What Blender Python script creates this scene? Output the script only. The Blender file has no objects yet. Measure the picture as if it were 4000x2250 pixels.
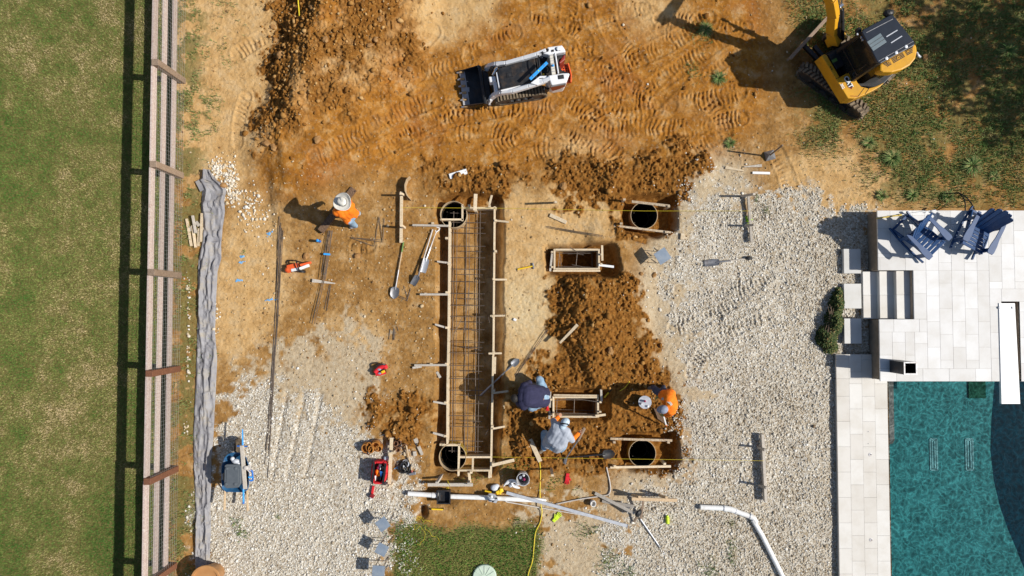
import bpy, bmesh, math, random
import numpy as np
from mathutils import Vector, Matrix, Quaternion
random.seed(7)
RNG = np.random.default_rng(11)
scene = bpy.context.scene
COL = scene.collection

# ------------------------------------------------------------------ camera
CAM_H, TILT, FPX = 17.2, math.radians(2.0), 2752.0
cam_data = bpy.data.cameras.new("camera")
cam_data.sensor_width = 36.0
cam_data.lens = 36.0 * FPX / 4000.0
cam_data.clip_start, cam_data.clip_end = 0.1, 2000.0
cam = bpy.data.objects.new("camera", cam_data)
cam.location = (0, 0, CAM_H)
cam.rotation_euler = (TILT, 0, 0)
COL.objects.link(cam)
scene.camera = cam

# ------------------------------------------------------------------ light
SUN_EL = math.radians(43.5)
SUN_AZ = (0.9964, -0.085)
sunvec = Vector((SUN_AZ[0] * math.cos(SUN_EL), SUN_AZ[1] * math.cos(SUN_EL), math.sin(SUN_EL)))
world = bpy.data.worlds.new("World")
scene.world = world
world.use_nodes = True
wn = world.node_tree
sky = wn.nodes.new("ShaderNodeTexSky")
sky.sky_type = 'NISHITA'
sky.sun_disc = False
sky.sun_elevation = SUN_EL
sky.sun_rotation = math.atan2(SUN_AZ[0], SUN_AZ[1])
bg = wn.nodes["Background"]
bg.inputs["Strength"].default_value = 0.075
wn.links.new(sky.outputs[0], bg.inputs["Color"])
sun_data = bpy.data.lights.new("sun", 'SUN')
sun_data.energy = 4.6
sun_data.angle = math.radians(0.5)
sun_data.color = (1.0, 0.955, 0.88)
sun = bpy.data.objects.new("sun", sun_data)
sun.rotation_euler = (-sunvec).to_track_quat('-Z', 'Y').to_euler()
sun.location = sunvec * 40
COL.objects.link(sun)
scene.view_settings.view_transform = 'Standard'
scene.view_settings.look = 'None'
scene.view_settings.exposure = 0.14
scene.view_settings.gamma = 1.0
scene.cycles.max_bounces = 8
scene.cycles.transparent_max_bounces = 16

# ------------------------------------------------------------------ photo pixel <-> ground
CT, ST = math.cos(TILT), math.sin(TILT)
def P(px, py, z=0.0):
    """where the photo's pixel meets the level plane at height z"""
    x, y = (px - 2000.0) / FPX, -(py - 1125.0) / FPX
    dx, dy, dz = x, y * CT + ST, y * ST - CT
    t = (z - CAM_H) / dz
    return Vector((dx * t, dy * t, z))
def to_px(x, y, z=0.0):
    yy, zz = y, z - CAM_H
    cy, cz = yy * CT + zz * ST, -yy * ST + zz * CT
    return 2000.0 + FPX * x / -cz, 1125.0 - FPX * cy / -cz

# ------------------------------------------------------------------ mesh helper
class MB:
    def __init__(s):
        s.v, s.f, s.m = [], [], []
    def add(s, verts, faces, mi=0):
        o = len(s.v)
        s.v += [Vector(p) for p in verts]
        for f in faces:
            s.f.append([i + o for i in f]); s.m.append(mi)
    def box(s, c, size, rz=0.0, mi=0, rot=None):
        hx, hy, hz = size[0] / 2, size[1] / 2, size[2] / 2
        R = rot if rot is not None else Matrix.Rotation(rz, 3, 'Z')
        pts = [Vector(c) + R @ Vector((x * hx, y * hy, z * hz)) for x in (-1, 1) for y in (-1, 1) for z in (-1, 1)]
        s.add(pts, [(0, 1, 3, 2), (4, 6, 7, 5), (0, 4, 5, 1), (2, 3, 7, 6), (0, 2, 6, 4), (1, 5, 7, 3)], mi)
    def beam(s, a, b, w, h, mi=0, w2=None, h2=None):
        """bar from a to b, w across (level), h high, centred on the line"""
        a, b = Vector(a), Vector(b)
        d = (b - a).normalized()
        up = Vector((0, 0, 1)) if abs(d.z) < 0.95 else Vector((0, 1, 0))
        sd = d.cross(up).normalized(); u = sd.cross(d).normalized()
        w2 = w if w2 is None else w2; h2 = h if h2 is None else h2
        pts = []
        for p, ww, hh in ((a, w, h), (b, w2, h2)):
            for i, j in ((-1, -1), (1, -1), (1, 1), (-1, 1)):
                pts.append(p + sd * (i * ww / 2) + u * (j * hh / 2))
        s.add(pts, [(3, 2, 1, 0), (4, 5, 6, 7), (0, 1, 5, 4), (1, 2, 6, 5), (2, 3, 7, 6), (3, 0, 4, 7)], mi)
    def path(s, pts, w, h, mi=0):
        for a, b in zip(pts[:-1], pts[1:]):
            s.beam(a, b, w, h, mi)
    def prism(s, poly, z0, z1, mi=0, poly2=None):
        """vertical prism; poly = list of (x, y); poly2 = other outline at z1"""
        n = len(poly); p2 = poly2 or poly
        ar = sum(poly[i][0] * poly[(i + 1) % n][1] - poly[(i + 1) % n][0] * poly[i][1] for i in range(n))
        idx = list(range(n)) if ar > 0 else list(range(n))[::-1]
        pts = [(poly[i][0], poly[i][1], z0) for i in idx] + [(p2[i][0], p2[i][1], z1) for i in idx]
        s.add(pts, [list(range(n))[::-1], list(range(n, 2 * n))] + [(i, (i + 1) % n, (i + 1) % n + n, i + n) for i in range(n)], mi)
    def tube(s, pts, r, n=8, mi=0, cap=True, closed=False):
        pts = [Vector(p) for p in pts]
        rr = r if isinstance(r, (list, tuple)) else [r] * len(pts)
        rings = []; ref = None
        for i, p in enumerate(pts):
            if closed:
                d = pts[(i + 1) % len(pts)] - pts[i - 1]
            else:
                d = pts[min(i + 1, len(pts) - 1)] - pts[max(i - 1, 0)]
            d = d.normalized() if d.length > 1e-9 else Vector((0, 0, 1))
            if ref is None:
                ref = d.orthogonal().normalized()
            ref = (ref - d * ref.dot(d))
            ref = ref.normalized() if ref.length > 1e-6 else d.orthogonal().normalized()
            q = d.cross(ref)
            rings.append([p + (ref * math.cos(2 * math.pi * k / n) + q * math.sin(2 * math.pi * k / n)) * rr[i] for k in range(n)])
        vs = [v for g in rings for v in g]; fs = []
        m = len(rings)
        for i in range(m if closed else m - 1):
            for k in range(n):
                a, b = i * n + k, i * n + (k + 1) % n
                j = (i + 1) % m
                fs.append((a, b, j * n + (k + 1) % n, j * n + k))
        if cap and not closed:
            fs.append(list(range(n))[::-1]); fs.append([(m - 1) * n + k for k in range(n)])
        s.add(vs, fs, mi)
    def lathe(s, prof, c, n=24, mi=0, axis=None, cap=True):
        """prof = [(r, z)...] around axis through c"""
        R = Vector((0, 0, 1)).rotation_difference(Vector(axis)).to_matrix() if axis is not None else Matrix.Identity(3)
        vs = []
        for r, z in prof:
            for k in range(n):
                a = 2 * math.pi * k / n
                vs.append(Vector(c) + R @ Vector((r * math.cos(a), r * math.sin(a), z)))
        fs = []
        for i in range(len(prof) - 1):
            for k in range(n):
                fs.append((i * n + k, i * n + (k + 1) % n, (i + 1) * n + (k + 1) % n, (i + 1) * n + k))
        if cap:
            if prof[0][0] > 1e-6: fs.append(list(range(n))[::-1])
            if prof[-1][0] > 1e-6: fs.append([(len(prof) - 1) * n + k for k in range(n)])
        s.add(vs, fs, mi)
    def ell(s, c, r, rot=None, n=14, mi=0):
        R = rot if rot is not None else Matrix.Identity(3)
        vs, fs = [], []
        m = n // 2
        for i in range(m + 1):
            t = math.pi * i / m
            for k in range(n):
                a = 2 * math.pi * k / n
                vs.append(Vector(c) + R @ Vector((r[0] * math.sin(t) * math.cos(a), r[1] * math.sin(t) * math.sin(a), r[2] * math.cos(t))))
        for i in range(m):
            for k in range(n):
                fs.append((i * n + k, (i + 1) * n + k, (i + 1) * n + (k + 1) % n, i * n + (k + 1) % n))
        s.add(vs, fs, mi)
    def caps(s, a, ra, b, rb, n=12, mi=0):
        """round-ended tapered limb"""
        a, b = Vector(a), Vector(b)
        d = b - a
        if d.length < 1e-6: d = Vector((0, 0, 1e-3)); b = a + d
        u = d.normalized(); pts, rr = [], []
        for t in (90, 65, 40, 15):
            q = math.radians(t); pts.append(a - u * ra * math.sin(q)); rr.append(max(ra * math.cos(q), ra * 0.02))
        for t in (15, 40, 65, 90):
            q = math.radians(t); pts.append(b + u * rb * math.sin(q)); rr.append(max(rb * math.cos(q), rb * 0.02))
        s.tube(pts, rr, n, mi)
    def mesh(s, name, off):
        me = bpy.data.meshes.new(name)
        me.from_pydata([tuple(v - off) for v in s.v], [], s.f)
        me.polygons.foreach_set("material_index", s.m)
        me.validate()
        return me

def wloc(o):
    l = Vector((0, 0, 0))
    while o is not None:
        l += o.location; o = o.parent
    return l
def obj(name, mb, mats, parent=None, smooth=False, local=False, bevel=0.0, loc=None):
    """link one mesh object. Vertices are world points unless local (then relative to the parent)."""
    off = Vector((0, 0, 0))
    if not local and parent is not None: off = wloc(parent)
    if loc is not None: off = Vector(loc)
    me = mb.mesh(name, off)
    o = bpy.data.objects.new(name, me)
    if loc is not None: o.location = loc
    for m in (mats if isinstance(mats, (list, tuple)) else [mats]):
        me.materials.append(m)
    if smooth:
        me.polygons.foreach_set("use_smooth", [True] * len(me.polygons))
        try: me.set_sharp_from_angle(angle=math.radians(40))
        except Exception: pass
    if bevel > 0:
        bv = o.modifiers.new("bevel", 'BEVEL'); bv.width = bevel; bv.segments = 2; bv.limit_method = 'ANGLE'
        bv.angle_limit = math.radians(35)
    COL.objects.link(o)
    if parent is not None: o.parent = parent
    return o
def tag(o, label=None, cat=None, group=None, kind=None):
    if label: o["label"] = label
    if cat: o["category"] = cat
    if group: o["group"] = group
    if kind: o["kind"] = kind
    return o
def thing(name, label, cat, loc=(0, 0, 0), rz=0.0, group=None):
    o = bpy.data.objects.new(name, None)
    o.empty_display_size = 0.2
    o.location = loc; o.rotation_euler = (0, 0, rz)
    COL.objects.link(o)
    return tag(o, label, cat, group)
def dup(root, loc, rz, label=None):
    r = root.copy(); COL.objects.link(r); r.location = loc; r.rotation_euler = (0, 0, rz)
    if label: r["label"] = label
    for ch in list(root.children):
        c = ch.copy(); COL.objects.link(c); c.parent = r
        for g in list(ch.children):
            d = g.copy(); COL.objects.link(d); d.parent = c
    return r

# ------------------------------------------------------------------ materials
class NT:
    def __init__(s, name):
        s.mat = bpy.data.materials.new(name); s.mat.use_nodes = True
        s.t = s.mat.node_tree; s.bsdf = s.t.nodes["Principled BSDF"]; s.out = s.t.nodes["Material Output"]
        s._tc = None
    def n(s, typ, **kw):
        nd = s.t.nodes.new(typ)
        for k, v in kw.items(): setattr(nd, k, v)
        return nd
    def l(s, a, b): s.t.links.new(a, b)
    def coord(s):
        if s._tc is None: s._tc = s.n("ShaderNodeTexCoord")
        return s._tc.outputs["Object"]
    def noise(s, scale, detail=4, rough=0.55, vec=None, dist=0.0):
        nd = s.n("ShaderNodeTexNoise")
        nd.inputs["Scale"].default_value = scale; nd.inputs["Detail"].default_value = detail
        nd.inputs["Roughness"].default_value = rough; nd.inputs["Distortion"].default_value = dist
        s.l(vec or s.coord(), nd.inputs["Vector"]); return nd.outputs["Fac"]
    def ramp(s, fac, stops, interp='LINEAR'):
        nd = s.n("ShaderNodeValToRGB"); cr = nd.color_ramp; cr.interpolation = interp
        while len(cr.elements) < len(stops): cr.elements.new(0.5)
        for e, (p, c) in zip(cr.elements, stops):
            e.position = p; e.color = (*c, 1) if len(c) == 3 else c
        s.l(fac, nd.inputs["Fac"]); return nd.outputs["Color"]
    def mix(s, fac, a, b, mode='MIX'):
        nd = s.n("ShaderNodeMix"); nd.data_type = 'RGBA'; nd.blend_type = mode
        for inp, v in ((nd.inputs[0], fac), (nd.inputs[6], a), (nd.inputs[7], b)):
            if isinstance(v, (int, float)): inp.default_value = v
            elif isinstance(v, tuple): inp.default_value = (*v, 1)
            else: s.l(v, inp)
        return nd.outputs[2]
    def math(s, op, a, b=None, clamp=False):
        nd = s.n("ShaderNodeMath"); nd.operation = op; nd.use_clamp = clamp
        for inp, v in ((nd.inputs[0], a), (nd.inputs[1], b)):
            if v is None: continue
            if isinstance(v, (int, float)): inp.default_value = v
            else: s.l(v, inp)
        return nd.outputs[0]
    def bump(s, h, strength=0.4, dist=0.02):
        nd = s.n("ShaderNodeBump"); nd.inputs["Strength"].default_value = strength; nd.inputs["Distance"].default_value = dist
        s.l(h, nd.inputs["Height"]); s.l(nd.outputs["Normal"], s.bsdf.inputs["Normal"])
    def base(s, c):
        if isinstance(c, tuple): s.bsdf.inputs["Base Color"].default_value = (*c, 1)
        else: s.l(c, s.bsdf.inputs["Base Color"])
    def set(s, rough=0.6, metal=0.0, spec=0.5):
        s.bsdf.inputs["Roughness"].default_value = rough; s.bsdf.inputs["Metallic"].default_value = metal
        s.bsdf.inputs["Specular IOR Level"].default_value = spec
def noisy(name, c1, c2, scale=8, rough=0.6, metal=0.0, bump=0.0, bscale=None, spec=0.4, dirt=None):
    t = NT(name)
    f = t.noise(scale, 5, 0.6)
    c = t.ramp(f, [(0.32, c1), (0.68, c2)])
    if dirt:
        d = t.noise(scale * 0.37 + 2.3, 6, 0.7)
        c = t.mix(t.ramp(d, [(0.5, (0, 0, 0)), (0.72, (dirt[3],) * 3)]), c, dirt[:3])
    t.base(c); t.set(rough, metal, spec)
    if bump > 0: t.bump(t.noise(bscale or scale * 4, 4), bump, 0.01)
    return t.mat
def grain(name, c1, c2, c3, rough=0.75):
    """timber: streaks, knots and a tone of its own for each piece"""
    t = NT(name)
    oi = t.n("ShaderNodeObjectInfo")
    f = t.noise(26, 5, 0.65, dist=1.5)
    c = t.ramp(f, [(0.3, c1), (0.6, c2), (0.8, c3)])
    k = t.noise(5.5, 3, 0.5)
    c = t.mix(t.ramp(k, [(0.66, (0, 0, 0)), (0.75, (0.55,) * 3)]), c, c1)
    tone = t.math('ADD', t.math('MULTIPLY', oi.outputs["Random"], 0.28), 0.80)
    cc = t.n("ShaderNodeCombineColor"); [t.l(tone, cc.inputs[i]) for i in range(3)]
    t.base(t.mix(1.0, c, cc.outputs[0], 'MULTIPLY')); t.set(rough, 0, 0.25); t.bump(f, 0.25, 0.004)
    return t.mat

DIRT = (0.30, 0.16, 0.06)
M = {}
M['lumber'] = grain('new lumber', (0.52, 0.38, 0.22), (0.72, 0.60, 0.43), (0.76, 0.67, 0.52))
M['lumber_grey'] = grain('grey lumber', (0.36, 0.31, 0.25), (0.55, 0.50, 0.43), (0.62, 0.58, 0.52))
M['lumber_muddy'] = grain('muddy lumber', (0.28, 0.15, 0.06), (0.62, 0.52, 0.38), (0.70, 0.61, 0.48))
M['fence_rail'] = grain('silvered fence board', (0.34, 0.22, 0.18), (0.58, 0.50, 0.45), (0.72, 0.67, 0.62))
M['fence_post'] = grain('fence post timber', (0.18, 0.12, 0.08), (0.34, 0.25, 0.18), (0.42, 0.34, 0.26))
M['post_brown'] = grain('brown post timber', (0.13, 0.055, 0.03), (0.25, 0.11, 0.06), (0.30, 0.15, 0.09))
M['plank_burnt'] = grain('stained plank', (0.05, 0.03, 0.02), (0.20, 0.12, 0.07), (0.45, 0.33, 0.22))
M['steel_rod'] = noisy('bare reinforcing steel', (0.10, 0.075, 0.06), (0.20, 0.16, 0.13), 30, 0.6, 0.5)
M['wire'] = noisy('galvanised wire', (0.42, 0.42, 0.40), (0.55, 0.55, 0.53), 20, 0.5, 0.4)
M['wire_dark'] = noisy('dull wire', (0.24, 0.23, 0.21), (0.34, 0.33, 0.30), 20, 0.6, 0.3)
M['black'] = noisy('black plastic', (0.010, 0.010, 0.011), (0.022, 0.022, 0.024), 20, 0.5)
M['black_paint'] = noisy('black machine paint', (0.010, 0.011, 0.013), (0.026, 0.027, 0.03), 9, 0.42, dirt=(0.16, 0.09, 0.04, 0.35))
M['rubber'] = noisy('dusty rubber', (0.045, 0.035, 0.026), (0.13, 0.095, 0.06), 14, 0.9, bump=0.3)
M['tread'] = noisy('dusty tread lug', (0.13, 0.10, 0.07), (0.30, 0.23, 0.15), 18, 0.95)
M['yellow'] = noisy('yellow machine paint', (0.62, 0.30, 0.012), (0.70, 0.36, 0.02), 5, 0.4, dirt=(0.28, 0.15, 0.05, 0.35))
M['white_paint'] = noisy('white machine paint', (0.74, 0.75, 0.77), (0.84, 0.84, 0.85), 6, 0.35, dirt=(0.42, 0.36, 0.28, 0.35))
M['white'] = noisy('white plastic', (0.76, 0.76, 0.75), (0.84, 0.84, 0.83), 10, 0.4, dirt=(0.5, 0.42, 0.3, 0.2))
M['pvc'] = noisy('white pvc pipe', (0.76, 0.77, 0.76), (0.85, 0.85, 0.84), 6, 0.35, dirt=(0.48, 0.38, 0.26, 0.55))
M['orange_metal'] = noisy('orange painted steel', (0.75, 0.09, 0.02), (0.84, 0.14, 0.03), 12, 0.5, dirt=(0.35, 0.16, 0.06, 0.3))
M['steel'] = noisy('worn steel', (0.20, 0.20, 0.21), (0.36, 0.36, 0.37), 14, 0.45, 0.6, dirt=(0.16, 0.10, 0.06, 0.6))
M['steel_dark'] = noisy('dark bucket steel', (0.028, 0.029, 0.032), (0.065, 0.066, 0.07), 7, 0.5, 0.3, dirt=(0.13, 0.07, 0.03, 0.6))
M['steel_lip'] = noisy('scoured steel lip', (0.40, 0.39, 0.41), (0.56, 0.55, 0.56), 18, 0.5, 0.2, dirt=(0.40, 0.24, 0.11, 0.6))
M['tooth'] = noisy('muddy bucket tooth', (0.40, 0.24, 0.10), (0.55, 0.36, 0.18), 18, 0.8)
M['alu'] = noisy('aluminium', (0.46, 0.48, 0.52), (0.60, 0.62, 0.66), 10, 0.4, 0.35, dirt=(0.4, 0.33, 0.24, 0.3))
M['chrome'] = noisy('bright rod', (0.8, 0.8, 0.8), (0.9, 0.9, 0.9), 10, 0.2, 1.0)
M['glass_dark'] = noisy('tinted glass', (0.008, 0.010, 0.011), (0.014, 0.016, 0.018), 3, 0.08)
M['plate'] = noisy('mill steel plate', (0.17, 0.22, 0.29), (0.27, 0.32, 0.38), 5, 0.5, 0.1, dirt=(0.30, 0.27, 0.22, 0.35))
M['red'] = noisy('red fabric', (0.56, 0.012, 0.02), (0.68, 0.02, 0.03), 20, 0.8, bump=0.2)
M['red_dark'] = noisy('dark red plastic', (0.20, 0.01, 0.015), (0.28, 0.018, 0.02), 12, 0.5)
M['blue'] = noisy('blue paint', (0.015, 0.11, 0.42), (0.03, 0.16, 0.52), 12, 0.5)
M['blue_bright'] = noisy('bright blue paint', (0.02, 0.30, 0.78), (0.05, 0.38, 0.85), 12, 0.45)
M['blue_tray'] = noisy('scuffed blue tray', (0.012, 0.07, 0.17), (0.03, 0.13, 0.27), 6, 0.5, dirt=(0.28, 0.30, 0.32, 0.7))
M['cooler'] = noisy('slate grey cooler', (0.085, 0.10, 0.115), (0.11, 0.125, 0.14), 8, 0.6)
M['navy_chair'] = noisy('navy chair boards', (0.010, 0.050, 0.155), (0.018, 0.068, 0.19), 9, 0.45)
M['leather'] = noisy('tan leather', (0.30, 0.11, 0.02), (0.48, 0.21, 0.04), 14, 0.7, bump=0.3)
M['leather_dark'] = noisy('brown leather', (0.12, 0.05, 0.025), (0.24, 0.12, 0.06), 14, 0.75)
M['skin'] = noisy('skin', (0.46, 0.24, 0.15), (0.55, 0.31, 0.20), 10, 0.55)
M['hiviz'] = noisy('orange shirt', (0.85, 0.17, 0.006), (0.95, 0.24, 0.01), 12, 0.85, bump=0.35, bscale=22)
M['hiviz_dark'] = noisy('orange cap cloth', (0.80, 0.16, 0.04), (0.88, 0.22, 0.06), 12, 0.85)
M['silver_tape'] = noisy('silver tape', (0.46, 0.42, 0.36), (0.56, 0.52, 0.46), 14, 0.6)
M['navy_shirt'] = noisy('navy shirt', (0.022, 0.022, 0.055), (0.034, 0.033, 0.078), 8, 0.9, bump=0.35, bscale=18)
M['grey_shirt'] = noisy('grey shirt', (0.33, 0.36, 0.42), (0.43, 0.46, 0.52), 9, 0.9, bump=0.35, bscale=18)
M['jeans'] = noisy('faded jeans', (0.17, 0.29, 0.42), (0.36, 0.48, 0.60), 10, 0.9, bump=0.35, bscale=24)
M['jeans_dark'] = noisy('dark jeans', (0.035, 0.05, 0.10), (0.07, 0.09, 0.15), 10, 0.9, bump=0.3, bscale=24)
M['boot'] = noisy('dusty boot', (0.16, 0.12, 0.085), (0.32, 0.25, 0.18), 16, 0.85)
M['boot_pale'] = noisy('pale shoe', (0.42, 0.41, 0.40), (0.55, 0.54, 0.53), 16, 0.8)
M['hat'] = noisy('straw hat', (0.66, 0.62, 0.54), (0.76, 0.73, 0.66), 24, 0.8, bump=0.3, bscale=60)
M['hat_band'] = noisy('grey hat band', (0.16, 0.15, 0.14), (0.24, 0.23, 0.21), 24, 0.8)
M['cap_grey'] = noisy('grey blue cap', (0.22, 0.25, 0.33), (0.32, 0.35, 0.44), 20, 0.85)
M['bandana'] = noisy('pale blue bandana', (0.34, 0.47, 0.58), (0.58, 0.68, 0.76), 22, 0.85, bump=0.3)
M['glove'] = noisy('olive glove', (0.26, 0.25, 0.07), (0.36, 0.34, 0.11), 14, 0.85)
M['hair'] = noisy('dark hair', (0.012, 0.010, 0.009), (0.03, 0.025, 0.022), 40, 0.7)
M['cardboard'] = noisy('tan form board', (0.42, 0.30, 0.17), (0.52, 0.39, 0.24), 10, 0.8)
M['tube_in'] = noisy('black tube lining', (0.014, 0.013, 0.011), (0.03, 0.027, 0.022), 10, 0.6)
M['tube_out'] = noisy('ochre tube wrap', (0.36, 0.24, 0.03), (0.46, 0.32, 0.05), 10, 0.7)
M['rope_yellow'] = noisy('yellow cord', (0.72, 0.55, 0.02), (0.80, 0.62, 0.04), 20, 0.6)
M['yellow_tool'] = noisy('yellow plastic', (0.78, 0.50, 0.01), (0.85, 0.56, 0.02), 20, 0.5)
M['lime'] = noisy('lime plastic', (0.52, 0.70, 0.02), (0.62, 0.80, 0.04), 20, 0.5)
M['brass'] = noisy('gold pole', (0.52, 0.38, 0.08), (0.62, 0.47, 0.12), 20, 0.4, 0.3)
M['grey_pipe'] = noisy('grey pipe', (0.46, 0.42, 0.38), (0.60, 0.56, 0.52), 14, 0.5, dirt=(0.36, 0.22, 0.10, 0.5))
M['pail'] = noisy('white pail', (0.46, 0.46, 0.46), (0.60, 0.60, 0.60), 12, 0.5, dirt=(0.3, 0.25, 0.2, 0.5))
M['cloth'] = noisy('grey white bag', (0.50, 0.53, 0.58), (0.72, 0.74, 0.78), 14, 0.7, bump=0.5)
M['septic'] = noisy('pale green lid', (0.46, 0.56, 0.45), (0.56, 0.66, 0.55), 9, 0.6, dirt=(0.4, 0.42, 0.33, 0.4))
M['terracotta'] = noisy('brown pot', (0.42, 0.20, 0.07), (0.50, 0.26, 0.10), 6, 0.5)
M['soil_dark'] = noisy('potting soil', (0.02, 0.012, 0.008), (0.05, 0.03, 0.02), 30, 0.95, bump=0.5)
M['hammer_steel'] = noisy('grey tool steel', (0.20, 0.21, 0.23), (0.30, 0.31, 0.33), 16, 0.45, 0.5)
M['green_handle'] = noisy('green handle', (0.10, 0.20, 0.04), (0.14, 0.26, 0.06), 14, 0.6)
M['ash'] = grain('ash handle', (0.48, 0.32, 0.18), (0.62, 0.47, 0.30), (0.68, 0.55, 0.38))
M['teal'] = noisy('teal pail', (0.02, 0.16, 0.20), (0.05, 0.24, 0.29), 12, 0.5)
M['maroon'] = noisy('maroon cloth', (0.22, 0.01, 0.06), (0.30, 0.02, 0.09), 12, 0.7)
M['lamp_glass'] = noisy('clear lamp lens', (0.75, 0.77, 0.8), (0.85, 0.87, 0.9), 10, 0.15)
M['cream'] = noisy('cream label panel', (0.62, 0.58, 0.48), (0.74, 0.70, 0.60), 30, 0.5)
M['decal_red'] = noisy('dark red decal', (0.22, 0.02, 0.015), (0.28, 0.03, 0.02), 10, 0.4)
M['decal_white'] = noisy('white decal', (0.78, 0.78, 0.76), (0.84, 0.84, 0.82), 10, 0.4)
M['decal_black'] = noisy('black decal', (0.012, 0.012, 0.012), (0.02, 0.02, 0.02), 10, 0.4)
# ================================================================== GROUND
STEP = 0.018
X0, X1, Y0, Y1 = -13.7, 13.7, -8.3, 8.7
NX, NY = int((X1 - X0) / STEP) + 1, int((Y1 - Y0) / STEP) + 1
gx = X0 + np.arange(NX) * STEP; gy = Y0 + np.arange(NY) * STEP

def resize(a, ny, nx):
    """smooth resampling of a small grid"""
    yy = np.linspace(0, a.shape[0] - 1.001, ny); xx = np.linspace(0, a.shape[1] - 1.001, nx)
    y0 = yy.astype(int); x0 = xx.astype(int); fy = yy - y0; fx = xx - x0
    fy = (fy * fy * (3 - 2 * fy))[:, None]; fx = (fx * fx * (3 - 2 * fx))[None, :]
    y1 = np.minimum(y0 + 1, a.shape[0] - 1); x1 = np.minimum(x0 + 1, a.shape[1] - 1)
    return (a[np.ix_(y0, x0)] * (1 - fx) + a[np.ix_(y0, x1)] * fx) * (1 - fy) + (a[np.ix_(y1, x0)] * (1 - fx) + a[np.ix_(y1, x1)] * fx) * fy
def vnoise(ny, nx, cell, rng=RNG):
    w, h = (X1 - X0), (Y1 - Y0)
    a = rng.random((max(2, int(h / cell) + 2), max(2, int(w / cell) + 2))).astype(np.float32)
    return resize(a, ny, nx).astype(np.float32) * 2 - 1
def fbm(ny, nx, cell, octs=4, gain=0.5):
    s = np.zeros((ny, nx), np.float32); amp = 1.0; tot = 0
    for _ in range(octs):
        s += vnoise(ny, nx, cell) * amp; tot += amp; amp *= gain; cell *= 0.5
    return s / tot
def blur(a, r):
    if r < 1: return a
    for ax in (0, 1):
        for _ in range(2):
            pad = [(0, 0), (0, 0)]; pad[ax] = (r + 1, r)
            c = np.cumsum(np.pad(a, pad, mode='edge'), axis=ax, dtype=np.float64)
            n = 2 * r + 1
            a = ((c[n:] - c[:-n]) / n if ax == 0 else (c[:, n:] - c[:, :-n]) / n).astype(np.float32)
    return a
# half-resolution grid for the zones
MY, MX = NY // 2, NX // 2
mxg, myg = np.meshgrid(np.linspace(X0, X1, MX), np.linspace(Y0, Y1, MY))
PXm, PYm = to_px(mxg, myg)
WX = fbm(MY, MX, 0.9, 5) * 80; WY = fbm(MY, MX, 0.9, 5) * 80
def inside(px, py, poly):
    r = np.zeros(px.shape, bool); n = len(poly)
    for i in range(n):
        x1, y1 = poly[i]; x2, y2 = poly[(i + 1) % n]
        if y1 == y2: continue
        c = (y1 > py) != (y2 > py)
        r ^= c & (px < (x2 - x1) * (py - y1) / (y2 - y1) + x1)
    return r
def zone(polys, soft=4, warp=1.0):
    m = np.zeros((MY, MX), np.float32)
    for p in (polys if isinstance(polys[0], list) else [polys]):
        m = np.maximum(m, inside(PXm + WX * warp, PYm + WY * warp, p))
    return blur(m, soft)
def up(m): return resize(m, NY, NX).astype(np.float32)
def spot(px, py, rx, ry=None, p=1.0):
    ry = ry or rx
    d = ((PXm + WX * 0.6 - px) / rx) ** 2 + ((PYm + WY * 0.6 - py) / ry) ** 2
    return np.exp(-d * 1.4).astype(np.float32) * p

# ---- zones, outlined in photo pixels
LAWN = [(-400, -400), (668, -400), (672, 300), (660, 1000), (648, 1600), (636, 2700), (-400, 2700)]
GRAV_R = [(2660, 960), (2700, 760), (2760, 700), (2850, 800), (3010, 830), (3060, 800), (3160, 800), (3300, 850), (3420, 850), (3420, 2700),
          (2420, 2700), (2420, 2120), (2430, 1990), (2560, 1940), (2670, 1880), (2690, 1600), (2760, 1520), (2700, 1380), (2660, 1230), (2640, 1100)]
GRAV_L = [(905, 1570), (1000, 1500), (1110, 1560), (1230, 1600), (1350, 1640), (1420, 1700), (1500, 1740), (1560, 1830), (1585, 1960), (1560, 2100),
          (1530, 2400), (800, 2700), (815, 2200), (850, 1900), (880, 1680)]
GRAV_L2 = [(1040, 1600), (1200, 1600), (1440, 1760), (1520, 1900), (1400, 1960), (1150, 1960), (1050, 1800)]
GREY_T = [(2560, 930), (2700, 780), (2790, 640), (2860, 620), (2900, 760), (2780, 1000), (2760, 1300), (2860, 1500), (2720, 1620), (2700, 1850), (2520, 1960), (2420, 2040),
          (2420, 1900), (2640, 1840), (2680, 1600), (2600, 1350), (2500, 1100)]
MOUND = [(1085, -300), (1620, -300), (1640, 60), (1670, 170), (1650, 330), (1530, 410), (1400, 470), (1230, 500), (1120, 600), (1060, 640), (1010, 540),
         (1030, 420), (1080, 260), (1120, 120)]
DARK1 = [(1690, 650), (1850, 640), (2030, 680), (1970, 740), (1990, 790), (1960, 800), (1720, 790), (1690, 720)]
DARK2 = [(1980, 730), (2060, 690), (2250, 640), (2420, 660), (2620, 590), (2760, 670), (2730, 730), (2650, 760), (2650, 920), (2440, 930), (2420, 800), (2200, 790), (2140, 740)]
DARK3 = [(2140, 1085), (2440, 1085), (2480, 1180), (2520, 1300), (2620, 1420), (2640, 1520), (2650, 1720), (2660, 1840), (2400, 1850), (2240, 1870), (2060, 1830), (1980, 1790),
         (1950, 1700), (1950, 1560), (2060, 1500), (2150, 1420), (2160, 1300), (2180, 1200)]
DARK4 = [(1400, 1530), (1500, 1560), (1720, 1540), (1720, 1680), (1600, 1700), (1520, 1680), (1440, 1680)]
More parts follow.
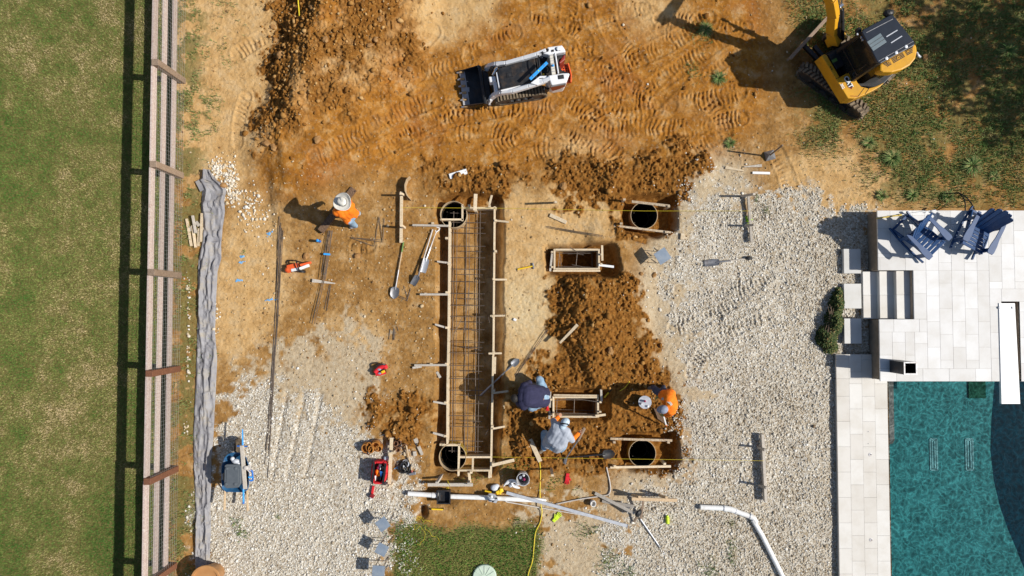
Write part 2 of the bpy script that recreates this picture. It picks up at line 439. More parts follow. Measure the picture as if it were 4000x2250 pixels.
PALE = [[(-400, -400), (0, 0)], [(720, -300), (1080, -300), (1090, 200), (1020, 420), (960, 620), (900, 760), (760, 700), (700, 300)],
        [(1570, -300), (1950, -300), (1900, 60), (1790, 120), (1700, 160), (1640, 90)],
        [(1965, 780), (2130, 770), (2420, 800), (2440, 900), (2300, 900), (2140, 960), (2160, 1300), (2140, 1400), (1970, 1480)],
        [(3020, 640), (3300, 600), (3420, 720), (3900, 800), (3300, 830), (3080, 780)]]
PALE_W = [(1970, 1080), (2110, 1080), (2120, 1250), (2080, 1400), (1970, 1300)]
WEEDS = [(3070, -300), (4500, -300), (4500, 830), (3900, 830), (3420, 790), (3380, 640), (3240, 580), (3130, 520), (3100, 440), (3300, 300), (3130, 150)]
GRASS_B = [(1560, 2075), (1620, 2060), (1760, 2095), (1810, 2050), (1960, 2090), (2085, 2060), (2100, 2140), (2075, 2300), (2050, 2700), (1530, 2700), (1545, 2200)]
TOP_ORANGE = [(1300, -300), (2900, -300), (2960, 160), (2900, 470), (2700, 640), (2200, 660), (1700, 650), (1350, 640), (1080, 800), (1020, 640), (1200, 480)]
PIT_T = [(1712, 775), (1800, 750), (1950, 762), (1962, 800), (1957, 1300), (1948, 1830), (1925, 1862), (1790, 1868), (1700, 1850), (1702, 1740), (1712, 1500)]
PIT_TR = [(2448, 775), (2510, 762), (2634, 765), (2642, 900), (2560, 925), (2440, 902), (2432, 840)]
PIT_BR = [(2430, 1706), (2640, 1690), (2652, 1800), (2615, 1842), (2450, 1842), (2424, 1790)]
PIT_B1 = [(2138, 962), (2300, 950), (2405, 955), (2418, 1050), (2395, 1078), (2140, 1072)]
PIT_B2 = [(2142, 1532), (2380, 1524), (2384, 1632), (2355, 1648), (2148, 1648)]
BOX1, BOX2 = [(2166, 972), (2338, 972), (2338, 1052), (2166, 1052)], [(2162, 1547), (2336, 1547), (2336, 1632), (2162, 1632)]
POOL = (3462, 1484, 4700, 2900)

z_lawn = zone(LAWN, 2, 0.12)
z_gl2 = zone(GRAV_L2, 10)
z_grey = zone(GREY_T, 12)
z_mound = zone(MOUND, 5)
z_pale = zone(PALE[1:] + [[(1270, 1260), (1420, 1270), (1530, 1330), (1480, 1390), (1330, 1350)], [(1000, 830), (1090, 820), (1060, 1200), (900, 1500), (860, 1300), (880, 1000)], [(1500, 60), (1560, 60), (1400, 330), (1330, 300)], [(1240, 260), (1290, 180), (1240, 420), (1150, 520), (1140, 460)], [(2080, 600), (2300, 560), (2330, 620), (2150, 660)], [(2440, 20), (2640, 0), (2700, 60), (2480, 110)]], 12)
z_palew = zone(PALE_W, 18)
z_weed = zone(WEEDS, 8)
z_grb = zone(GRASS_B, 3, 0.4)
z_or = zone(TOP_ORANGE, 12)
strip = zone([(660, -300), (790, -300), (800, 640), (780, 2700), (640, 2700)], 4, 0.5)
n_big = fbm(MY, MX, 1.6, 5, 0.6)
n_mid = fbm(MY, MX, 0.45, 4, 0.6)
n_fine = fbm(MY, MX, 0.14, 3, 0.65)
def ragged(m, a=0.9, b=0.7, k=2.4):
    e = np.clip(np.minimum(m, 1 - m) * 4, 0, 1) * 0.9 + 0.1
    return np.clip((m - 0.5 + (a * n_mid + b * n_fine) * e) * k + 0.5, 0, 1).astype(np.float32)
z_dark = np.maximum.reduce([ragged(zone(d_, 9)) for d_ in (DARK1, DARK2, DARK3, DARK4)])
z_dark = np.clip(z_dark * (0.92 + 0.5 * n_mid), 0, 1)
z_moundr = ragged(zone(MOUND, 12)) 
z_dark = np.maximum(z_dark, z_moundr * np.clip(0.30 + 0.9 * n_mid + 0.6 * n_big, 0, 0.75))
SHADED_FLANK = [(1090, -200), (1260, -200), (1250, 60), (1215, 200), (1150, 340), (1110, 470), (1060, 580), (1010, 560), (1020, 440), (1060, 300), (1100, 120)]
z_dark = np.maximum(z_dark, ragged(zone(SHADED_FLANK, 6)) * 0.9)  # shade on the heap's left flank painted into the dark soil mask
z_gr = ragged(np.maximum(zone(GRAV_R, 14), zone(GRAV_L, 12)), 0.8, 0.7, 1.5)
GREY_L = [(1010, 1440), (1180, 1380), (1290, 1260), (1440, 1290), (1560, 1330), (1500, 1420), (1420, 1560), (1500, 1800), (1400, 1950), (1100, 1700), (960, 1600), (930, 1500)]
z_grey = np.maximum(z_grey, ragged(zone(GREY_L, 14), 1.3, 0.9, 2.0) * 0.5)
z_grey = np.maximum(z_grey, ragged(zone([(2070, 1990), (2420, 1960), (2440, 2300), (2090, 2300)], 14), 1.3, .9, 2.0) * 0.9)
z_grey = np.maximum(z_grey, np.clip(z_gr * (0.3 + 1.4 * n_mid), 0, 0.8))

# ---- heights
print("ground heights")
XX, YY = np.meshgrid(gx, gy)
PXf, PYf = to_px(XX, YY)
PXf = PXf.astype(np.float32); PYf = PYf.astype(np.float32)
f1 = fbm(NY, NX, 0.30, 5, 0.55); f2 = np.abs(fbm(NY, NX, 0.14, 3, 0.6)); f3 = vnoise(NY, NX, 0.045)
soil_rough = up(np.clip(1 - z_lawn - z_gr * 0.6, 0, 1))
H = 0.012 * f1 + 0.007 * f3 * soil_rough + 0.02 * up(n_big)
clod = up(np.clip(z_dark + z_mound * 0.5, 0, 1))
H += clod * (0.13 * (0.32 - f2) + 0.07 * f1 + 0.018 * f3) + clod * 0.10 * up(n_mid)
def ridge(pts, hgt, wl, wr, pw=1.0):
    """a heap along a line: steep on its left side (wl), gentle on its right (wr), in pixels"""
    best = np.zeros((MY, MX), np.float32)
    wx = PXm + WX * 0.5; wy = PYm + WY * 0.5
    for (ax, ay, ah), (bx, by, bh) in zip(pts[:-1], pts[1:]):
        dx, dy = bx - ax, by - ay; L2 = dx * dx + dy * dy
        t = np.clip(((wx - ax) * dx + (wy - ay) * dy) / L2, 0, 1)
        ex, ey = wx - ax - t * dx, wy - ay - t * dy
        d = np.hypot(ex, ey); w = np.where(ex < 0, wl, wr)
        best = np.maximum(best, np.clip(1 - d / w, 0, 1) ** pw * (ah + t * (bh - ah)))
    return blur(best * hgt, 2)
heap = ridge([(1300, -150, 1), (1290, 60, 1), (1255, 190, .95), (1215, 300, .9), (1180, 400, .8), (1120, 500, .6), (1075, 570, .3)], 0.80, 150, 430, 0.85)
heap = np.maximum(heap, ridge([(1560, -100, 1), (1600, 80, .9), (1640, 180, .5)], 0.35, 150, 60, 0.8))
heap += ridge([(2310, 1110, .7), (2290, 1220, 1), (2290, 1330, .9), (2330, 1440, .5)], 0.42, 95, 260, 0.8)
heap += ridge([(2080, 700, .6), (2250, 660, .8), (2420, 690, .8), (2600, 640, .9), (2720, 680, .6)], 0.22, 90, 90, 0.8)
heap += ridge([(1760, 690, .7), (1880, 680, .8), (1980, 720, .5)], 0.15, 80, 80)
heap += ridge([(1990, 1600, .5), (2030, 1660, .8), (2050, 1740, .6)], 0.16, 60, 70)
heap += ridge([(1470, 1600, .6), (1560, 1640, .8), (1660, 1620, .6)], 0.15, 60, 60)
heap += spot(1190, 430, 70, 50, 0.12) + spot(1620, 2005, 60, 40, 0.05) + spot(2420, 1560, 60, 40, 0.08)
H += up(heap)
# gravel swales on the right
H += up(0.09 * spot(2960, 1190, 190, 60) + 0.06 * spot(2900, 1330, 160, 60) - 0.05 * spot(2830, 1330, 120, 30)) + up(z_gr) * 0.02 * f1

# tread prints: (polyline in pixels, half width px, depth m)
TRK = [([(1250, 630), (1400, 545), (1560, 440), (1700, 385)], 36), ([(1500, 590), (1660, 500), (1850, 440), (2010, 420)], 36),
       ([(2260, 235), (2310, 170), (2260, 110), (2060, 80)], 30), ([(2320, 300), (2480, 235), (2620, 170), (2760, 70)], 36),
       ([(2540, 345), (2680, 250), (2800, 165), (2880, 110)], 36), ([(2240, 450), (2400, 400), (2540, 385), (2700, 405), (2880, 360)], 38),
       ([(2010, 425), (2180, 400), (2290, 430), (2360, 500)], 36), ([(2040, 540), (2260, 530), (2480, 495), (2700, 500), (2890, 460)], 36),
       ([(2010, 615), (2150, 575), (2330, 590)], 34), ([(2360, 60), (2400, 160), (2500, 240)], 34), ([(2105, 0), (2110, 100), (2190, 180)], 30),
       ([(2230, -20), (2215, 100)], 30), ([(2640, 640), (2720, 590), (2790, 540)], 30), ([(2660, 1135), (2780, 1120), (2910, 1110)], 30),
       ([(2640, 1280), (2720, 1260), (2790, 1240)], 34), ([(2690, 1290), (2850, 1190), (3000, 1080)], 26), ([(2700, 1460), (2730, 1380), (2850, 1300), (2990, 1230)], 26),
       ([(3030, 590), (3075, 680), (3090, 740)], 32), ([(1790, 420), (1640, 490), (1480, 600)], 30), ([(1080, 120), (1000, 160), (930, 210)], 30),
       ([(2560, 420), (2450, 450), (2330, 380)], 34), ([(2760, 400), (2820, 440), (2830, 520)], 34), ([(1840, 200), (1930, 170), (2010, 130)], 30),
       ([(2170, 250), (2230, 200), (2330, 190)], 30), ([(960, 380), (935, 460), (930, 560)], 24), ([(1395, 965), (1440, 960)], 30),
       ([(1780, 520), (1900, 500), (1990, 520)], 34), ([(2450, 640), (2350, 560), (2230, 520)], 34), ([(2250, 640), (2330, 690)], 30)]
def tread(poly, hw, depth):
    s0 = 0.0
    dens = []
    for i in range(len(poly) - 1):
        (ax, ay), (bx, by) = poly[i], poly[i + 1]
        n = max(2, int(math.hypot(bx - ax, by - ay) / 20))
        for k in range(n): dens.append((ax + (bx - ax) * k / n, ay + (by - ay) * k / n))
    dens.append(poly[-1])
    d = np.array(dens); 
    for _ in range(6): d[1:-1] = (d[:-2] + 2 * d[1:-1] + d[2:]) / 4
    xs = d[:, 0]; ys = d[:, 1]
    lo = P(xs.min() - hw - 10, ys.max() + hw + 10); hi = P(xs.max() + hw + 10, ys.min() - hw - 10)
    i0, i1 = max(0, int((lo.x - X0) / STEP)), min(NX, int((hi.x - X0) / STEP) + 1)
    j0, j1 = max(0, int((lo.y - Y0) / STEP)), min(NY, int((hi.y - Y0) / STEP) + 1)
    if i1 - i0 < 3 or j1 - j0 < 3: return
    px = PXf[j0:j1, i0:i1]; py = PYf[j0:j1, i0:i1]
    bd = np.full(px.shape, 1e9, np.float32); bs = np.zeros(px.shape, np.float32); bo = np.zeros(px.shape, np.float32)
    for k in range(len(d) - 1):
        ax, ay = d[k]; bx, by = d[k + 1]; L = math.hypot(bx - ax, by - ay)
        t = ((px - ax) * (bx - ax) + (py - ay) * (by - ay)) / (L * L); tc = np.clip(t, 0, 1)
        ex, ey = px - ax - tc * (bx - ax), py - ay - tc * (by - ay)
        dist = np.hypot(ex, ey); side = np.sign((bx - ax) * ey - (by - ay) * ex)
        m = dist < bd
        bd[m] = dist[m]; bs[m] = (s0 + tc * L)[m]; bo[m] = (side * dist)[m]
        s0 += L
    w = np.clip((hw - bd) / 6, 0, 1)
    nz = f1[j0:j1, i0:i1]
    ph = (bs + 3 * np.cos(bo / hw * 2.2) + nz * 13 + bo * 0.12) * (2 * math.pi / 18.0)
    bars = np.tanh(2.2 * np.sin(ph))
    fade = np.clip(0.62 + 2.1 * up_n[j0:j1, i0:i1] + 1.2 * nz, 0.0, 1.15)
    H[j0:j1, i0:i1] += w * depth * fade * bars - w * 0.012 + np.exp(-((bd - hw - 4) / 5) ** 2) * 0.012
up_n = up(n_mid)
for poly, hw in TRK: tread(poly, hw, 0.015)
for _ in range(26):
    a_ = RNG.uniform(-.9, .5); x_, y_ = RNG.uniform(1450, 2850), RNG.uniform(40, 620); l_ = RNG.uniform(60, 170); k_ = RNG.uniform(-.5, .5)
    tread([(x_ - l_ * math.cos(a_), y_ - l_ * math.sin(a_)), (x_ + k_ * 40, y_ + k_ * 30), (x_ + l_ * math.cos(a_ + k_), y_ + l_ * math.sin(a_ + k_))], RNG.uniform(22, 36), RNG.uniform(.006, .014))
# ruts in the left gravel
for k, (ax, bx) in enumerate(((1190, 1120), (1255, 1190), (1120, 1060))):
    t = (PYf - 1530) / 350
    d = PXf - (ax + (bx - ax) * t) - f1 * 6
    H -= 0.03 * np.exp(-(d / 9) ** 2) * ((PYf > 1530) & (PYf < 1880))

def pit(poly, depth, soft=1, warp=0.15):
    m = up(zone(poly, soft, warp)); return m * depth
HP = pit(PIT_T, 0.36); 
for p_, d_ in ((PIT_TR, 0.42), (PIT_BR, 0.40), (PIT_B1, 0.34), (PIT_B2, 0.26)): HP = np.maximum(HP, pit(p_, d_))
HP = np.maximum(HP, pit([(2390, 1500), (2640, 1500), (2640, 1690), (2390, 1690)], 0.10, 8, 0.6))
HP = np.maximum(HP, pit([(1640, 1985), (1668, 1985), (1662, 2030), (1640, 2030)], 0.3, 1))
HP = np.maximum(HP, pit([(1650, 1915), (1765, 1915), (1765, 1970), (1650, 1970)], 0.14, 3))
HP = np.maximum(HP, pit([(1840, 1700), (1855, 1770), (1760, 1775), (1770, 1690)], 0.42, 4))
pits01 = np.clip(HP / 0.2, 0, 1)
H = H * (1 - 0.75 * pits01) - HP + pits01 * 0.02 * f1
for p_, d_ in ((BOX1, 0.72), (BOX2, 0.62)):
    m = up(zone(p_, 0, 0.0)); H = H * (1 - m) + m * (-d_ + 0.02 * f1)
TUBES = {'tl': (1772, 838), 'bl': (1768, 1786), 'tr': (2516, 842), 'br': (2509, 1771)}
TUBE_R = 0.318
flat = up(zone([(3250, 1375), (4700, 1375), (4700, 2900), (3250, 2900)], 0, 0)); H = H * (1 - flat) - 0.02 * flat
flat = up(zone([(3395, 815), (4700, 815), (4700, 1500), (3395, 1500)], 0, 0)); H = H * (1 - flat) - 0.02 * flat
# settle to level at the outer edge so that it meets the wide ground
edge = np.minimum(np.minimum(XX - X0, X1 - XX), np.minimum(YY - Y0, Y1 - YY))
H *= np.clip(edge / 0.5, 0, 1).astype(np.float32)
def hz(x, y):
    i = np.clip(((np.asarray(x) - X0) / STEP), 0, NX - 2); j = np.clip(((np.asarray(y) - Y0) / STEP), 0, NY - 2)
    i0 = i.astype(int); j0 = j.astype(int); fi = i - i0; fj = j - j0
    return (H[j0, i0] * (1 - fi) + H[j0, i0 + 1] * fi) * (1 - fj) + (H[j0 + 1, i0] * (1 - fi) + H[j0 + 1, i0 + 1] * fi) * fj
def mz(m, x, y):
    i = np.clip(((np.asarray(x) - X0) / (X1 - X0) * (MX - 1)).astype(int), 0, MX - 1)
    j = np.clip(((np.asarray(y) - Y0) / (Y1 - Y0) * (MY - 1)).astype(int), 0, MY - 1)
    return m[j, i]
def G(px, py, dz=0.0):
    """point on the ground surface under a photo pixel"""
    p = P(px, py, 0.0); 
    for _ in range(3): p = P(px, py, float(hz(p.x, p.y)) + dz)
    return p

print("ground mesh")
idx = np.arange(NX * NY, dtype=np.int32).reshape(NY, NX)
quads = np.stack([idx[:-1, :-1], idx[:-1, 1:], idx[1:, 1:], idx[1:, :-1]], -1).reshape(-1, 4)
cx = (XX[:-1, :-1] + STEP / 2).reshape(-1); cy = (YY[:-1, :-1] + STEP / 2).reshape(-1)
keep = np.ones(len(quads), bool)
TUBE_C = {}
for k, (px, py) in TUBES.items():
    c = P(px, py, 0.02); TUBE_C[k] = c
    keep &= np.hypot(cx - c.x, cy - c.y) > TUBE_R
a, b = P(POOL[0], POOL[1]), P(POOL[0] + 6, POOL[3])
POOL_X0, POOL_Y1 = a.x, a.y
keep &= ~((cx > POOL_X0 + 0.05) & (cy < POOL_Y1 + 0.1) & (cy > -40))
quads = quads[keep]
me = bpy.data.meshes.new("ground")
me.vertices.add(NX * NY)
co = np.stack([XX, YY, H], -1).astype(np.float32).reshape(-1)
me.vertices.foreach_set("co", co)
me.loops.add(len(quads) * 4); me.polygons.add(len(quads))
me.loops.foreach_set("vertex_index", quads.reshape(-1).astype(np.int32))
me.polygons.foreach_set("loop_start", np.arange(0, len(quads) * 4, 4, dtype=np.int32))
me.polygons.foreach_set("use_smooth", np.ones(len(quads), bool))
me.update(calc_edges=True)
def soil_attr(me, n, A, B):
    for nm, arr in (("soil_a", A), ("soil_b", B)):
        at = me.attributes.new(nm, 'FLOAT_COLOR', 'POINT')
        at.data.foreach_set("color", arr.astype(np.float32).reshape(-1))
grassy = np.clip(z_lawn + z_grb + z_weed * 0.35 * (n_mid > -0.05) + strip * 0.4 * (n_mid > -0.1), 0, 1)
pit_m = zone([PIT_TR, PIT_BR, PIT_B1, PIT_B2], 3, 0.3)
A = np.stack([up(np.clip(z_gr - 0.45 * z_gl2 * (n_mid > -0.3), 0, 1)), up(np.clip(z_dark + pit_m * 0.7, 0, 1)), up(np.clip(z_pale, 0, 1)), up(grassy)], -1)
B = np.stack([up(z_or), up(np.clip(z_grey, 0, 1)), up(z_palew), up(z_lawn)], -1)
soil_attr(me, NX * NY, A, B)

def soil_material():
    t = NT("soil")
    at = t.n("ShaderNodeAttribute"); at.attribute_name = "soil_a"
    bt = t.n("ShaderNodeAttribute"); bt.attribute_name = "soil_b"
    sa = t.n("ShaderNodeSeparateColor"); t.l(at.outputs["Color"], sa.inputs[0])
    sb = t.n("ShaderNodeSeparateColor"); t.l(bt.outputs["Color"], sb.inputs[0])
    n0 = t.noise(0.55, 5, 0.6); n1 = t.noise(2.6, 6, 0.65); n2 = t.noise(11, 6, 0.7); n3 = t.noise(48, 4, 0.7)
    def soft(mask, nz, k=0.55):
        return t.math('MULTIPLY', t.math('SUBTRACT', t.math('ADD', mask, t.math('MULTIPLY', nz, k)), 0.28 + k * 0.5 - 0.25), 2.2, clamp=True)
    tan = t.ramp(n1, [(0.28, (0.20, 0.095, 0.023)), (0.5, (0.35, 0.185, 0.056)), (0.72, (0.51, 0.30, 0.112))])
    orange = t.ramp(n1, [(0.28, (0.20, 0.075, 0.010)), (0.5, (0.38, 0.160, 0.025)), (0.72, (0.54, 0.275, 0.068))])
    red = t.ramp(n2, [(0.3, (0.25, 0.075, 0.015)), (0.7, (0.40, 0.14, 0.03))])
    orange = t.mix(t.ramp(n0, [(0.52, (0, 0, 0)), (0.68, (0.7,) * 3)]), orange, red)
    orange = t.mix(t.ramp(t.noise(1.1, 5, 0.6), [(0.55, (0, 0, 0)), (0.7, (0.55,) * 3)]), orange, (0.48, 0.28, 0.11))
    dark = t.ramp(n2, [(0.28, (0.135, 0.052, 0.009)), (0.5, (0.245, 0.103, 0.019)), (0.75, (0.42, 0.205, 0.052))])
    pale = t.ramp(n1, [(0.25, (0.42, 0.235, 0.080)), (0.5, (0.58, 0.365, 0.155)), (0.75, (0.68, 0.48, 0.25))])
    palew = t.ramp(n2, [(0.3, (0.58, 0.42, 0.21)), (0.7, (0.74, 0.60, 0.37))])
    grey = t.ramp(n2, [(0.25, (0.40, 0.29, 0.165)), (0.55, (0.54, 0.43, 0.285)), (0.8, (0.63, 0.54, 0.40))])
    turf = t.ramp(n2, [(0.3, (0.115, 0.105, 0.030)), (0.6, (0.20, 0.175, 0.06)), (0.8, (0.30, 0.23, 0.10))])
    vo = t.n("ShaderNodeTexVoronoi"); vo.inputs["Scale"].default_value = 34; t.l(t.coord(), vo.inputs["Vector"])
    sc = t.n("ShaderNodeSeparateColor"); t.l(vo.outputs["Color"], sc.inputs[0])
    stone = t.ramp(sc.outputs[0], [(0.0, (0.33, 0.26, 0.17)), (0.35, (0.48, 0.41, 0.31)), (0.75, (0.62, 0.57, 0.48)), (1.0, (0.72, 0.69, 0.62))])
    c = tan
    c = t.mix(soft(sb.outputs[0], n1), c, orange)
    c = t.mix(soft(sa.outputs[2], n1), c, pale)
    c = t.mix(soft(sb.outputs[2], n1), c, palew)
    c = t.mix(soft(sb.outputs[1], n1), c, grey)
    c = t.mix(soft(sa.outputs[0], n2, 0.8), c, stone)
    c = t.mix(soft(sa.outputs[1], n1), c, dark)
    c = t.mix(soft(at.outputs["Alpha"], n2, 0.7), c, turf)
    # chalky and dusty flecks, damp stains
    fl = t.ramp(n3, [(0.62, (0, 0, 0)), (0.74, (0.35,) * 3)])
    c = t.mix(fl, c, (0.52, 0.40, 0.25))
    dk = t.ramp(t.noise(7, 7, 0.75, dist=0.6), [(0.31, (0.7,) * 3), (0.45, (0, 0, 0))])
    c = t.mix(dk, c, (0.105, 0.052, 0.018))
    t.base(c); t.set(0.95, 0, 0.12)
    h = t.math('ADD', t.math('MULTIPLY', n3, 0.5), t.math('MULTIPLY', n2, 0.7))
    h = t.math('ADD', h, t.math('MULTIPLY', t.noise(130, 3, 0.6), 0.35))
    t.bump(h, 0.9, 0.03)
    return t.mat
M['soil'] = soil_material()
me.materials.append(M['soil'])
ground = bpy.data.objects.new("ground", me); COL.objects.link(ground)
tag(ground, "bare tan and orange building site soil with gravel and tread prints", "ground", kind="structure")
# the wide ground round it, out to the horizon
R_ = 500.0
far = MB()
yb = POOL_Y1
for x0, x1, y0, y1 in ((-R_, X0, -R_, R_), (X1, R_, yb + 0.1, R_), (X0, X1, Y1, R_), (X0, POOL_X0, -R_, Y0)):
    far.add([(x0, y0, 0), (x1, y0, 0), (x1, y1, 0), (x0, y1, 0)], [(0, 1, 2, 3)])
far.add([(POOL_X0 + 0.05, -R_, 0), (R_, -R_, 0), (R_, -22, 0), (POOL_X0 + 0.05, -22, 0)], [(0, 1, 2, 3)])
far.add([(24, -22, 0), (R_, -22, 0), (R_, yb + 0.1, 0), (24, yb + 0.1, 0)], [(0, 1, 2, 3)])
fo = obj("far_ground", far, M['soil']); tag(fo, "open grassy soil reaching away beyond the site", "ground", kind="structure")
nv = len(fo.data.vertices)
fa = np.zeros((nv, 4)); fa[:, 3] = 0.9
soil_attr(fo.data, nv, fa, np.zeros((nv, 4)))

# ================================================================== LOOSE STUFF
def big_mesh(name, verts, faces, mat, cols=None, smooth=False):
    me = bpy.data.meshes.new(name)
    me.vertices.add(len(verts)); me.vertices.foreach_set("co", verts.astype(np.float32).reshape(-1))
    k = faces.shape[1]
    me.loops.add(faces.size); me.polygons.add(len(faces))
    me.loops.foreach_set("vertex_index", faces.reshape(-1).astype(np.int32))
    me.polygons.foreach_set("loop_start", np.arange(0, faces.size, k, dtype=np.int32))
    if smooth: me.polygons.foreach_set("use_smooth", np.ones(len(faces), bool))
    me.update(calc_edges=True)
    if cols is not None:
        at = me.attributes.new("tone", 'FLOAT', 'POINT'); at.data.foreach_set("value", cols.astype(np.float32))
    me.materials.append(mat)
    o = bpy.data.objects.new(name, me); COL.objects.link(o); return o
ph = (1 + 5 ** 0.5) / 2
ICO_V = np.array([(-1, ph, 0), (1, ph, 0), (-1, -ph, 0), (1, -ph, 0), (0, -1, ph), (0, 1, ph), (0, -1, -ph), (0, 1, -ph), (ph, 0, -1), (ph, 0, 1), (-ph, 0, -1), (-ph, 0, 1)]) / math.sqrt(1 + ph * ph)
ICO_F = np.array([(0, 11, 5), (0, 5, 1), (0, 1, 7), (0, 7, 10), (0, 10, 11), (1, 5, 9), (5, 11, 4), (11, 10, 2), (10, 7, 6), (7, 1, 8), (3, 9, 4), (3, 4, 2), (3, 2, 6), (3, 6, 8), (3, 8, 9), (4, 9, 5), (2, 4, 11), (6, 2, 10), (8, 6, 7), (9, 8, 1)])
def stones(name, x, y, size, mat, tone, flat=0.6, sink=0.25, jag=0.28):
    n = len(x)
    z = hz(x, y)
    V = ICO_V[None] * (1 + RNG.uniform(-jag, jag, (n, 12, 1)))
    V = V * np.stack([RNG.uniform(0.75, 1.3, n), RNG.uniform(0.75, 1.15, n), RNG.uniform(flat * 0.8, flat * 1.25, n)], -1)[:, None, :]
    a = RNG.uniform(0, 2 * math.pi, n); c, s = np.cos(a)[:, None], np.sin(a)[:, None]
    X = V[..., 0] * c - V[..., 1] * s; Y = V[..., 0] * s + V[..., 1] * c
    tilt = RNG.uniform(-0.5, 0.5, (n, 1)); Z = V[..., 2] + X * tilt * 0.6
    r = (size / 2)[:, None]
    W = np.stack([X * r + x[:, None], Y * r + y[:, None], Z * r + (z + size * (0.5 * flat - sink * flat))[:, None]], -1)
    F = ICO_F[None] + (np.arange(n) * 12)[:, None, None]
    return big_mesh(name, W.reshape(-1, 3), F.reshape(-1, 3), mat, np.repeat(tone, 12))
def tone_mat(name, stops, rough=0.9, nscale=60):
    t = NT(name); at = t.n("ShaderNodeAttribute"); at.attribute_name = "tone"
    c = t.ramp(at.outputs["Fac"], stops)
    v = t.ramp(t.noise(nscale, 3, 0.6), [(0.3, (0.75,) * 3), (0.7, (1.08,) * 3)])
    t.base(t.mix(0.8, c, v, 'MULTIPLY')); t.set(rough, 0, 0.15); return t.mat
def scatter(n, mask, thr=True):
    x = RNG.uniform(X0 + 0.2, X1 - 0.2, n); y = RNG.uniform(Y0 + 0.2, Y1 - 0.2, n)
    k = RNG.random(n) < mz(mask, x, y); return x[k], y[k]
print("gravel")
cover = np.clip(z_gr * (0.62 + 0.9 * n_mid) - 0.35 * z_grey * (1 - z_gr * 0.4) , 0, 1)
cover = np.clip(z_gr * 1.15 * np.clip(0.80 + 0.75 * n_mid + 0.35 * n_big - 0.45 * z_gl2 - 0.25 * z_grey, 0.08, 1) + 0.05 * z_grey, 0, 1)
deck = ((PXm > 3392) & (PYm > 815) & (PYm < 1500)) | ((PXm > 3258) & (PYm > 1378)) | (PXm > 3470) & (PYm > 815)
cover[deck] = 0; nopit = up  # keep clear of the paving
pitmask = zone([PIT_T, PIT_TR, PIT_BR, PIT_B1, PIT_B2], 0, 0) > 0.3
cover[pitmask] = 0
gx_, gy_ = scatter(620000, cover * 0.62)
gs = RNG.gamma(3.6, 0.0062, len(gx_)) + 0.009
warm = mz(np.clip(0.5 + n_big * 1.2 + 0.9 * n_mid, 0, 1), gx_, gy_)
rightside = (gx_ > 3).astype(float)
tone = np.clip(RNG.normal(0.63, 0.20, len(gx_)) - rightside * (0.06 + 0.22 * (warm - 0.35)), 0, 1)
M['gravel'] = tone_mat('crushed limestone', [(0.0, (0.20, 0.14, 0.085)), (0.25, (0.40, 0.33, 0.235)), (0.5, (0.57, 0.52, 0.43)), (0.78, (0.74, 0.70, 0.62)), (1.0, (0.82, 0.80, 0.76))])
gvl = stones("gravel", gx_, gy_, np.minimum(gs, 0.085), M['gravel'], tone)
tag(gvl, "loose pale limestone gravel spread over the site", "gravel", kind="stuff")
# scattered pebbles on the bare soil, with the two white spills by the sheet
peb = np.clip(0.035 + 0.05 * n_mid + 0.10 * zone([(960, 780), (1700, 780), (1720, 1560), (1300, 1600), (960, 1500)], 12), 0, 1) * (1 - z_gr) * (1 - z_lawn) * (1 - z_grb) * (1 - 0.5 * z_or)
peb[deck | pitmask] = 0
px_, py_ = scatter(150000, np.clip(peb, 0, 1))
sp = [(848, 660, 24, 34, 150), (900, 705, 20, 50, 190), (915, 765, 20, 24, 46), (736, 1420, 7, 60, 26), (738, 1130, 7, 40, 18), (726, 1680, 8, 40, 12), (736, 1280, 7, 60, 14),
      (840, 1230, 16, 60, 30), (975, 800, 40, 60, 70), (1000, 850, 60, 60, 40), (900, 760, 40, 40, 50)]
ex, ey = [], []
for (a_, b_, sx, sy, n_) in sp:
    for _ in range(n_):
        q = P(RNG.normal(a_, sx * 0.62), RNG.normal(b_, sy * 0.62)); ex.append(q.x); ey.append(q.y)
n_e = len(ex)
xs = np.concatenate([px_, ex]); ys = np.concatenate([py_, ey])
ss = np.concatenate([RNG.gamma(3, 0.0075, len(px_)) + 0.010, RNG.gamma(6, 0.0068, n_e) + 0.010])
tt = np.concatenate([np.clip(RNG.normal(0.40, 0.22, len(px_)), 0, 1), RNG.uniform(0.6, 1, n_e)])
M['pebble'] = tone_mat('stray pebbles', [(0.0, (0.22, 0.11, 0.04)), (0.4, (0.42, 0.28, 0.13)), (0.65, (0.58, 0.46, 0.29)), (1.0, (0.80, 0.77, 0.70))])
pb = stones("pebbles", xs, ys, np.minimum(ss, 0.10), M['pebble'], tt)
tag(pb, "stray tan and white pebbles lying on the bare soil", "pebbles", kind="stuff")
print("clods")
cl = np.clip(z_dark * (0.25 + 0.8 * np.clip(n_mid + 0.2, 0, 1)) + z_mound * 0.25 + 0.03 * z_or, 0, 1)
left = np.clip(zone([(1010, -200), (1300, -200), (1280, 120), (1230, 260), (1160, 420), (1110, 560), (1030, 620), (1000, 520), (1060, 300)], 5), 0, 1)
cl = np.clip(cl + left * 0.5, 0, 1); cl[deck | pitmask] = 0
cx_, cy_ = scatter(62000, cl * 0.75)
cs = np.minimum(RNG.gamma(2.2, 0.017, len(cx_)) + 0.02, 0.15)
M['clod'] = tone_mat('earth clods', [(0.0, (0.15, 0.060, 0.012)), (0.4, (0.265, 0.118, 0.025)), (0.75, (0.40, 0.205, 0.058)), (1.0, (0.52, 0.32, 0.13))], 0.95, 40)
co_ = stones("dirt_clods", cx_, cy_, cs, M['clod'], np.clip(RNG.normal(0.45, 0.2, len(cx_)) + 0.2 * mz(z_mound, cx_, cy_), 0, 1), 0.75, 0.2, 0.34)
tag(co_, "crumbly brown earth clods strewn over the spoil heaps", "clods", kind="stuff")

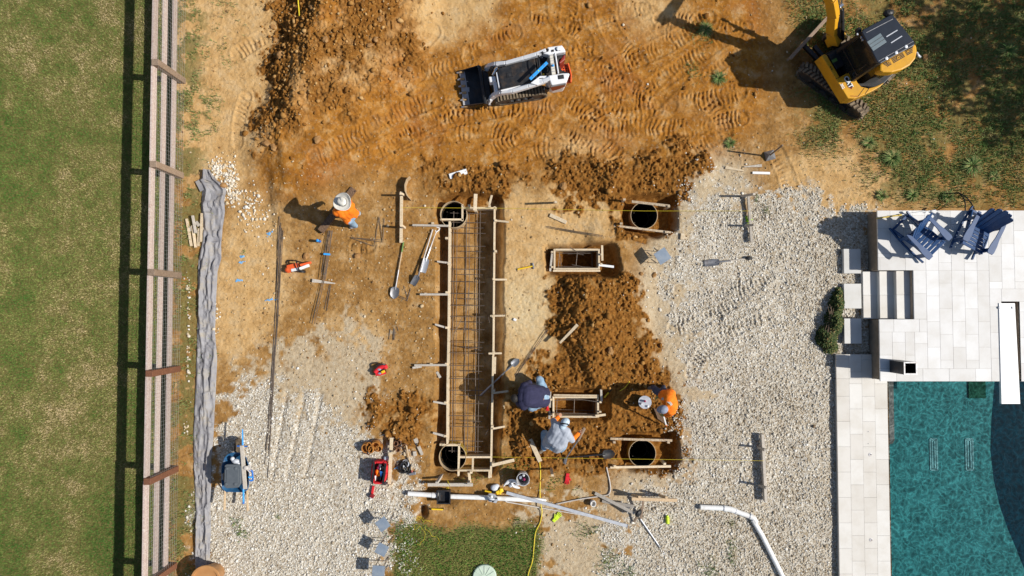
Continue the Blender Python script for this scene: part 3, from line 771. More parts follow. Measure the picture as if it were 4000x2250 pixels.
print("grass")
def blades(name, x, y, length, width, mat, tone, lean=0.9):
    n = len(x); z = hz(x, y)
    a = RNG.uniform(0, 2 * math.pi, n); l = length * RNG.uniform(0.6, 1.3, n); tl = RNG.uniform(0.25, lean, n)
    dx, dy = np.cos(a), np.sin(a); w = width * RNG.uniform(0.7, 1.3, n) / 2
    b = np.stack([x, y, z - 0.004], -1); s = np.stack([-dy * w, dx * w, 0 * w], -1)
    mid = b + np.stack([dx * l * tl * 0.35, dy * l * tl * 0.35, l * 0.62], -1)
    tip = b + np.stack([dx * l * tl, dy * l * tl, l * np.sqrt(np.clip(1 - tl * tl * 0.75, 0.1, 1))], -1)
    V = np.stack([b - s, b + s, mid + s * 0.8, mid - s * 0.8, tip], 1)
    base_i = (np.arange(n) * 5)[:, None]
    F = np.concatenate([base_i + np.array([[0, 1, 2]]), base_i + np.array([[0, 2, 3]]), base_i + np.array([[3, 2, 4]])], 0)
    return big_mesh(name, V.reshape(-1, 3), F, mat, np.repeat(tone, 5))
def grass_mat(name, stops):
    t = NT(name); at = t.n("ShaderNodeAttribute"); at.attribute_name = "tone"
    c = t.ramp(at.outputs["Fac"], stops); t.base(c); t.set(0.7, 0, 0.25)
    t.bsdf.inputs["Subsurface Weight"].default_value = 0.0
    return t.mat
M['lawn'] = grass_mat('lawn blades', [(0.0, (0.070, 0.165, 0.024)), (0.3, (0.150, 0.220, 0.044)), (0.55, (0.255, 0.265, 0.078)), (0.8, (0.42, 0.345, 0.150)), (1.0, (0.60, 0.47, 0.26))])
lm = z_lawn.copy(); lm[(PXm < -60)] = 0
for (a_, b_, r_) in ((165, 1540, 16), (200, 1535, 18), (198, 1575, 12), (452, 1880, 22), (132, 1425, 16), (128, 1450, 10), (160, 1375, 12)):
    lm *= 1 - spot(a_, b_, r_, r_ * 1.2)
lx, ly = scatter(2300000, lm * 0.62)
green = spot(430, 2050, 110, 170, 0.55) + spot(340, 90, 30, 40, .3) + spot(250, 1440, 80, 40, .25) + zone([(520, -300), (575, -300), (565, 2700), (505, 2700)], 8, 0.3) * 0.22
tn = np.clip(0.46 + 0.55 * mz(n_big, lx, ly) + 0.55 * mz(n_mid, lx, ly) + 0.3 * mz(n_fine, lx, ly) - mz(green, lx, ly) + RNG.normal(0, 0.17, len(lx)), 0, 1)
lawn = blades("lawn_grass", lx, ly, 0.042, 0.011, M['lawn'], tn)
tag(lawn, "mown olive green lawn on the far side of the fence", "grass", kind="stuff")
gb = z_grb.copy()
for (a_, b_, r_) in ((2000, 1830, 60), (2180, 1900, 34), (2155, 1915, 30), (2265, 1915, 16), (1870, 1865, 40), (1800, 1880, 30), (2040, 1800, 20)): gb = np.maximum(gb, spot(a_, b_, r_, r_ * 0.7, 0.45))
bx_, by_ = scatter(1500000, gb * 0.6)
tn = np.clip(0.30 + 0.35 * mz(n_mid, bx_, by_) + 0.25 * mz(n_big, bx_, by_) + RNG.normal(0, 0.15, len(bx_)), 0, 1)
M['turf'] = grass_mat('turf blades', [(0.0, (0.045, 0.145, 0.018)), (0.35, (0.115, 0.220, 0.032)), (0.65, (0.23, 0.27, 0.065)), (1.0, (0.48, 0.41, 0.19))])
gb_o = blades("turf_grass", bx_, by_, 0.06, 0.012, M['turf'], tn)
tag(gb_o, "patch of green turf at the foot of the site beside the gravel", "grass", kind="stuff")
wn_ = fbm(MY, MX, 0.8, 4, 0.6); wn2 = fbm(MY, MX, 0.22, 3, 0.6)
wd = z_weed * np.clip(0.85 + 2.4 * wn_ + 1.1 * wn2, 0, 1)
tuf = zone([(690, -300), (740, -300), (735, 300), (790, 320), (830, 560), (770, 640), (690, 620)], 4)
wd = np.maximum(wd, tuf * np.clip(0.05 + 2.2 * wn2 + 1.2 * wn_, 0, 1))
wd = np.maximum(wd, strip * np.clip(0.0 + 1.6 * wn2 + 0.6 * wn_, 0, 0.5))
wd = np.maximum(wd, zone([(790, -200), (930, -200), (880, 250), (800, 300)], 10) * np.clip(-0.12 + 2.0 * wn2, 0, 0.6))
for (a_, b_, r_) in ((2720, 280, 30), (2760, 120, 44), (2850, 560, 34), (2810, 1000 - 695, 20), (935, 2040, 22), (950, 2095, 26), (1550, 2060, 30), (2300, 2080, 40), (2390, 2210, 40), (2850, 2130, 24),
                     (2855, 2170, 26), (2760, 2215, 30), (2450, 2240, 26), (2850, 2040, 16), (960, 1060 - 40, 14), (2020, 2060, 20), (3160, 560, 50), (3000, 820, 18), (2960, 790, 12), (1075, 2030, 16)):
    wd = np.maximum(wd, spot(a_, b_, r_, r_, 0.6))
wd[deck | pitmask] = 0
ux, uy = scatter(1500000, np.clip(wd, 0, 1) * 0.6)
tn = np.clip(0.42 + 0.5 * mz(wn2, ux, uy) + 0.3 * mz(wn_, ux, uy) + RNG.normal(0, 0.17, len(ux)), 0, 1)
M['weed'] = grass_mat('weed blades', [(0.0, (0.050, 0.130, 0.025)), (0.4, (0.115, 0.200, 0.045)), (0.7, (0.21, 0.24, 0.08)), (1.0, (0.45, 0.33, 0.14))])
wo = blades("rough_weeds", ux, uy, 0.075, 0.013, M['weed'], tn, 0.97)
tag(wo, "rough weeds and grass growing through the bare soil", "weeds", kind="stuff")
# ================================================================== POOL, DECK, FENCE
print("deck")
def stone_mat(name, a, b, c):
    t = NT(name); oi = t.n("ShaderNodeAttribute"); oi.attribute_name = "tone"
    base = t.ramp(oi.outputs["Fac"], [(0.0, a), (0.5, b), (1.0, c)])
    v = t.ramp(t.noise(2.4, 6, 0.6), [(0.3, (0.90, 0.88, 0.85)), (0.55, (1.0, 1.0, 1.0)), (0.75, (1.04, 1.04, 1.04))])
    sp_ = t.ramp(t.noise(45, 3, 0.6), [(0.68, (1, 1, 1)), (0.76, (0.80, 0.77, 0.72))])
    t.base(t.mix(1.0, t.mix(1.0, base, v, 'MULTIPLY'), sp_, 'MULTIPLY')); t.set(0.6, 0, 0.3); t.bump(t.noise(60, 3), 0.15, 0.004); return t.mat
M['paver'] = stone_mat('pale limestone paver', (0.64, 0.625, 0.60), (0.70, 0.69, 0.675), (0.75, 0.745, 0.735))
M['coping'] = stone_mat('cream limestone coping', (0.62, 0.585, 0.53), (0.67, 0.64, 0.59), (0.72, 0.70, 0.66))
M['joint'] = noisy('paver joint', (0.40, 0.37, 0.33), (0.50, 0.47, 0.42), 20, 0.9)
M['veneer'] = None
def veneer():
    t = NT('stacked stone veneer')
    br = t.n("ShaderNodeTexBrick"); mp = t.n("ShaderNodeMapping"); mp.inputs["Rotation"].default_value = (math.radians(90), 0, math.radians(90))
    t.l(t.coord(), mp.inputs["Vector"]); t.l(mp.outputs[0], br.inputs["Vector"])
    br.inputs["Scale"].default_value = 1.0; br.inputs["Brick Width"].default_value = 0.28; br.inputs["Row Height"].default_value = 0.075
    br.inputs["Mortar Size"].default_value = 0.004
    br.inputs["Color1"].default_value = (0.40, 0.30, 0.21, 1); br.inputs["Color2"].default_value = (0.55, 0.46, 0.36, 1); br.inputs["Mortar"].default_value = (0.25, 0.2, 0.15, 1)
    v = t.ramp(t.noise(9, 5), [(0.3, (0.8,) * 3), (0.7, (1.1,) * 3)])
    t.base(t.mix(1.0, br.outputs["Color"], v, 'MULTIPLY')); t.set(0.85, 0, 0.2); t.bump(br.outputs["Fac"], 0.6, -0.02); return t.mat
M['veneer'] = veneer()
def slab_mesh(name, rects, z0, z1, mat, parent, gap=0.005):
    mb = MB(); tones = []
    for (x0, y0, x1, y1) in rects:
        if x1 - x0 < 0.03 or y1 - y0 < 0.03: continue
        n0 = len(mb.v)
        mb.box(((x0 + x1) / 2, (y0 + y1) / 2, (z0 + z1) / 2 + random.uniform(-0.001, 0.001)), (x1 - x0 - gap, y1 - y0 - gap, z1 - z0))
        tones += [random.random()] * (len(mb.v) - n0)
    o = obj(name, mb, mat, parent)
    at = o.data.attributes.new("tone", 'FLOAT', 'POINT'); at.data.foreach_set("value", tones)
    return o
def tiles(rect, w, l, phase=0.0, along='y'):
    """running bond cells cut to a rectangle"""
    x0, y0, x1, y1 = rect; out = []
    if along == 'x':
        return [(a, b, c, d) for (b, a, d, c) in tiles((y0, x0, y1, x1), w, l, phase)]
    i = 0; x = x0
    while x < x1 - 0.02:
        xe = min(x + w, x1); y = y1 + l * ((i * 0.5 + phase) % 1.0); 
        while y > y0 + 0.02:
            ye = max(y - l, y0); yt = min(y, y1)
            if yt - ye > 0.03: out.append((x, ye, xe, yt))
            y -= l
        x = xe; i += 1
    return out
ZD = 0.58
def R(px0, py0, px1, py1, z):
    a, b = P(px0, py1, z), P(px1, py0, z); return (a.x, a.y, b.x, b.y)
deck_root = thing("pool_deck", "raised white limestone pool deck with steps in its left side", None)
deck_root["kind"] = "structure"
tw, tl_ = 0.302, 0.604
rects = []
rA = R(3431, 822, 3563, 1056, ZD); rB = R(3431, 1247, 3563, 1490, ZD); rC = R(3563, 822, 3858, 1490, ZD)
rD = R(3858, 822, 3903, 1490, ZD); rD2 = R(3903, 822, 3990, 1178, ZD); rE = R(3990, 822, 4160, 1490, ZD)
XW = rA[0]; YT = rA[3]; YB = rB[1]; XS = rA[2]
cop = 0.30
rects += tiles((XW, rA[1] + cop, XS, YT), tw, tl_, 0.3) + tiles((XW, rA[1], XS + .3, rA[1] + cop), cop, tl_, 0.2, 'x')
rects += tiles((XW, rB[1] + cop, XS, rB[3] - cop), tw, tl_, 0.1) + tiles((XW, rB[3] - cop, XS + .3, rB[3]), cop, tl_, 0.7, 'x')
rects += tiles((XS + .3, rA[1], rC[2] - .0, YT), tw, tl_, 0.45) + tiles((XS, rA[1] + cop, XS + .3, YT), tw, tl_, 0.8)
rects += tiles((XS, rB[3], XS + .3, rA[1]), .3, tl_, 0.1) + tiles((XS, YB + cop, XS + .3, rB[3] - cop), .3, tl_, 0.55)
rects += tiles((XS + .3, YB + cop, rC[2], rA[1]), tw, tl_, 0.0)
rects += tiles((XW, YB, rC[2], YB + cop), cop, 0.62, 0.4, 'x')
rects += tiles((rC[2], YB, rD[2], rD2[1] + .3), rD[2] - rD[0], tl_, 0.3) + tiles((rC[2], rD2[1], rE[2], rD2[1] + .29), .29, .62, 0.2, 'x')[0:0]
rects += tiles((rC[2], rD2[1] + .3, rE[2], YT), tw, tl_, 0.2) + tiles((rD2[0], rD2[1], rE[2], rD2[1] + .3), .3, .62, 0.5, 'x')
rects += tiles((rE[0], YB, rE[2], rD2[1]), tw, tl_, 0.6)
slab_mesh("paving", rects, ZD - 0.045, ZD, M['paver'], deck_root, 0.006)
mb = MB()
inx = 0.045   # walls stand back under the overhanging slabs
for rc in ((XW + inx, rA[1] + 0.01, XS - .01, YT - .03), (XW + inx, YB + .03, XS - .01, rB[3] - .01), (XS - .01, YB + .03, rD[2] - .02, YT - .03), (rD[2] - .02, rD2[1] + .02, rE[0] + .02, YT - .03), (rE[0] + .02, YB + .03, rE[2], YT - .03)):
    mb.box(((rc[0] + rc[2]) / 2, (rc[1] + rc[3]) / 2, (ZD - 0.047) / 2 - 0.05), (rc[2] - rc[0], rc[3] - rc[1], ZD - 0.047 + 0.1))
mb.box(((rD2[0] + rD2[2]) / 2, (YB + rD2[1]) / 2, 0.12), (rD2[2] - rD2[0] + .06, rD2[1] - YB - .06, 0.34))
obj("retaining_wall", mb, M['veneer'], deck_root)
mb = MB(); M['bed'] = noisy('pale paver joint', (0.42, 0.40, 0.37), (0.50, 0.48, 0.45), 20, 0.9)
for rc in ((XW + .01, rA[1] + .006, XS - .003, YT - .006), (XW + .01, YB + .006, XS - .003, rB[3] - .006), (XS + .003, YB + .006, rD[2] - .006, YT - .006), (rD[2] - .003, rD2[1] + .006, rE[0] - .003, YT - .006), (rE[0] + .003, YB + .006, rE[2] - .01, YT - .006)):
    mb.box(((rc[0] + rc[2]) / 2, (rc[1] + rc[3]) / 2, ZD - .025), (rc[2] - rc[0], rc[3] - rc[1], .034))
obj("joint_bed", mb, M['bed'], deck_root)
# steps cut in the left side
a = P(3563, 1056, ZD); b = P(3563, 1247, ZD)
for k in range(3):
    z = ZD * (k + 1) / 4
    x0 = XW - 0.15 + k * 0.325
    rr = [(x0, b.y + .004, XS - .004, (a.y + b.y) / 2), (x0, (a.y + b.y) / 2, XS - .004, a.y - .004)]
    slab_mesh("step", rr, z - (0.143 if k else 0.2), z, M['coping'], deck_root, 0.004)
# lower coping beside the pool
ZL = 0.12
cp = thing("pool_coping", "low cream stone walkway along the left edge of the pool", None); cp["kind"] = "structure"
a = P(3266, 1384, ZL); b = P(3466, 1500, ZL)
cw = (b.x - a.x) / 4
cells = tiles((a.x, -9.5, b.x, YB + .02), cw, 0.604, 0.3) + tiles((a.x, YB + .02, XW + inx - 0.004, a.y), cw, 0.604, 0.8)
slab_mesh("paving", cells, ZL - 0.05, ZL, M['coping'], cp, 0.004)
mb = MB(); mb.box(((a.x + b.x) / 2, (-9.5 + YB) / 2, 0.0), (b.x - a.x - 0.03, YB + 9.5, 2 * (ZL - 0.052)))
mb.box(((a.x + XW) / 2 + .015, (a.y + YB) / 2 + .02, 0.0), (XW - a.x - 0.0, a.y - YB - 0.06, 2 * (ZL - 0.053)))
obj("coping_base", mb, M['joint'], cp)
PXL = b.x                                              # pool's left edge
for k, (px, py, r) in enumerate(((3399, 1776, 0.042), (3402, 2109, 0.042), (3392, 1686, 0.012), (3392, 1733, 0.012))):
    mb = MB(); c = P(px, py, ZL); mb.lathe([(r, -0.01), (r, 0.004), (r * .8, 0.007), (0, 0.007)], c, 16)
    if r > .03:
        o = obj("deck_anchor", mb, M['steel_lip'], loc=c); tag(o, ("round metal anchor set in the coping opposite the drain grates" if k == 0 else "round metal anchor set low in the coping near the pool's lower edge"), "anchor", "metal anchors set in the coping")
        m2 = MB(); m2.box((c.x + 0.012, c.y, c.z + 0.010), (0.04, 0.018, 0.006)); obj("slot", m2, M['black'], o)
    else:
        o = obj("deck_stud", mb, M['steel'], loc=c); tag(o, "small dark stud in the coping, " + ("upper of the pair" if py < 1700 else "lower of the pair"), "stud", "studs in the coping")
# pool shell
ZW = 0.0
def plain(name, c, rough=0.6): return noisy(name, tuple(v * .85 for v in c), tuple(min(v * 1.12, 1) for v in c), 3.5, rough, bump=0.2, bscale=60)
M['pool_floor'] = plain('pool plaster', (0.15, 0.50, 0.50)); M['pool_shade'] = plain('shade-dark plaster', (0.035, 0.085, 0.15))  # shade over the pool's right end is put into the navy plaster colour
mb = MB()
PX1 = 23.0; PY0 = -21.0; DF = -1.25; DD = -4.2
edge = [P(x, y, DF) for x, y in ((3884, 1440), (3884, 1500), (3872, 1640), (3868, 1760), (3882, 1880), (3906, 1980), (3938, 2070), (3968, 2140), (4005, 2235), (4060, 2330), (4200, 2500))]
left_f = [(PXL, POOL_Y1 + .05, DF)] + [tuple(p) for p in edge] + [(edge[-1].x, PY0, DF), (PXL, PY0, DF)]
mb.add(left_f, [list(range(len(left_f)))[::-1]])
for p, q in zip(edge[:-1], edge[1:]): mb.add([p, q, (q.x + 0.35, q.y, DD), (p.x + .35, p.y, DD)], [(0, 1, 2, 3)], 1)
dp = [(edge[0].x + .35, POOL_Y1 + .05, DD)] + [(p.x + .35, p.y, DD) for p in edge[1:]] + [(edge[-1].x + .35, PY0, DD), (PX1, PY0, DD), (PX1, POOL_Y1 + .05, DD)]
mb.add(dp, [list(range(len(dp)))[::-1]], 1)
yt = YB + 0.02
mb.add([(PXL, yt, ZL - .055), (PXL, PY0, ZL - .055), (PXL, PY0, DF), (PXL, yt, DF)], [(0, 1, 2, 3)])
mb.add([(PXL, yt, ZD - .05), (PX1, yt, ZD - .05), (PX1, yt, DD), (PXL, yt, DD)], [(0, 1, 2, 3)])
mb.add([(PX1, yt, .1), (PX1, PY0, .1), (PX1, PY0, DD), (PX1, yt, DD)], [(0, 1, 2, 3)])
mb.add([(PXL, PY0, .1), (PX1, PY0, .1), (PX1, PY0, DD), (PXL, PY0, DD)], [(3, 2, 1, 0)])
pool = obj("pool_basin", mb, [M['pool_floor'], M['pool_shade']]); tag(pool, "plastered basin under the pool water", "pool", kind="structure")
mb = MB(); a = P(3466, 1470, -0.1); b = P(3491, 1735, -0.1)
pts = [(a.x + .004, yt - .01), (b.x, yt - .01), (b.x, b.y + .1), (b.x - .04, b.y + .03), (b.x - .11, b.y), (a.x + .004, b.y)]
mb.prism(pts, -1.2, -0.06); M['ledge'] = plain('grey ledge stone', (0.36, 0.38, 0.36)); obj("ledge", mb, M['ledge'], pool)
a = P(3785, 1490, -1.2); b = P(3853, 1556, -1.2)
mb = MB(); mb.box(((a.x + b.x) / 2, (a.y + b.y) / 2, DF + .02), (b.x - a.x, a.y - b.y, .03)); M['drain_green'] = plain('green drain cover', (0.03, 0.16, 0.08))
obj("sump_cover", mb, M['drain_green'], pool)
M['grate'] = noisy('pale drain frame', (0.80, 0.92, 0.94), (0.86, 0.97, 0.98), 10, 0.5)
for k, (x0, x1, y0, y1) in enumerate(((3632, 3661, 1714, 1836), (3771, 3801, 1714, 1836))):
    a, b = P(x0, y0, DF), P(x1, y1, DF); mb = MB(); w = 0.034
    for ins in (0.0, 0.055):
        X_0, X_1, Y_0, Y_1 = a.x + ins, b.x - ins, b.y + ins * .6, a.y - ins * .6
        lp = []
        for (u0, v0), (u1, v1) in (((X_0, Y_0), (X_0, Y_1)), ((X_0, Y_1), (X_1, Y_1)), ((X_1, Y_1), (X_1, Y_0)), ((X_1, Y_0), (X_0, Y_0))):
            mb.beam((u0, v0, DF + .012), (u1, v1, DF + .012), w, 0.012)
    o = obj("drain_grate", mb, M['grate'], loc=((a.x + b.x) / 2, (a.y + b.y) / 2, DF))
    tag(o, "pale rectangular drain frame on the pool floor, " + ("nearer the stone coping" if k == 0 else "nearer the dark deep end"), "drain", "pair of drain frames on the pool floor")
# water
def water_material():
    t = NT('pool water'); nt = t.t
    nt.nodes.remove(t.bsdf)
    n1 = t.n("ShaderNodeTexVoronoi"); n1.feature = 'SMOOTH_F1'; n1.inputs["Scale"].default_value = 6.0; n1.inputs["Smoothness"].default_value = 0.6
    wob = t.n("ShaderNodeTexNoise"); wob.inputs["Scale"].default_value = 2.6; wob.inputs["Detail"].default_value = 4; t.l(t.coord(), wob.inputs["Vector"])
    vm = t.n("ShaderNodeVectorMath"); vm.operation = 'MULTIPLY_ADD'; t.l(wob.outputs["Color"], vm.inputs[0]); vm.inputs[1].default_value = (0.5, 0.5, 0.0); t.l(t.coord(), vm.inputs[2])
    t.l(vm.outputs[0], n1.inputs["Vector"])
    n2 = t.n("ShaderNodeTexVoronoi"); n2.feature = 'DISTANCE_TO_EDGE'; n2.inputs["Scale"].default_value = 6.6; t.l(vm.outputs[0], n2.inputs["Vector"])
    n3 = t.n("ShaderNodeTexVoronoi"); n3.feature = 'DISTANCE_TO_EDGE'; n3.inputs["Scale"].default_value = 11.0; t.l(vm.outputs[0], n3.inputs["Vector"])
    # caustic light net painted into the water's transparency colour
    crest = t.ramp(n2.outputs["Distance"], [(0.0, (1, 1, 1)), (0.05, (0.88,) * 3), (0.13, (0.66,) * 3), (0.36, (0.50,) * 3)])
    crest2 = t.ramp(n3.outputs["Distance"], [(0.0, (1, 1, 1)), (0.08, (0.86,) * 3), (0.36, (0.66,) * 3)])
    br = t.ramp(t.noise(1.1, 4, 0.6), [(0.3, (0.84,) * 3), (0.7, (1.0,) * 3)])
    caustic_tint = t.mix(1.0, t.mix(1.0, crest, crest2, 'MULTIPLY'), br, 'MULTIPLY')
    tr = t.n("ShaderNodeBsdfTransparent"); t.l(caustic_tint, tr.inputs["Color"])
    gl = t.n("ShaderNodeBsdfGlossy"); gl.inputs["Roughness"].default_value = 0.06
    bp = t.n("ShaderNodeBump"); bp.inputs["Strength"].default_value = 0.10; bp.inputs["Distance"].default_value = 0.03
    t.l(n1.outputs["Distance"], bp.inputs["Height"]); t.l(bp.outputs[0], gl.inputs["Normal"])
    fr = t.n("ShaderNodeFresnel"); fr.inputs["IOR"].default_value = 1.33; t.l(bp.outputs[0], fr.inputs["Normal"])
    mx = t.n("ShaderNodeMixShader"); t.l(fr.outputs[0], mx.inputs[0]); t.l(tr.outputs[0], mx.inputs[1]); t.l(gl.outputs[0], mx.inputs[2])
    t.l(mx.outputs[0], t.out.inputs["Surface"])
    va = t.n("ShaderNodeVolumeAbsorption"); va.inputs["Color"].default_value = (0.03, 0.74, 0.80, 1); va.inputs["Density"].default_value = 0.30
    t.l(va.outputs[0], t.out.inputs["Volume"]); return t.mat
M['water'] = water_material()
mb = MB()
mb.add([(PXL - .02, PY0 - .02, ZW), (PX1 + .02, PY0 - .02, ZW), (PX1 + .02, yt + .02, ZW), (PXL - .02, yt + .02, ZW), (PXL - .02, PY0 - .02, DD - .2), (PX1 + .02, PY0 - .02, DD - .2), (PX1 + .02, yt + .02, DD - .2), (PXL - .02, yt + .02, DD - .2)],
       [(0, 1, 2, 3), (7, 6, 5, 4), (0, 4, 5, 1), (1, 5, 6, 2), (2, 6, 7, 3), (3, 7, 4, 0)])
wt = obj("pool_water", mb, M['water']); tag(wt, "rippled teal water in the swimming pool", "water", kind="structure")
# diving board
db = thing("diving_board", "white diving board reaching from the deck slot over the water", "diving board", P(3940, 1400, ZD))
zb = ZD + 0.02
mb = MB(); q = [P(x, y, zb) for x, y in ((3902, 1184), (3965, 1184), (3986, 1578), (3912, 1578))]; mb.prism([(p.x, p.y) for p in q], zb - .07, zb)
obj("board", mb, M['white'], db, bevel=0.008)
mb = MB(); a, b = P(3904, 1210, zb), P(3968, 1210, zb); mb.box(((a.x + b.x) / 2, a.y - .35, zb - .19), (.32, .5, .22)); obj("stand", mb, M['steel'], db)
for px in (3904, 3955):
    mb = MB(); mb.lathe([(.03, -.002), (.03, .012), (.02, .02), (0, .022)], P(px, 1202, zb), 14); obj("bolt_cap", mb, M['white'], db)
# three concrete pads
M['pad'] = stone_mat('cast concrete pad', (0.56, 0.55, 0.52), (0.62, 0.61, 0.58), (0.66, 0.65, 0.62))
for k, (x0, y0, x1, y1) in enumerate(((3297, 972, 3362, 1068), (3298, 1108, 3364, 1205), (3299, 1244, 3365, 1342))):
    a, b = P(x0, y1, .13), P(x1, y0, .13); mb = MB()
    mb.box(((a.x + b.x) / 2, (a.y + b.y) / 2, .06), (b.x - a.x, b.y - a.y, .14))
    o = obj("concrete_pad", mb, M['pad'], bevel=0.006, loc=((a.x + b.x) / 2, (a.y + b.y) / 2, 0))
    at = o.data.attributes.new("tone", 'FLOAT', 'POINT'); at.data.foreach_set("value", [0.3 + .2 * k] * len(o.data.vertices))
    tag(o, ("topmost stepping pad, mostly in the deck's shadow", "middle stepping pad in full sun in front of the steps", "lowest stepping pad, next to the coping corner")[k], "stepping pad", "concrete stepping pads before the deck")
# black planter
pl = thing("planter", "tall square black planter standing empty by the pool edge", "planter", P(3480, 1440, ZD))
zt = ZD + .60; a, b = P(3530, 1463, zt), P(3580, 1414, zt); t_ = .014; mb = MB(); w, h = b.x - a.x, b.y - a.y
for (cx_a, cy_a, sx, sy) in ((a.x + t_ / 2, (a.y + b.y) / 2, t_, h), (b.x - t_ / 2, (a.y + b.y) / 2, t_, h), ((a.x + b.x) / 2, a.y + t_ / 2, w - 2 * t_, t_), ((a.x + b.x) / 2, b.y - t_ / 2, w - 2 * t_, t_)):
    mb.box((cx_a, cy_a, ZD + .305), (sx, sy, .59))
pl.location = ((a.x + b.x) / 2, (a.y + b.y) / 2, ZD)
obj("shell", mb, M['black_paint'], pl)
mb = MB(); 
for (cx_a, cy_a, sx, sy) in ((a.x + .012, (a.y + b.y) / 2, .03, h + .012), (b.x - .012, (a.y + b.y) / 2, .03, h + .012), ((a.x + b.x) / 2, a.y + .012, w - .05, .03), ((a.x + b.x) / 2, b.y - .012, w - .05, .03)): mb.box((cx_a, cy_a, ZD + .611), (sx, sy, .02))
obj("rim", mb, M['steel'], pl)
mb = MB(); mb.box(((a.x + b.x) / 2, (a.y + b.y) / 2, ZD + .1), (w - .04, h - .04, .1)); obj("soil", mb, M['soil_dark'], pl)
# telescopic pool pole
pp = thing("pool_pole", "telescopic pool pole, gold and white, lying along the deck's top edge", "pole", P(3530, 833, ZD))
z = ZD + .03
mb = MB(); mb.tube([P(3425, 853, z), P(3510, 841, z)], .018, 10); mb.tube([P(3510, 841, z), P(3521, 839, z)], .026, 10); obj("outer_tube", mb, M['brass'], pp, True)
mb = MB(); mb.tube([P(3521, 839, z), P(3655, 821, z)], .014, 10); mb.tube([P(3614, 829, z), P(3621, 828, z)], .02, 10); obj("inner_tube", mb, M['white'], pp, True)
# rocking garden chairs
def make_chair():
    t = thing("garden_chair", "navy slatted garden chair nearer the deck's left edge, facing down right", "chair", (0, 0, 0), 0, "navy garden chairs on the deck")
    m = M['navy_chair']
    for k in range(6):
        f = k / 5; mb = MB(); y = .33 - f * .46; z = .40 - f * .09
        mb.box((0, y, z), (.54 - .03 * f, .078, .022), rot=Matrix.Rotation(math.radians(11), 3, 'X')); obj("seat_slat", mb, m, t, local=True, bevel=.004)
    for k in range(5):
        a_ = (k - 2) * math.radians(2.2); mb = MB(); top = (.66, .74, .77, .74, .66)[k]
        x0 = (k - 2) * .092
        b0 = Vector((x0, -.16, .27)); d = Vector((math.sin(a_), -.46, .89)).normalized(); b1 = b0 + d * top
        mb.beam(b0, b1, .086, .022, w2=.118); c = b1; mb.beam(b1 + d * .001, b1 + d * .035, .118, .022, w2=.07); obj("back_slat", mb, m, t, local=True, bevel=.004)
    mb = MB(); mb.beam((-.30, -.36, .54), (.30, -.36, .54), .03, .07); mb.beam((-.24, -.24, .33), (.24, -.24, .33), .03, .07); obj("back_rail", mb, m, t, local=True, bevel=.004)
    for s in (-1, 1):
        mb = MB(); pts = [(-.42, .035), (-.30, .045), (-.05, .05), (.12, .075), (.28, .08), (.34, .06)]
        poly = [(s * .315 + s * .0 - w_, y) for y, w_ in pts] + [(s * .315 + w_, y) for y, w_ in reversed(pts)]
        mb.prism(poly, .565, .59); obj("arm", mb, m, t, local=True, bevel=.004)
        mb = MB(); mb.beam((s * .285, .27, .02), (s * .285, .25, .564), .028, .10); obj("front_leg", mb, m, t, local=True, bevel=.004)
        mb = MB(); mb.path([(s * .25, .37, .37), (s * .25, .0, .31), (s * .25, -.35, .17), (s * .25, -.56, .08)], .028, .11); obj("side_rail", mb, m, t, local=True, bevel=.004)
        mb = MB(); pts = [(s * .285, y, .03 + .20 * (y + .08) ** 2) for y in np.linspace(-.66, .46, 9)]; mb.path(pts, .03, .06); obj("rocker", mb, m, t, local=True)
        mb = MB(); mb.beam((s * .285, -.30, .03), (s * .285, -.31, .564), .028, .08); obj("rear_leg", mb, m, t, local=True, bevel=.004)
    mb = MB(); mb.beam((-.28, -.58, .07), (.28, -.58, .07), .05, .03); obj("stretcher", mb, m, t, local=True)
    return t
ch = make_chair()
c = P(3632, 930, ZD + .56); ch.location = (c.x, c.y, ZD); ch.rotation_euler = (0, 0, math.atan2(-.69, -.72))
c = P(3842, 915, ZD + .56); ch2 = dup(ch, (c.x, c.y, ZD), math.atan2(.475, -.88), "navy slatted garden chair nearer the right edge, its tall back to the grass")
# black hoses by the deck
hs = thing("garden_hose", "loop of black hose arching out of the weeds onto the deck edge", "hose", G(3760, 790))
mb = MB()
for pts in (((3700, 757, .05), (3745, 752, .25), (3775, 770, .4), (3795, 795, .45), (3806, 818, ZD)), ((3745, 752, .05), (3765, 775, .2), (3771, 800, .3), (3770, 822, .4))):
    q = [P(*p) for p in pts]; qq = []
    for i in range(len(q) - 1):
        for k in range(5): qq.append(q[i].lerp(q[i + 1], k / 5))
    mb.tube(qq + [q[-1]], .014, 8)
obj("hose", mb, M['black'], hs, True)

# ------------------------------------------------------------------ fence
print("fence")
FH = 1.34
# post: (base px, top px)
POSTS = [(712, 316, 602, 250, 'fence_post'), (704, 686, 594, 640, 'fence_post'), (702, 1076, 588, 1064, 'fence_post'), (700, 1440, 590, 1455, 'post_brown'), (685, 1830, 578, 1868, 'post_brown'), (684, 2208, 582, 2268, 'post_brown'), (716, -60, 608, -150, 'fence_post')]
fence = thing("paddock_fence", "weathered three rail timber fence with wire mesh along the lawn", "fence", P(695, 1076, 0))
def fx(y):   # fence line (x at world y), at the foot of the posts
    a, b = P(712, 316, 0), P(686, 1830, 0); return a.x + (b.x - a.x) * (y - a.y) / (b.y - a.y)
ys = []
for (bx, by, tx, ty, mk) in sorted(POSTS, key=lambda p: -p[1]):
    pass
plist = sorted(POSTS, key=lambda p: p[1])
for (bx, by, tx, ty, mk) in plist:
    b0 = P(bx, by, 0); y = b0.y; x = fx(y)
    mb = MB(); mb.beam((x, y, -.05), (x - .0, y + random.uniform(-.01, .01), FH), .16, .145)
    obj("post", mb, M[mk], fence, bevel=.008); ys.append(y)
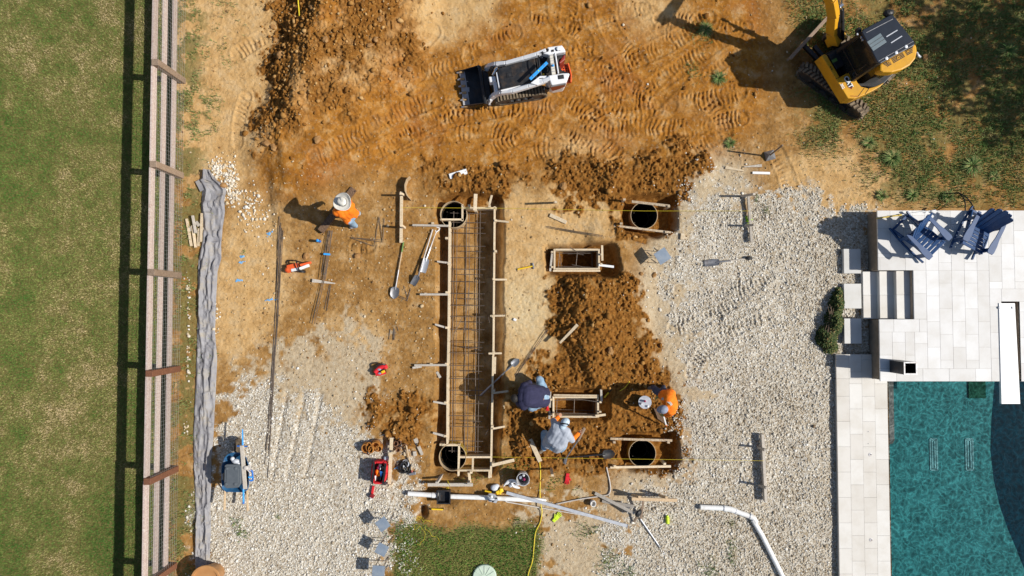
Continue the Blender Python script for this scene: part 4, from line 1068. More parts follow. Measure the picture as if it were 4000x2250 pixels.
ys = sorted(ys, reverse=True); ys.append(ys[-1] - 2.4); ys = [ys[0] + 2.5] + ys
RAIL = [(1.20, .20), (.74, .18), (.26, .18)]
for i in range(len(ys) - 1):
    for j, (zc, hh) in enumerate(RAIL):
        mb = MB(); xa, xb = fx(ys[i]) - .082, fx(ys[i + 1]) - .082
        dz = random.uniform(-.012, .012)
        mb.beam((xa, ys[i] - .004, zc + dz), (xb, ys[i + 1] + .004, zc + random.uniform(-.012, .012)), .040, hh); obj("rail", mb, M['fence_rail'], fence)
# each top rail carries a flat cap board, as the broad pale band from above
for i in range(len(ys) - 1):
    mb = MB(); xa, xb = fx(ys[i]) - .05, fx(ys[i + 1]) - .05
    mb.beam((xa, ys[i] - .006, FH - .028), (xb, ys[i + 1] + .006, FH - .028), .0, .0) if False else None
mb = MB(); wr = .0018
yt_, yb_ = ys[0], ys[-1]
for k in range(15):
    z = .04 + k * .09; mb.tube([(fx(yt_) + .064, yt_, z), (fx(yb_) + .064, yb_, z)], wr, 4, cap=False)
n = int((yt_ - yb_) / .09)
for k in range(n):
    y = yt_ - k * .09; mb.tube([(fx(y) + .066, y, .02), (fx(y) + .066, y, 1.30)], wr, 4, cap=False)
obj("wire_mesh", mb, M['wire'], fence)
# ================================================================== FORMS, BOARDS, STEEL
print("forms")
def bd(mb, x0, y0, x1, y1, zt, w, h, z2=None, w2=None):
    """timber whose top face runs between two photo pixels at height zt"""
    a = P(x0, y0, zt); b = P(x1, y1, zt if z2 is None else z2)
    a.z -= h / 2; b.z -= h / 2
    mb.beam(a, b, w, h, w2=w2)
def stake(mb, px, py, z0, z1, w=.045, lean=(0, 0)):
    a = P(px, py, z1); mb.beam((a.x - lean[0], a.y - lean[1], z0), a, w, w * .85, w2=w)
def part(name, parent, mat, fn, **kw):
    mb = MB(); fn(mb); return obj(name, mb, mat, parent, **kw)
L_, LG, LM = M['lumber'], M['lumber_grey'], M['lumber_muddy']

tf = thing("footing_form", "long timber footing form with side boards and stakes round the trench", "formwork", P(1840, 1300, -.3))
for (x0, y0, x1, y1, h, w) in ((1756, 864, 1752, 1290, .32, .05), (1752, 1290, 1748, 1500, .32, .05), (1748, 1500, 1747, 1735, .32, .05), (1808, 812, 1940, 813, .30, .045), (1806, 797, 1806, 864, .2, .045), (1719, 857, 1810, 857, .2, .045),
                               (1932, 806, 1927, 1390, .34, .045), (1926, 1390, 1917, 1866, .34, .045), (1736, 1739, 1797, 1739, .2, .045), (1793, 1737, 1790, 1860, .22, .045), (1795, 1786, 1915, 1786, .3, .045),
                               (1790, 1838, 1914, 1838, .3, .045), (1847, 1790, 1846, 1836, .06, .045), (1912, 1842, 1911, 1868, .2, .05), (1934, 1394, 1932, 1460, .12, .05)):
    part("form_board", tf, L_, lambda m: bd(m, x0, y0, x1, y1, .02, w, h), bevel=.003)
for (x0, y0, x1, y1, zt, w, h) in ((1611, 879, 1752, 882, .10, .05, .045), (1707, 1021, 1760, 1028, .06, .045, .045), (1640, 1150, 1750, 1150, .10, .05, .045), (1699, 1267, 1745, 1281, .06, .045, .045), (1618, 1427, 1745, 1426, .1, .05, .045),
                                   (1611, 1437, 1646, 1432, .08, .05, .045), (1692, 1569, 1742, 1578, .08, .045, .045), (1691, 1691, 1738, 1704, .08, .05, .045), (1933, 861, 1988, 867, .08, .045, .045), (1930, 1092, 1980, 1092, .08, .045, .045), (1915, 1234, 1973, 1233, .08, .045, .045),
                                   (1908, 1381, 1960, 1380, .08, .045, .045), (1924, 1536, 1986, 1528, .06, .045, .045), (1925, 1675, 1972, 1666, .06, .045, .045), (1858, 757, 1855, 822, .22, .085, .03), (1921, 762, 1911, 800, .2, .05, .045), (1831, 1846, 1837, 1892, .06, .06, .045), (1922, 1818, 2009, 1797, .10, .075, .04)):
    part("brace", tf, LG if x0 < 1720 and y0 < 1720 else L_, lambda m: bd(m, x0, y0, x1, y1, zt, w, h), bevel=.003)
for (px, py) in ((1744, 930), (1753, 1031), (1745, 1142), (1744, 1280), (1743, 1422), (1740, 1573), (1738, 1704), (1730, 1738), (1690, 872), (1662, 1148), (1684, 1423), (1936, 861), (1936, 981), (1929, 1090), (1926, 1236), (1928, 1377), (1929, 1527), (1923, 1667), (1833, 803), (1912, 806), (1858, 822), (1926, 1812), (1840, 1846), (1722, 1737)):
    part("stake", tf, L_, lambda m: stake(m, px, py, -.36, .09, .06))
cage = thing("rebar_cage", "long reinforcing steel cage lying inside the footing form", "rebar cage", P(1830, 1300, -.3))
rod = M['steel_rod']
for z in (-.07, -.24):
    for x in (1773, 1822, 1863):
        dx = 12 if z < -.2 else 0
        def f(m):
            pts = [P(x + dx - (y - 830) * .008 + random.uniform(-1.5, 1.5), y, z) for y in np.linspace(826, 1768, 9)]; m.tube(pts, .0085, 6)
        part("rebar", cage, rod, f)
for i, y in enumerate((833, 868, 910, 960, 1005, 1051, 1100, 1146, 1192, 1236, 1286, 1335, 1379, 1428, 1479, 1523, 1575, 1623, 1666, 1722, 1762)):
    part("rebar", cage, rod, lambda m: m.tube([P(1758 - (y - 830) * .006, y + random.uniform(-2, 2), -.065), P(1898 - (y - 830) * .012, y + 2, -.065)], .0085, 6))
    if i % 2: part("rebar", cage, rod, lambda m: m.tube([P(1795, y + 21, -.23), P(1893 - (y - 830) * .012, y + 23, -.23)], .0085, 6))
for (x0, y0, x1, y1) in ((1834, 1105, 1812, 1300), (1806, 1240, 1772, 1306), (1802, 1280, 1872, 1296), (1802, 1353, 1880, 1370), (1905, 1230, 1913, 1262), (1880, 1548, 1931, 1500), (1903, 1600, 1912, 1560), (1896, 1698, 1908, 1676)):
    part("tie_bar", cage, rod, lambda m: m.tube([P(x0, y0, -.1), P(x1, y1, -.04)], .008, 6))

def box_form(label, x0, y0, x1, y1, dep, extra, cage_label, bars):
    t = thing("box_form", label, "formwork", P((x0 + x1) / 2, (y0 + y1) / 2, -.3), 0, "small timber box forms")
    for (a, b, c, d) in ((x0, y0, x0, y1), (x1, y0, x1, y1), (x0 + 4, y0 + 3, x1 - 4, y0 + 3), (x0 + 4, y1 - 3, x1 - 4, y1 - 3)):
        part("form_board", t, L_ , lambda m: bd(m, a, b, c, d, .05, .045, .42), bevel=.003)
    for (nm, mt, a, b, c, d, zt, w, h) in extra:
        part(nm, t, mt, lambda m: bd(m, a, b, c, d, zt, w, h), bevel=.003)
    for (px, py) in ((x0 - 9, y0 + 12), (x0 - 9, y1 - 10), (x1 + 10, y0 + 22), (x1 + 9, y1 - 22)):
        part("stake", t, L_, lambda m: stake(m, px, py, -.3, .11, .05))
    g = thing("rebar_cage", cage_label, "rebar cage", P((x0 + x1) / 2, (y0 + y1) / 2, -.5))
    for (a, b, c, d, z) in bars:
        part("rebar", g, rod, lambda m: m.tube([P(a, b, z), P(c, d, z)], .009, 6))
box_form("small timber box form with a white kicker board on its right, nearer the upper tubes", 2166, 972, 2340, 1053, .7,
         (("side_board", LG, 2157, 990, 2149, 1060, .03, .05, .05), ("side_board", L_, 2352, 958, 2353, 1018, .08, .05, .05), ("kicker", M['white'], 2339, 1035, 2398, 1042, .10, .055, .05), ("side_board", L_, 2160, 1058, 2345, 1058, .03, .04, .05)),
         "square reinforcing cage inside the upper box form",
         ((2186, 986, 2180, 1046, -.1), (2255, 985, 2250, 1038, -.05), (2312, 986, 2314, 1046, -.2), (2180, 989, 2312, 989, -.12), (2180, 1040, 2318, 1044, -.12), (2218, 992, 2284, 987, -.03), (2252, 990, 2280, 996, -.03), (2234, 1034, 2284, 1044, -.04), (2225, 965, 2255, 984, .06), (2190, 1000, 2192, 1045, -.45), (2312, 990, 2312, 1040, -.45)))
box_form("small timber box form with doubled boards between the two kneeling workers", 2162, 1549, 2336, 1631, .6,
         (("side_board", L_, 2162, 1543, 2340, 1545, .03, .035, .05), ("side_board", LG, 2348, 1518, 2350, 1568, .10, .05, .05), ("side_board", LG, 2149, 1530, 2148, 1592, .04, .05, .05), ("side_board", LG, 2147, 1606, 2146, 1637, .05, .05, .05), ("kicker", L_, 2326, 1625, 2366, 1620, .12, .055, .05)),
         "rectangular reinforcing cage inside the lower box form",
         ((2176, 1557, 2174, 1613, -.1), (2244, 1557, 2242, 1614, -.05), (2318, 1558, 2316, 1610, -.2), (2150, 1566, 2246, 1557, .03), (2246, 1557, 2352, 1572, .05), (2170, 1613, 2330, 1616, -.06), (2176, 1562, 2318, 1562, -.25), (2174, 1600, 2318, 1604, -.4)))

# round form tubes
TL = {'tl': "black lined round form tube at the top left corner of the long form", 'bl': "round form tube at the long form's bottom left corner, yellow outside",
      'tr': "round form tube in the dug corner by the upper gravel edge", 'br': "ochre edged round form tube in the dug corner below the orange worker"}
for k, c in TUBE_C.items():
    t = thing("form_tube", TL[k], "form tube", (c.x, c.y, -2.0), 0, "round form tubes set in dug holes")
    ro, ri, zt = TUBE_R + .014, TUBE_R + .002, .03
    n = 40
    mb = MB(); mb.lathe([(ro, -.9), (ro, zt)], (c.x, c.y, 0), n, cap=False); obj("outer_wrap", mb, M['tube_out'] if k in ('br', 'bl') else M['cardboard'], t, True)
    mb = MB(); mb.lathe([(ro, zt), (ri, zt + .001)], (c.x, c.y, 0), n, cap=False); obj("rim", mb, M['cardboard'], t)
    mb = MB(); mb.lathe([(ri, zt), (ri, -.16)], (c.x, c.y, 0), n, cap=False); mb.lathe([(ri, -.16), (ri, -2.6)], (c.x, c.y, 0), n, 1, cap=False)
    mb.lathe([(0, -2.6), (ri, -2.6)], (c.x, c.y, 0), n, 1, cap=False)
    o = obj("lining", mb, [M['cardboard'] if k in ('tl', 'bl') else M['tube_in'], M['tube_in']], t, True)
    for zz, r_ in ((-.55, .22),):
        mb = MB(); mb.tube([(c.x + r_ * math.cos(a), c.y + r_ * math.sin(a), zz) for a in np.linspace(0, 2 * math.pi, 28, endpoint=False)], .007, 6, closed=True)
        obj("hoop", mb, rod, t)
    for a in np.linspace(.3, 6.1, 6):
        mb = MB(); mb.tube([(c.x + .22 * math.cos(a), c.y + .22 * math.sin(a), -2.4), (c.x + .22 * math.cos(a), c.y + .22 * math.sin(a), -.3)], .008, 6); obj("rebar", mb, rod, t)
# half of a tube lying on edge
ar = thing("tube_offcut", "curved offcut of form tube standing on edge by a batter board", "tube offcut", G(1590, 735))
mb = MB(); q = [P(1601, 689, .22), P(1588, 701, .22), (P(1581, 722, .22)), P(1582, 745, .22), P(1590, 764, .22), P(1603, 778, .22)]
for a, b in zip(q[:-1], q[1:]): mb.beam((a.x, a.y, .11), (b.x, b.y, .11), .016, .24)
obj("shell", mb, M['cardboard'], ar)

# batter boards: board nailed to stakes
def batter(label, b, zt, stakes, mat=None, h=.06, w=.075):
    t = thing("batter_board", label, "batter board", G(*b[:2]), 0, "batter boards on stakes")
    mat = mat or L_
    part("board", t, mat, lambda m: bd(m, *b, zt, w, h), bevel=.003)
    for (px, py, z1, lx, ly) in stakes:
        part("stake", t, mat, lambda m: stake(m, px, py, -.15 if mat is not LM else -.45, z1, .06, (lx, ly)))
batter("upright timber batter board just below the curved tube offcut", (1568, 748, 1566, 948), .13, ((1566, 756, .5, .0, -.05), (1568, 881, .5, 0, 0)), L_, w=.07)
batter("grey timber batter board standing on the gravel left of the red tool bag's right side", (1529, 1710, 1520, 1905), .20, ((1533, 1769, .36, 0, 0), (1524, 1898, .24, 0, 0)), L_)
batter("low batter board running level below the end of the long form", (1670, 1894, 1847, 1894), .22, ((1706, 1886, .36, -.08, -.08), (1830, 1890, .3, 0, 0)), LG)
batter("batter board on two brown stakes beside the fallen timber tripod", (2468, 1949, 2646, 1955), .36, ((2498, 1942, .5, .12, .1), (2604, 1944, .5, .08, .1)), M['ash'], h=.05)
batter("upright batter board on the upper gravel with lime paint marks", (2924, 762, 2937, 946), .12, ((2946, 758, .6, .12, -.06), (2948, 878, .45, .10, -.04)), LG, w=.06)
batter("upright batter board standing alone on the lower right gravel", (2980, 1697, 2993, 1960), .19, ((2990, 1759, .45, .05, 0), (2996, 1906, .45, .06, .05)), LG, w=.07, h=.14)
batter("muddy batter board above the upper right tube", (2468, 787, 2616, 804), .06, ((2439, 779, .3, .0, 0), (2613, 806, .1, 0, 0)), LM, w=.06)
batter("muddy batter board below the upper right tube", (2398, 881, 2622, 908), .06, ((2427, 873, .2, 0, 0), (2603, 906, .1, 0, 0)), LM, w=.05)
batter("muddy batter board above the lower right tube", (2384, 1714, 2626, 1721), .06, ((2400, 1728, .16, 0, 0), (2612, 1728, .1, 0, 0)), LM, w=.055)
batter("pale batter board below the lower right tube", (2384, 1826, 2621, 1822), .06, ((2402, 1822, .16, .03, .02), (2597, 1812, .16, .03, -.03)), L_, w=.055)
# single stakes
for (px, py, z, lb, lx) in ((2171, 789, .66, "lone pale stake on the bare soil near the string line", (0, -.1)), (2158, 1857, .5, "short pale stake left of the red gloves", (0, -.05))):
    t_ = MB(); stake(t_, px, py, -.1, z, .06, lx); tag(obj("survey_stake", t_, L_, loc=P(px, py, 0)), lb, "stake", "lone stakes in the ground")
# string lines
for (pts, lb) in ((((1567, 811, .14), (1940, 813, .1), (2516, 824, .1), (2930, 824, .13)), "taut yellow string line across the upper tubes"), (((1925, 1785, .06), (2400, 1792, .1), (2985, 1800, .2)), "taut yellow string line across the lower tubes")):
    mb = MB(); mb.tube([P(*p) for p in pts], .0034, 5); tag(obj("string_line", mb, M['rope_yellow'], loc=P(*pts[0])), lb, "string line", "string lines between batter boards")

# loose boards
def loose(name, label, cat, x0, y0, x1, y1, w, h, mat, group=None, w2=None, lift=0.0):
    a, b = G(x0, y0, h / 2 + lift), G(x1, y1, h / 2 + lift); mb = MB(); z = max(a.z, b.z); a.z = b.z = z; mb.beam(a, b, w, h, w2=w2)
    return tag(obj(name, mb, mat, loc=(a + b) / 2, bevel=.003), label, cat, group)
gB = "loose boards and offcuts"
loose("board", "white board lying on the dark spoil above the trench", "board", 1756, 690, 1824, 669, .13, .03, M['white'], gB)
loose("board", "short pale board lying askew on bare soil below the lone stake", "board", 2148, 840, 2213, 869, .09, .045, L_, gB)
loose("offcut", "square pale offcut standing by the upper gravel edge", "offcut", 2667, 912, 2665, 936, .10, .05, L_, gB)
loose("board", "pointed pale stake lying left of the other two near the earth anchor", "board", 2833, 654, 2905, 668, .075, .04, L_, gB, .03)
loose("board", "tapered grey wedge lying uppermost of three near the earth anchor", "board", 2975, 647, 2905, 652, .075, .04, LG, gB, .02)
loose("board", "square ended white stake lying lowest of three near the earth anchor", "board", 2939, 675, 3007, 677, .06, .04, M['white'], gB)
loose("board", "thin pale stick poking from the central spoil heap", "board", 2184, 1338, 2256, 1268, .05, .04, L_, gB, .075, .04)
loose("board", "long pale board leading up to the yellow hose end", "board", 2070, 1716, 2110, 1800, .105, .04, L_, gB)
loose("board", "short pale board left of the lower left tube", "board", 1622, 1713, 1650, 1776, .10, .045, LG, gB, .06)
loose("offcut", "pale square offcut right of the sledge hammer", "offcut", 1619, 1763, 1622, 1781, .08, .05, LG, gB)
loose("offcut", "tan offcut touching the sledge hammer handle", "offcut", 1582, 1766, 1584, 1780, .065, .05, L_, gB)
loose("offcut", "grey offcut on the dug edge below the lower kicker brace", "offcut", 1706, 1452, 1724, 1472, .06, .04, LG, gB)
loose("offcut", "tiny white offcut on the pale bare soil", "offcut", 2006, 1246, 2017, 1251, .06, .04, M['white'], gB)
loose("board", "grey tapered timber laid under the rebar bundle", "board", 1221, 1096, 1308, 1107, .09, .07, LG, gB, .03)
loose("plank", "stained plank under the walking worker's straw hat", "plank", 1255, 905, 1383, 737, .16, .075, M['plank_burnt'], None)
for (x0, y0, x1, y1, lb, li) in ((730, 855, 748, 961, "leftmost of the four pale stakes by the grey sheet", 0), (753, 842, 765, 910, "weathered stake second in the pile by the grey sheet", .06), (752, 880, 765, 967, "short pale stake slanting through the middle of the pile", 0), (778, 892, 774, 962, "short pale stake third from the left in the pile", 0), (789, 833, 785, 945, "pale stake resting on the grey sheet's edge", .03)):
    loose("wood_stake", lb, "stake", x0, y0, x1, y1, .058, .045, L_ if x0 != 753 else LG, "pile of stakes by the grey sheet", None, li)
for (x0, y0, x1, y1, lb, li) in ((766, 866, 778, 882, "broad broken offcut on top of the stake pile", .05), (742, 886, 748, 902, "splintered offcut beneath the leftmost stake", 0), (768, 904, 772, 908, "small offcut wedged in the stake pile", .02), (791, 893, 796, 897, "small splinter at the grey sheet's edge", .02)):
    loose("offcut", lb, "offcut", x0, y0, x1, y1, .075, .03, LG, "offcuts among the stake pile", None, li)

# loose reinforcing bars
print("rebar")
def bundle(name, label, cat, lines, r=.0072, z=.012, mat=None):
    t = thing(name, label, cat, G(lines[0][0][0], lines[0][0][1]))
    for ln in lines:
        def f(m):
            q = [G(x, y, z) for x, y in ln]; pts = []
            for a, b in zip(q[:-1], q[1:]): pts += [a.lerp(b, k / 4) for k in range(4)]
            pts.append(q[-1]); m.tube(pts, r, 6)
        part("rebar", t, mat or rod, f)
    return t
bundle("rebar_bundle", "very long rebar bundle lying down the left side of the site", "rebar bundle",
       [[(1091, 845), (1083, 1050), (1062, 1500), (1048, 1700), (1033, 1816)], [(1097, 870), (1090, 1080), (1069, 1500), (1057, 1700), (1046, 1868)], [(1101, 890), (1092, 1100), (1066, 1480), (1051, 1760)], [(1106, 900), (1086, 1250), (1060, 1580), (1052, 1780)], [(1094, 880), (1075, 1240), (1058, 1520), (1038, 1760)]], z=.02)
bundle("rebar_bundle", "rebar bundle with a blue painted band below the walking worker", "rebar bundle",
       [[(1283, 900), (1252, 1090)], [(1287, 900), (1262, 1090), (1219, 1264)], [(1291, 900), (1267, 1092), (1228, 1266)], [(1296, 900), (1272, 1091)], [(1299, 900), (1280, 1020), (1268, 1091)]], z=.085)
mb = MB(); a, b = G(1264, 992, .10), G(1290, 994, .10); mb.beam(a, b, .045, .024); tag(obj("marking_tape", mb, M['blue_bright'], loc=a), "blue tape band round the short rebar bundle", "tape")
bundle("rebar_pair", "two short bars below the grey timber under the bundle", "rebar", [[(1287, 1113), (1267, 1210)], [(1292, 1114), (1276, 1214)]])
bundle("rebar_pair", "pair of bars lying slantwise on pale soil above the navy worker", "rebar", [[(2137, 1286), (2010, 1466)], [(2141, 1290), (2016, 1468)]])
bundle("rebar_pair", "pair of long thin bars crossing pale soil above the upper box form", "rebar", [[(2133, 884), (2330, 916), (2515, 952)], [(2136, 889), (2330, 921), (2512, 946)]])
bundle("rebar_stirrup", "large bent bar stirrups lying right of the walking worker", "stirrup", [[(1481, 847), (1472, 900), (1461, 962), (1372, 930)], [(1501, 852), (1496, 946), (1372, 928)], [(1372, 928), (1494, 938), (1481, 848)]], z=.03)
bundle("rebar_stirrup", "small bent stirrups at the tip of the green handled shovel", "stirrup", [[(1577, 1116), (1592, 1165), (1604, 1125)], [(1592, 1176), (1558, 1160)], [(1590, 1168), (1558, 1154)], [(1604, 1125), (1590, 1176)]])
bundle("rebar_stirrup", "three short dark bars lying below the small stirrups", "stirrup", [[(1524, 1285), (1519, 1326)], [(1538, 1282), (1535, 1330)], [(1541, 1284), (1540, 1328)], [(1551, 1276), (1555, 1292)]])

# embed plates standing on bent bars
def plate(label, cx, cy, side, ang, legs, zt=.47):
    c = P(cx, cy, zt); t = thing("embed_plate", label, "embed plate", (c.x, c.y, 0), 0, "steel embed plates standing on bent bars")
    mb = MB(); mb.box((c.x, c.y, zt - .006), (side, side, .012), ang); obj("plate", mb, M['plate'], t)
    h = side * .33
    for sx, sy in ((-1, -1), (1, -1), (1, 1), (-1, 1)):
        v = Vector((sx * h, sy * h, 0)); v.rotate(Matrix.Rotation(ang, 3, 'Z'))
        a = Vector((c.x, c.y, 0)) + v; gz = float(hz(a.x, a.y)); foot = Vector(legs) + a
        mb = MB(); mb.tube([(a.x, a.y, zt - .012), (a.x, a.y, gz + .03), (foot.x, foot.y, float(hz(foot.x, foot.y)) + .015)], .008, 6); obj("anchor_leg", mb, rod, t)
plate("blue grey steel plate on bent legs by the upper gravel edge", 2588, 1000, .31, math.radians(33), (-.14, .1, 0))
plate("uppermost steel plate of three on the white gravel", 1495, 2048, .27, math.radians(35), (.06, .12, 0))
plate("middle steel plate of three on the white gravel", 1491, 2147, .26, math.radians(-27), (.08, .12, 0))
plate("lowest steel plate of three, cut by the photo's bottom edge", 1478, 2234, .29, math.radians(-3), (.06, .10, 0))
# earth anchor: plate on the ground with a rod
an = thing("earth_anchor", "square grey folded plate with a long rod standing on the soil", "anchor", G(3011, 605))
q = [G(2984, 594, .02), G(3022, 584, .02), G(3031, 620, .02), G(2992, 630, .02)]; c0 = G(3006, 604, .16)
mb = MB(); mb.add(q + [c0], [(0, 1, 4), (1, 2, 4), (2, 3, 4), (3, 0, 4), (3, 2, 1, 0)]); obj("pyramid_plate", mb, M['hammer_steel'], an)
mb = MB(); mb.tube([G(3008, 606, .1), P(3057, 567, .95)], .02, 8); obj("rod", mb, M['fence_post'], an)
# ================================================================== TOOLS AND PIPES
print("tools")
def lerp_path(q, k=6):
    pts = []
    n = len(q)
    for i in range(n - 1):
        p0, p1, p2, p3 = q[max(i - 1, 0)], q[i], q[i + 1], q[min(i + 2, n - 1)]
        for j in range(k):
            t = j / k
            pts.append(0.5 * ((2 * p1) + (p2 - p0) * t + (2 * p0 - 5 * p1 + 4 * p2 - p3) * t * t + (3 * p1 - p0 - 3 * p2 + p3) * t ** 3))
    pts.append(q[-1]); return pts
def blade(mb, a, b, w, thick=.012, dish=.03, tip=True):
    """shovel blade from socket a to tip b"""
    a, b = Vector(a), Vector(b); d = (b - a); L = d.length; d.normalize(); s = d.cross(Vector((0, 0, 1))).normalized(); u = s.cross(d).normalized()
    prof = [(0, .16), (.08, .75), (.2, 1.0), (.65, 1.0), (.85, .72), (1.0, .12)] if tip else [(0, .16), (.08, .85), (.2, 1.0), (.6, 1.0), (.9, .98), (1.0, .92)]
    m = 7; vs, fs = [], []
    for lay in (0, 1):
        for t, ww in prof:
            for k in range(m):
                x = (k / (m - 1) * 2 - 1)
                vs.append(a + d * (L * t) + s * (x * ww * w / 2) + u * (dish * (x * x - .5) * ww + dish * .8 * (t - .5) ** 2 * 1.2 + lay * thick))
    n = len(prof) * m
    for i in range(len(prof) - 1):
        for k in range(m - 1):
            q = (i * m + k, i * m + k + 1, (i + 1) * m + k + 1, (i + 1) * m + k)
            fs.append(tuple(x + n for x in q)); fs.append(q[::-1])
    for i in range(len(prof) - 1):
        for k in (0, m - 1):
            q = (i * m + k, (i + 1) * m + k, (i + 1) * m + k + n, i * m + k + n); fs.append(q if k else q[::-1])
    mb.add(vs, fs)
def shovel(label, grip, socket, tip, w, hm, bm, dgrip=None, gm=None, zg=.03, zs=.05, zt=.02, pointed=True, group="shovels and spades on the ground"):
    t = thing("shovel", label, "shovel", G(*socket))
    a, b, c = G(*grip, zg), G(*socket, zs), G(*tip, zt)
    t["group"] = group
    s = a.lerp(b, .62)
    part("handle", t, hm, lambda m: m.tube([a, s], .017, 8), smooth=True)
    part("socket", t, bm, lambda m: m.tube([s, b, b.lerp(c, .25)], [.02, .022, .014], 8), smooth=True)
    part("blade", t, bm, lambda m: blade(m, b, c, w, tip=pointed), smooth=True)
    if dgrip:
        def f(m):
            d = (a - b).normalized(); sd = d.cross(Vector((0, 0, 1))).normalized()
            m.tube([a - d * .02, a + sd * .055 + d * .07, a + sd * .055 + d * .11, a - sd * .055 + d * .11, a - sd * .055 + d * .07, a - d * .02], .014, 6)
        part("grip", t, dgrip, f, smooth=True)
    if gm:
        e = a.lerp(b, .22); part("grip", t, gm, lambda m: m.tube([a, e], .0185, 8), smooth=True)
    return t
shovel("ash handled shovel with a green painted grip", (1576, 946), (1546, 1120), (1539, 1167), .21, M['ash'], M['steel'], gm=M['green_handle'])
shovel("flat spade with a white D grip lying by the long form", (1704, 905), (1667, 1008), (1651, 1064), .17, M['grey_pipe'], M['alu'], dgrip=M['white'], pointed=False)
shovel("second shovel under the white gripped spade, blade turned aside", (1690, 896), (1635, 1075), (1613, 1112), .15, M['grey_pipe'], M['steel'], zs=.14, zt=.02, zg=.05, pointed=False)
shovel("blue grey shovel leaning over the right form board", (1874, 1546), (1999, 1428), (2027, 1403), .16, M['alu'], M['hammer_steel'], zg=.02, zs=.06, zt=.05)
bs = shovel("black handled shovel with a white sticker on its blade", (2165, 1793), (2352, 1775), (2402, 1772), .22, M['black'], M['black_paint'])
mb = MB(); a, b = G(2371, 1783, .055), G(2388, 1780, .055); mb.beam(a, b, .05, .004); obj("sticker", mb, M['decal_white'], bs)
shovel("long muddy spade lying on the gravel below the lime marks", (2920, 1011), (2812, 1023), (2752, 1030), .16, M['lumber_grey'], M['steel'], pointed=False)
mb = MB(); mb.ell(G(2925, 1008, .05), (.09, .05, .05)); tag(obj("grip_knob", mb, M['black'], loc=G(2925, 1008)), "black rubber pad at the end of the gravel spade", "pad")
# hammer / sledge / pick
def hammer(label, p0, p1, hm, head, hl, hw, r, lab_group=None, rr=None):
    t = thing("hammer", label, "hammer", G(*p1)); a, b = G(*p0, .03), G(*p1, .04)
    part("handle", t, hm, lambda m: m.tube([a, a.lerp(b, .5), b], rr or [r, r * .85, r * .8], 8), smooth=True)
    d = (b - a).normalized(); s = d.cross(Vector((0, 0, 1))).normalized()
    part("head", t, head, lambda m: m.beam(b - s * hl / 2 , b + s * hl / 2, hw, hw, w2=hw * .8), bevel=.006)
    return t, a, b
t, a, b = hammer("yellow handled claw hammer on the pale soil", (2022, 1052), (2083, 1039), M['yellow_tool'], M['hammer_steel'], .15, .035, .02)
part("shaft", t, M['hammer_steel'], lambda m: m.tube([a.lerp(b, .55), b], .014, 8))
t, a, b = hammer("sledge hammer with a pale handle beside the black cable coil", (1586, 1738), (1611, 1850), M['ash'], M['hammer_steel'], .17, .07, .022)
part("collar", t, M['decal_red'], lambda m: m.tube([a.lerp(b, .88), a.lerp(b, .97)], .026, 8))
# long handled scraper held by the kneeling man
hb = thing("digging_bar", "steel digging bar with a fat grip under the kneeling worker's hand", "digging bar", G(2210, 1800))
a, b, c = P(2280, 1676, .55), P(2258, 1719, .42), P(2211, 1790, .06); e = P(2205, 1815, .0)
part("grip", hb, M['fence_post'], lambda m: m.caps(a, .045, b, .04), smooth=True)
part("shaft", hb, M['steel'], lambda m: m.tube([b, c, e], [.02, .016, .014], 8), smooth=True)
part("foot", hb, M['steel'], lambda m: m.beam(c, e, .07, .01))
# dark sheet on the ground stands in for the orange worker's stick shadow
pnl = thing("shadow_sheet", "brown plywood panel lying flat under the orange worker's stick", "panel", G(2573, 1630))
def quadp(m, pts, z0, th):
    q = [P(x, y, z0) for x, y in pts]; m.prism([(p.x, p.y) for p in q], z0 - th, z0)
part("sheet", pnl, M['plank_burnt'], lambda m: quadp(m, [(2553, 1592), (2598, 1622), (2601, 1658), (2570, 1636)], -.02, .03))
# cut-off saw
sw = thing("cutoff_saw", "orange and white cut-off saw with black handle lying on the soil", "saw", G(1160, 1045))
a, b = G(1125, 1050, .10), G(1165, 1040, .12)
part("engine_body", sw, M['orange_metal'], lambda m: (m.beam(a, b, .17, .16), m.ell(G(1127, 1054, .10), (.09, .08, .09))), bevel=.02)
part("cover", sw, M['white'], lambda m: (m.beam(G(1138, 1056, .17), G(1170, 1050, .19), .07, .05), m.beam(G(1172, 1050, .12), G(1208, 1036, .10), .07, .09)), bevel=.012)
part("cutting_arm", sw, M['orange_metal'], lambda m: m.beam(G(1172, 1036, .13), G(1216, 1025, .10), .055, .07), bevel=.012)
part("front_handle", sw, M['black'], lambda m: m.tube([G(1156, 1018, .1), G(1157, 1018, .26), G(1161, 1036, .28), G(1169, 1056, .26), G(1172, 1058, .08)], .016, 8), smooth=True)
part("rear_handle", sw, M['black'], lambda m: m.tube([G(1150, 1056, .08), G(1136, 1062, .06), G(1120, 1056, .06)], .02, 8), smooth=True)
part("hose", sw, M['black'], lambda m: m.tube(lerp_path([G(1119, 1030, .03), G(1124, 1018, .04), G(1140, 1016, .05), G(1162, 1020, .06), G(1185, 1026, .1)]), .011, 6), smooth=True)
part("guard", sw, M['black_paint'], lambda m: m.lathe([(.10, -.02), (.10, .02)], G(1178, 1058, .10), 18, axis=(.3, 1, .2)))
# spray can
sc_ = thing("spray_can", "blue capped spray paint can standing near the rebar bundle", "spray can", G(1248, 942))
c = G(1250, 943)
part("can", sc_, M['blue'], lambda m: m.lathe([(.034, 0), (.034, .2), (.026, .215), (.026, .22)], c, 16), smooth=True)
part("cap", sc_, M['blue_bright'], lambda m: m.lathe([(.033, .215), (.033, .25), (.02, .262), (0, .262)], c, 16), smooth=True)
part("nozzle", sc_, M['blue'], lambda m: m.lathe([(.009, .262), (.009, .275), (0, .276)], c, 8))
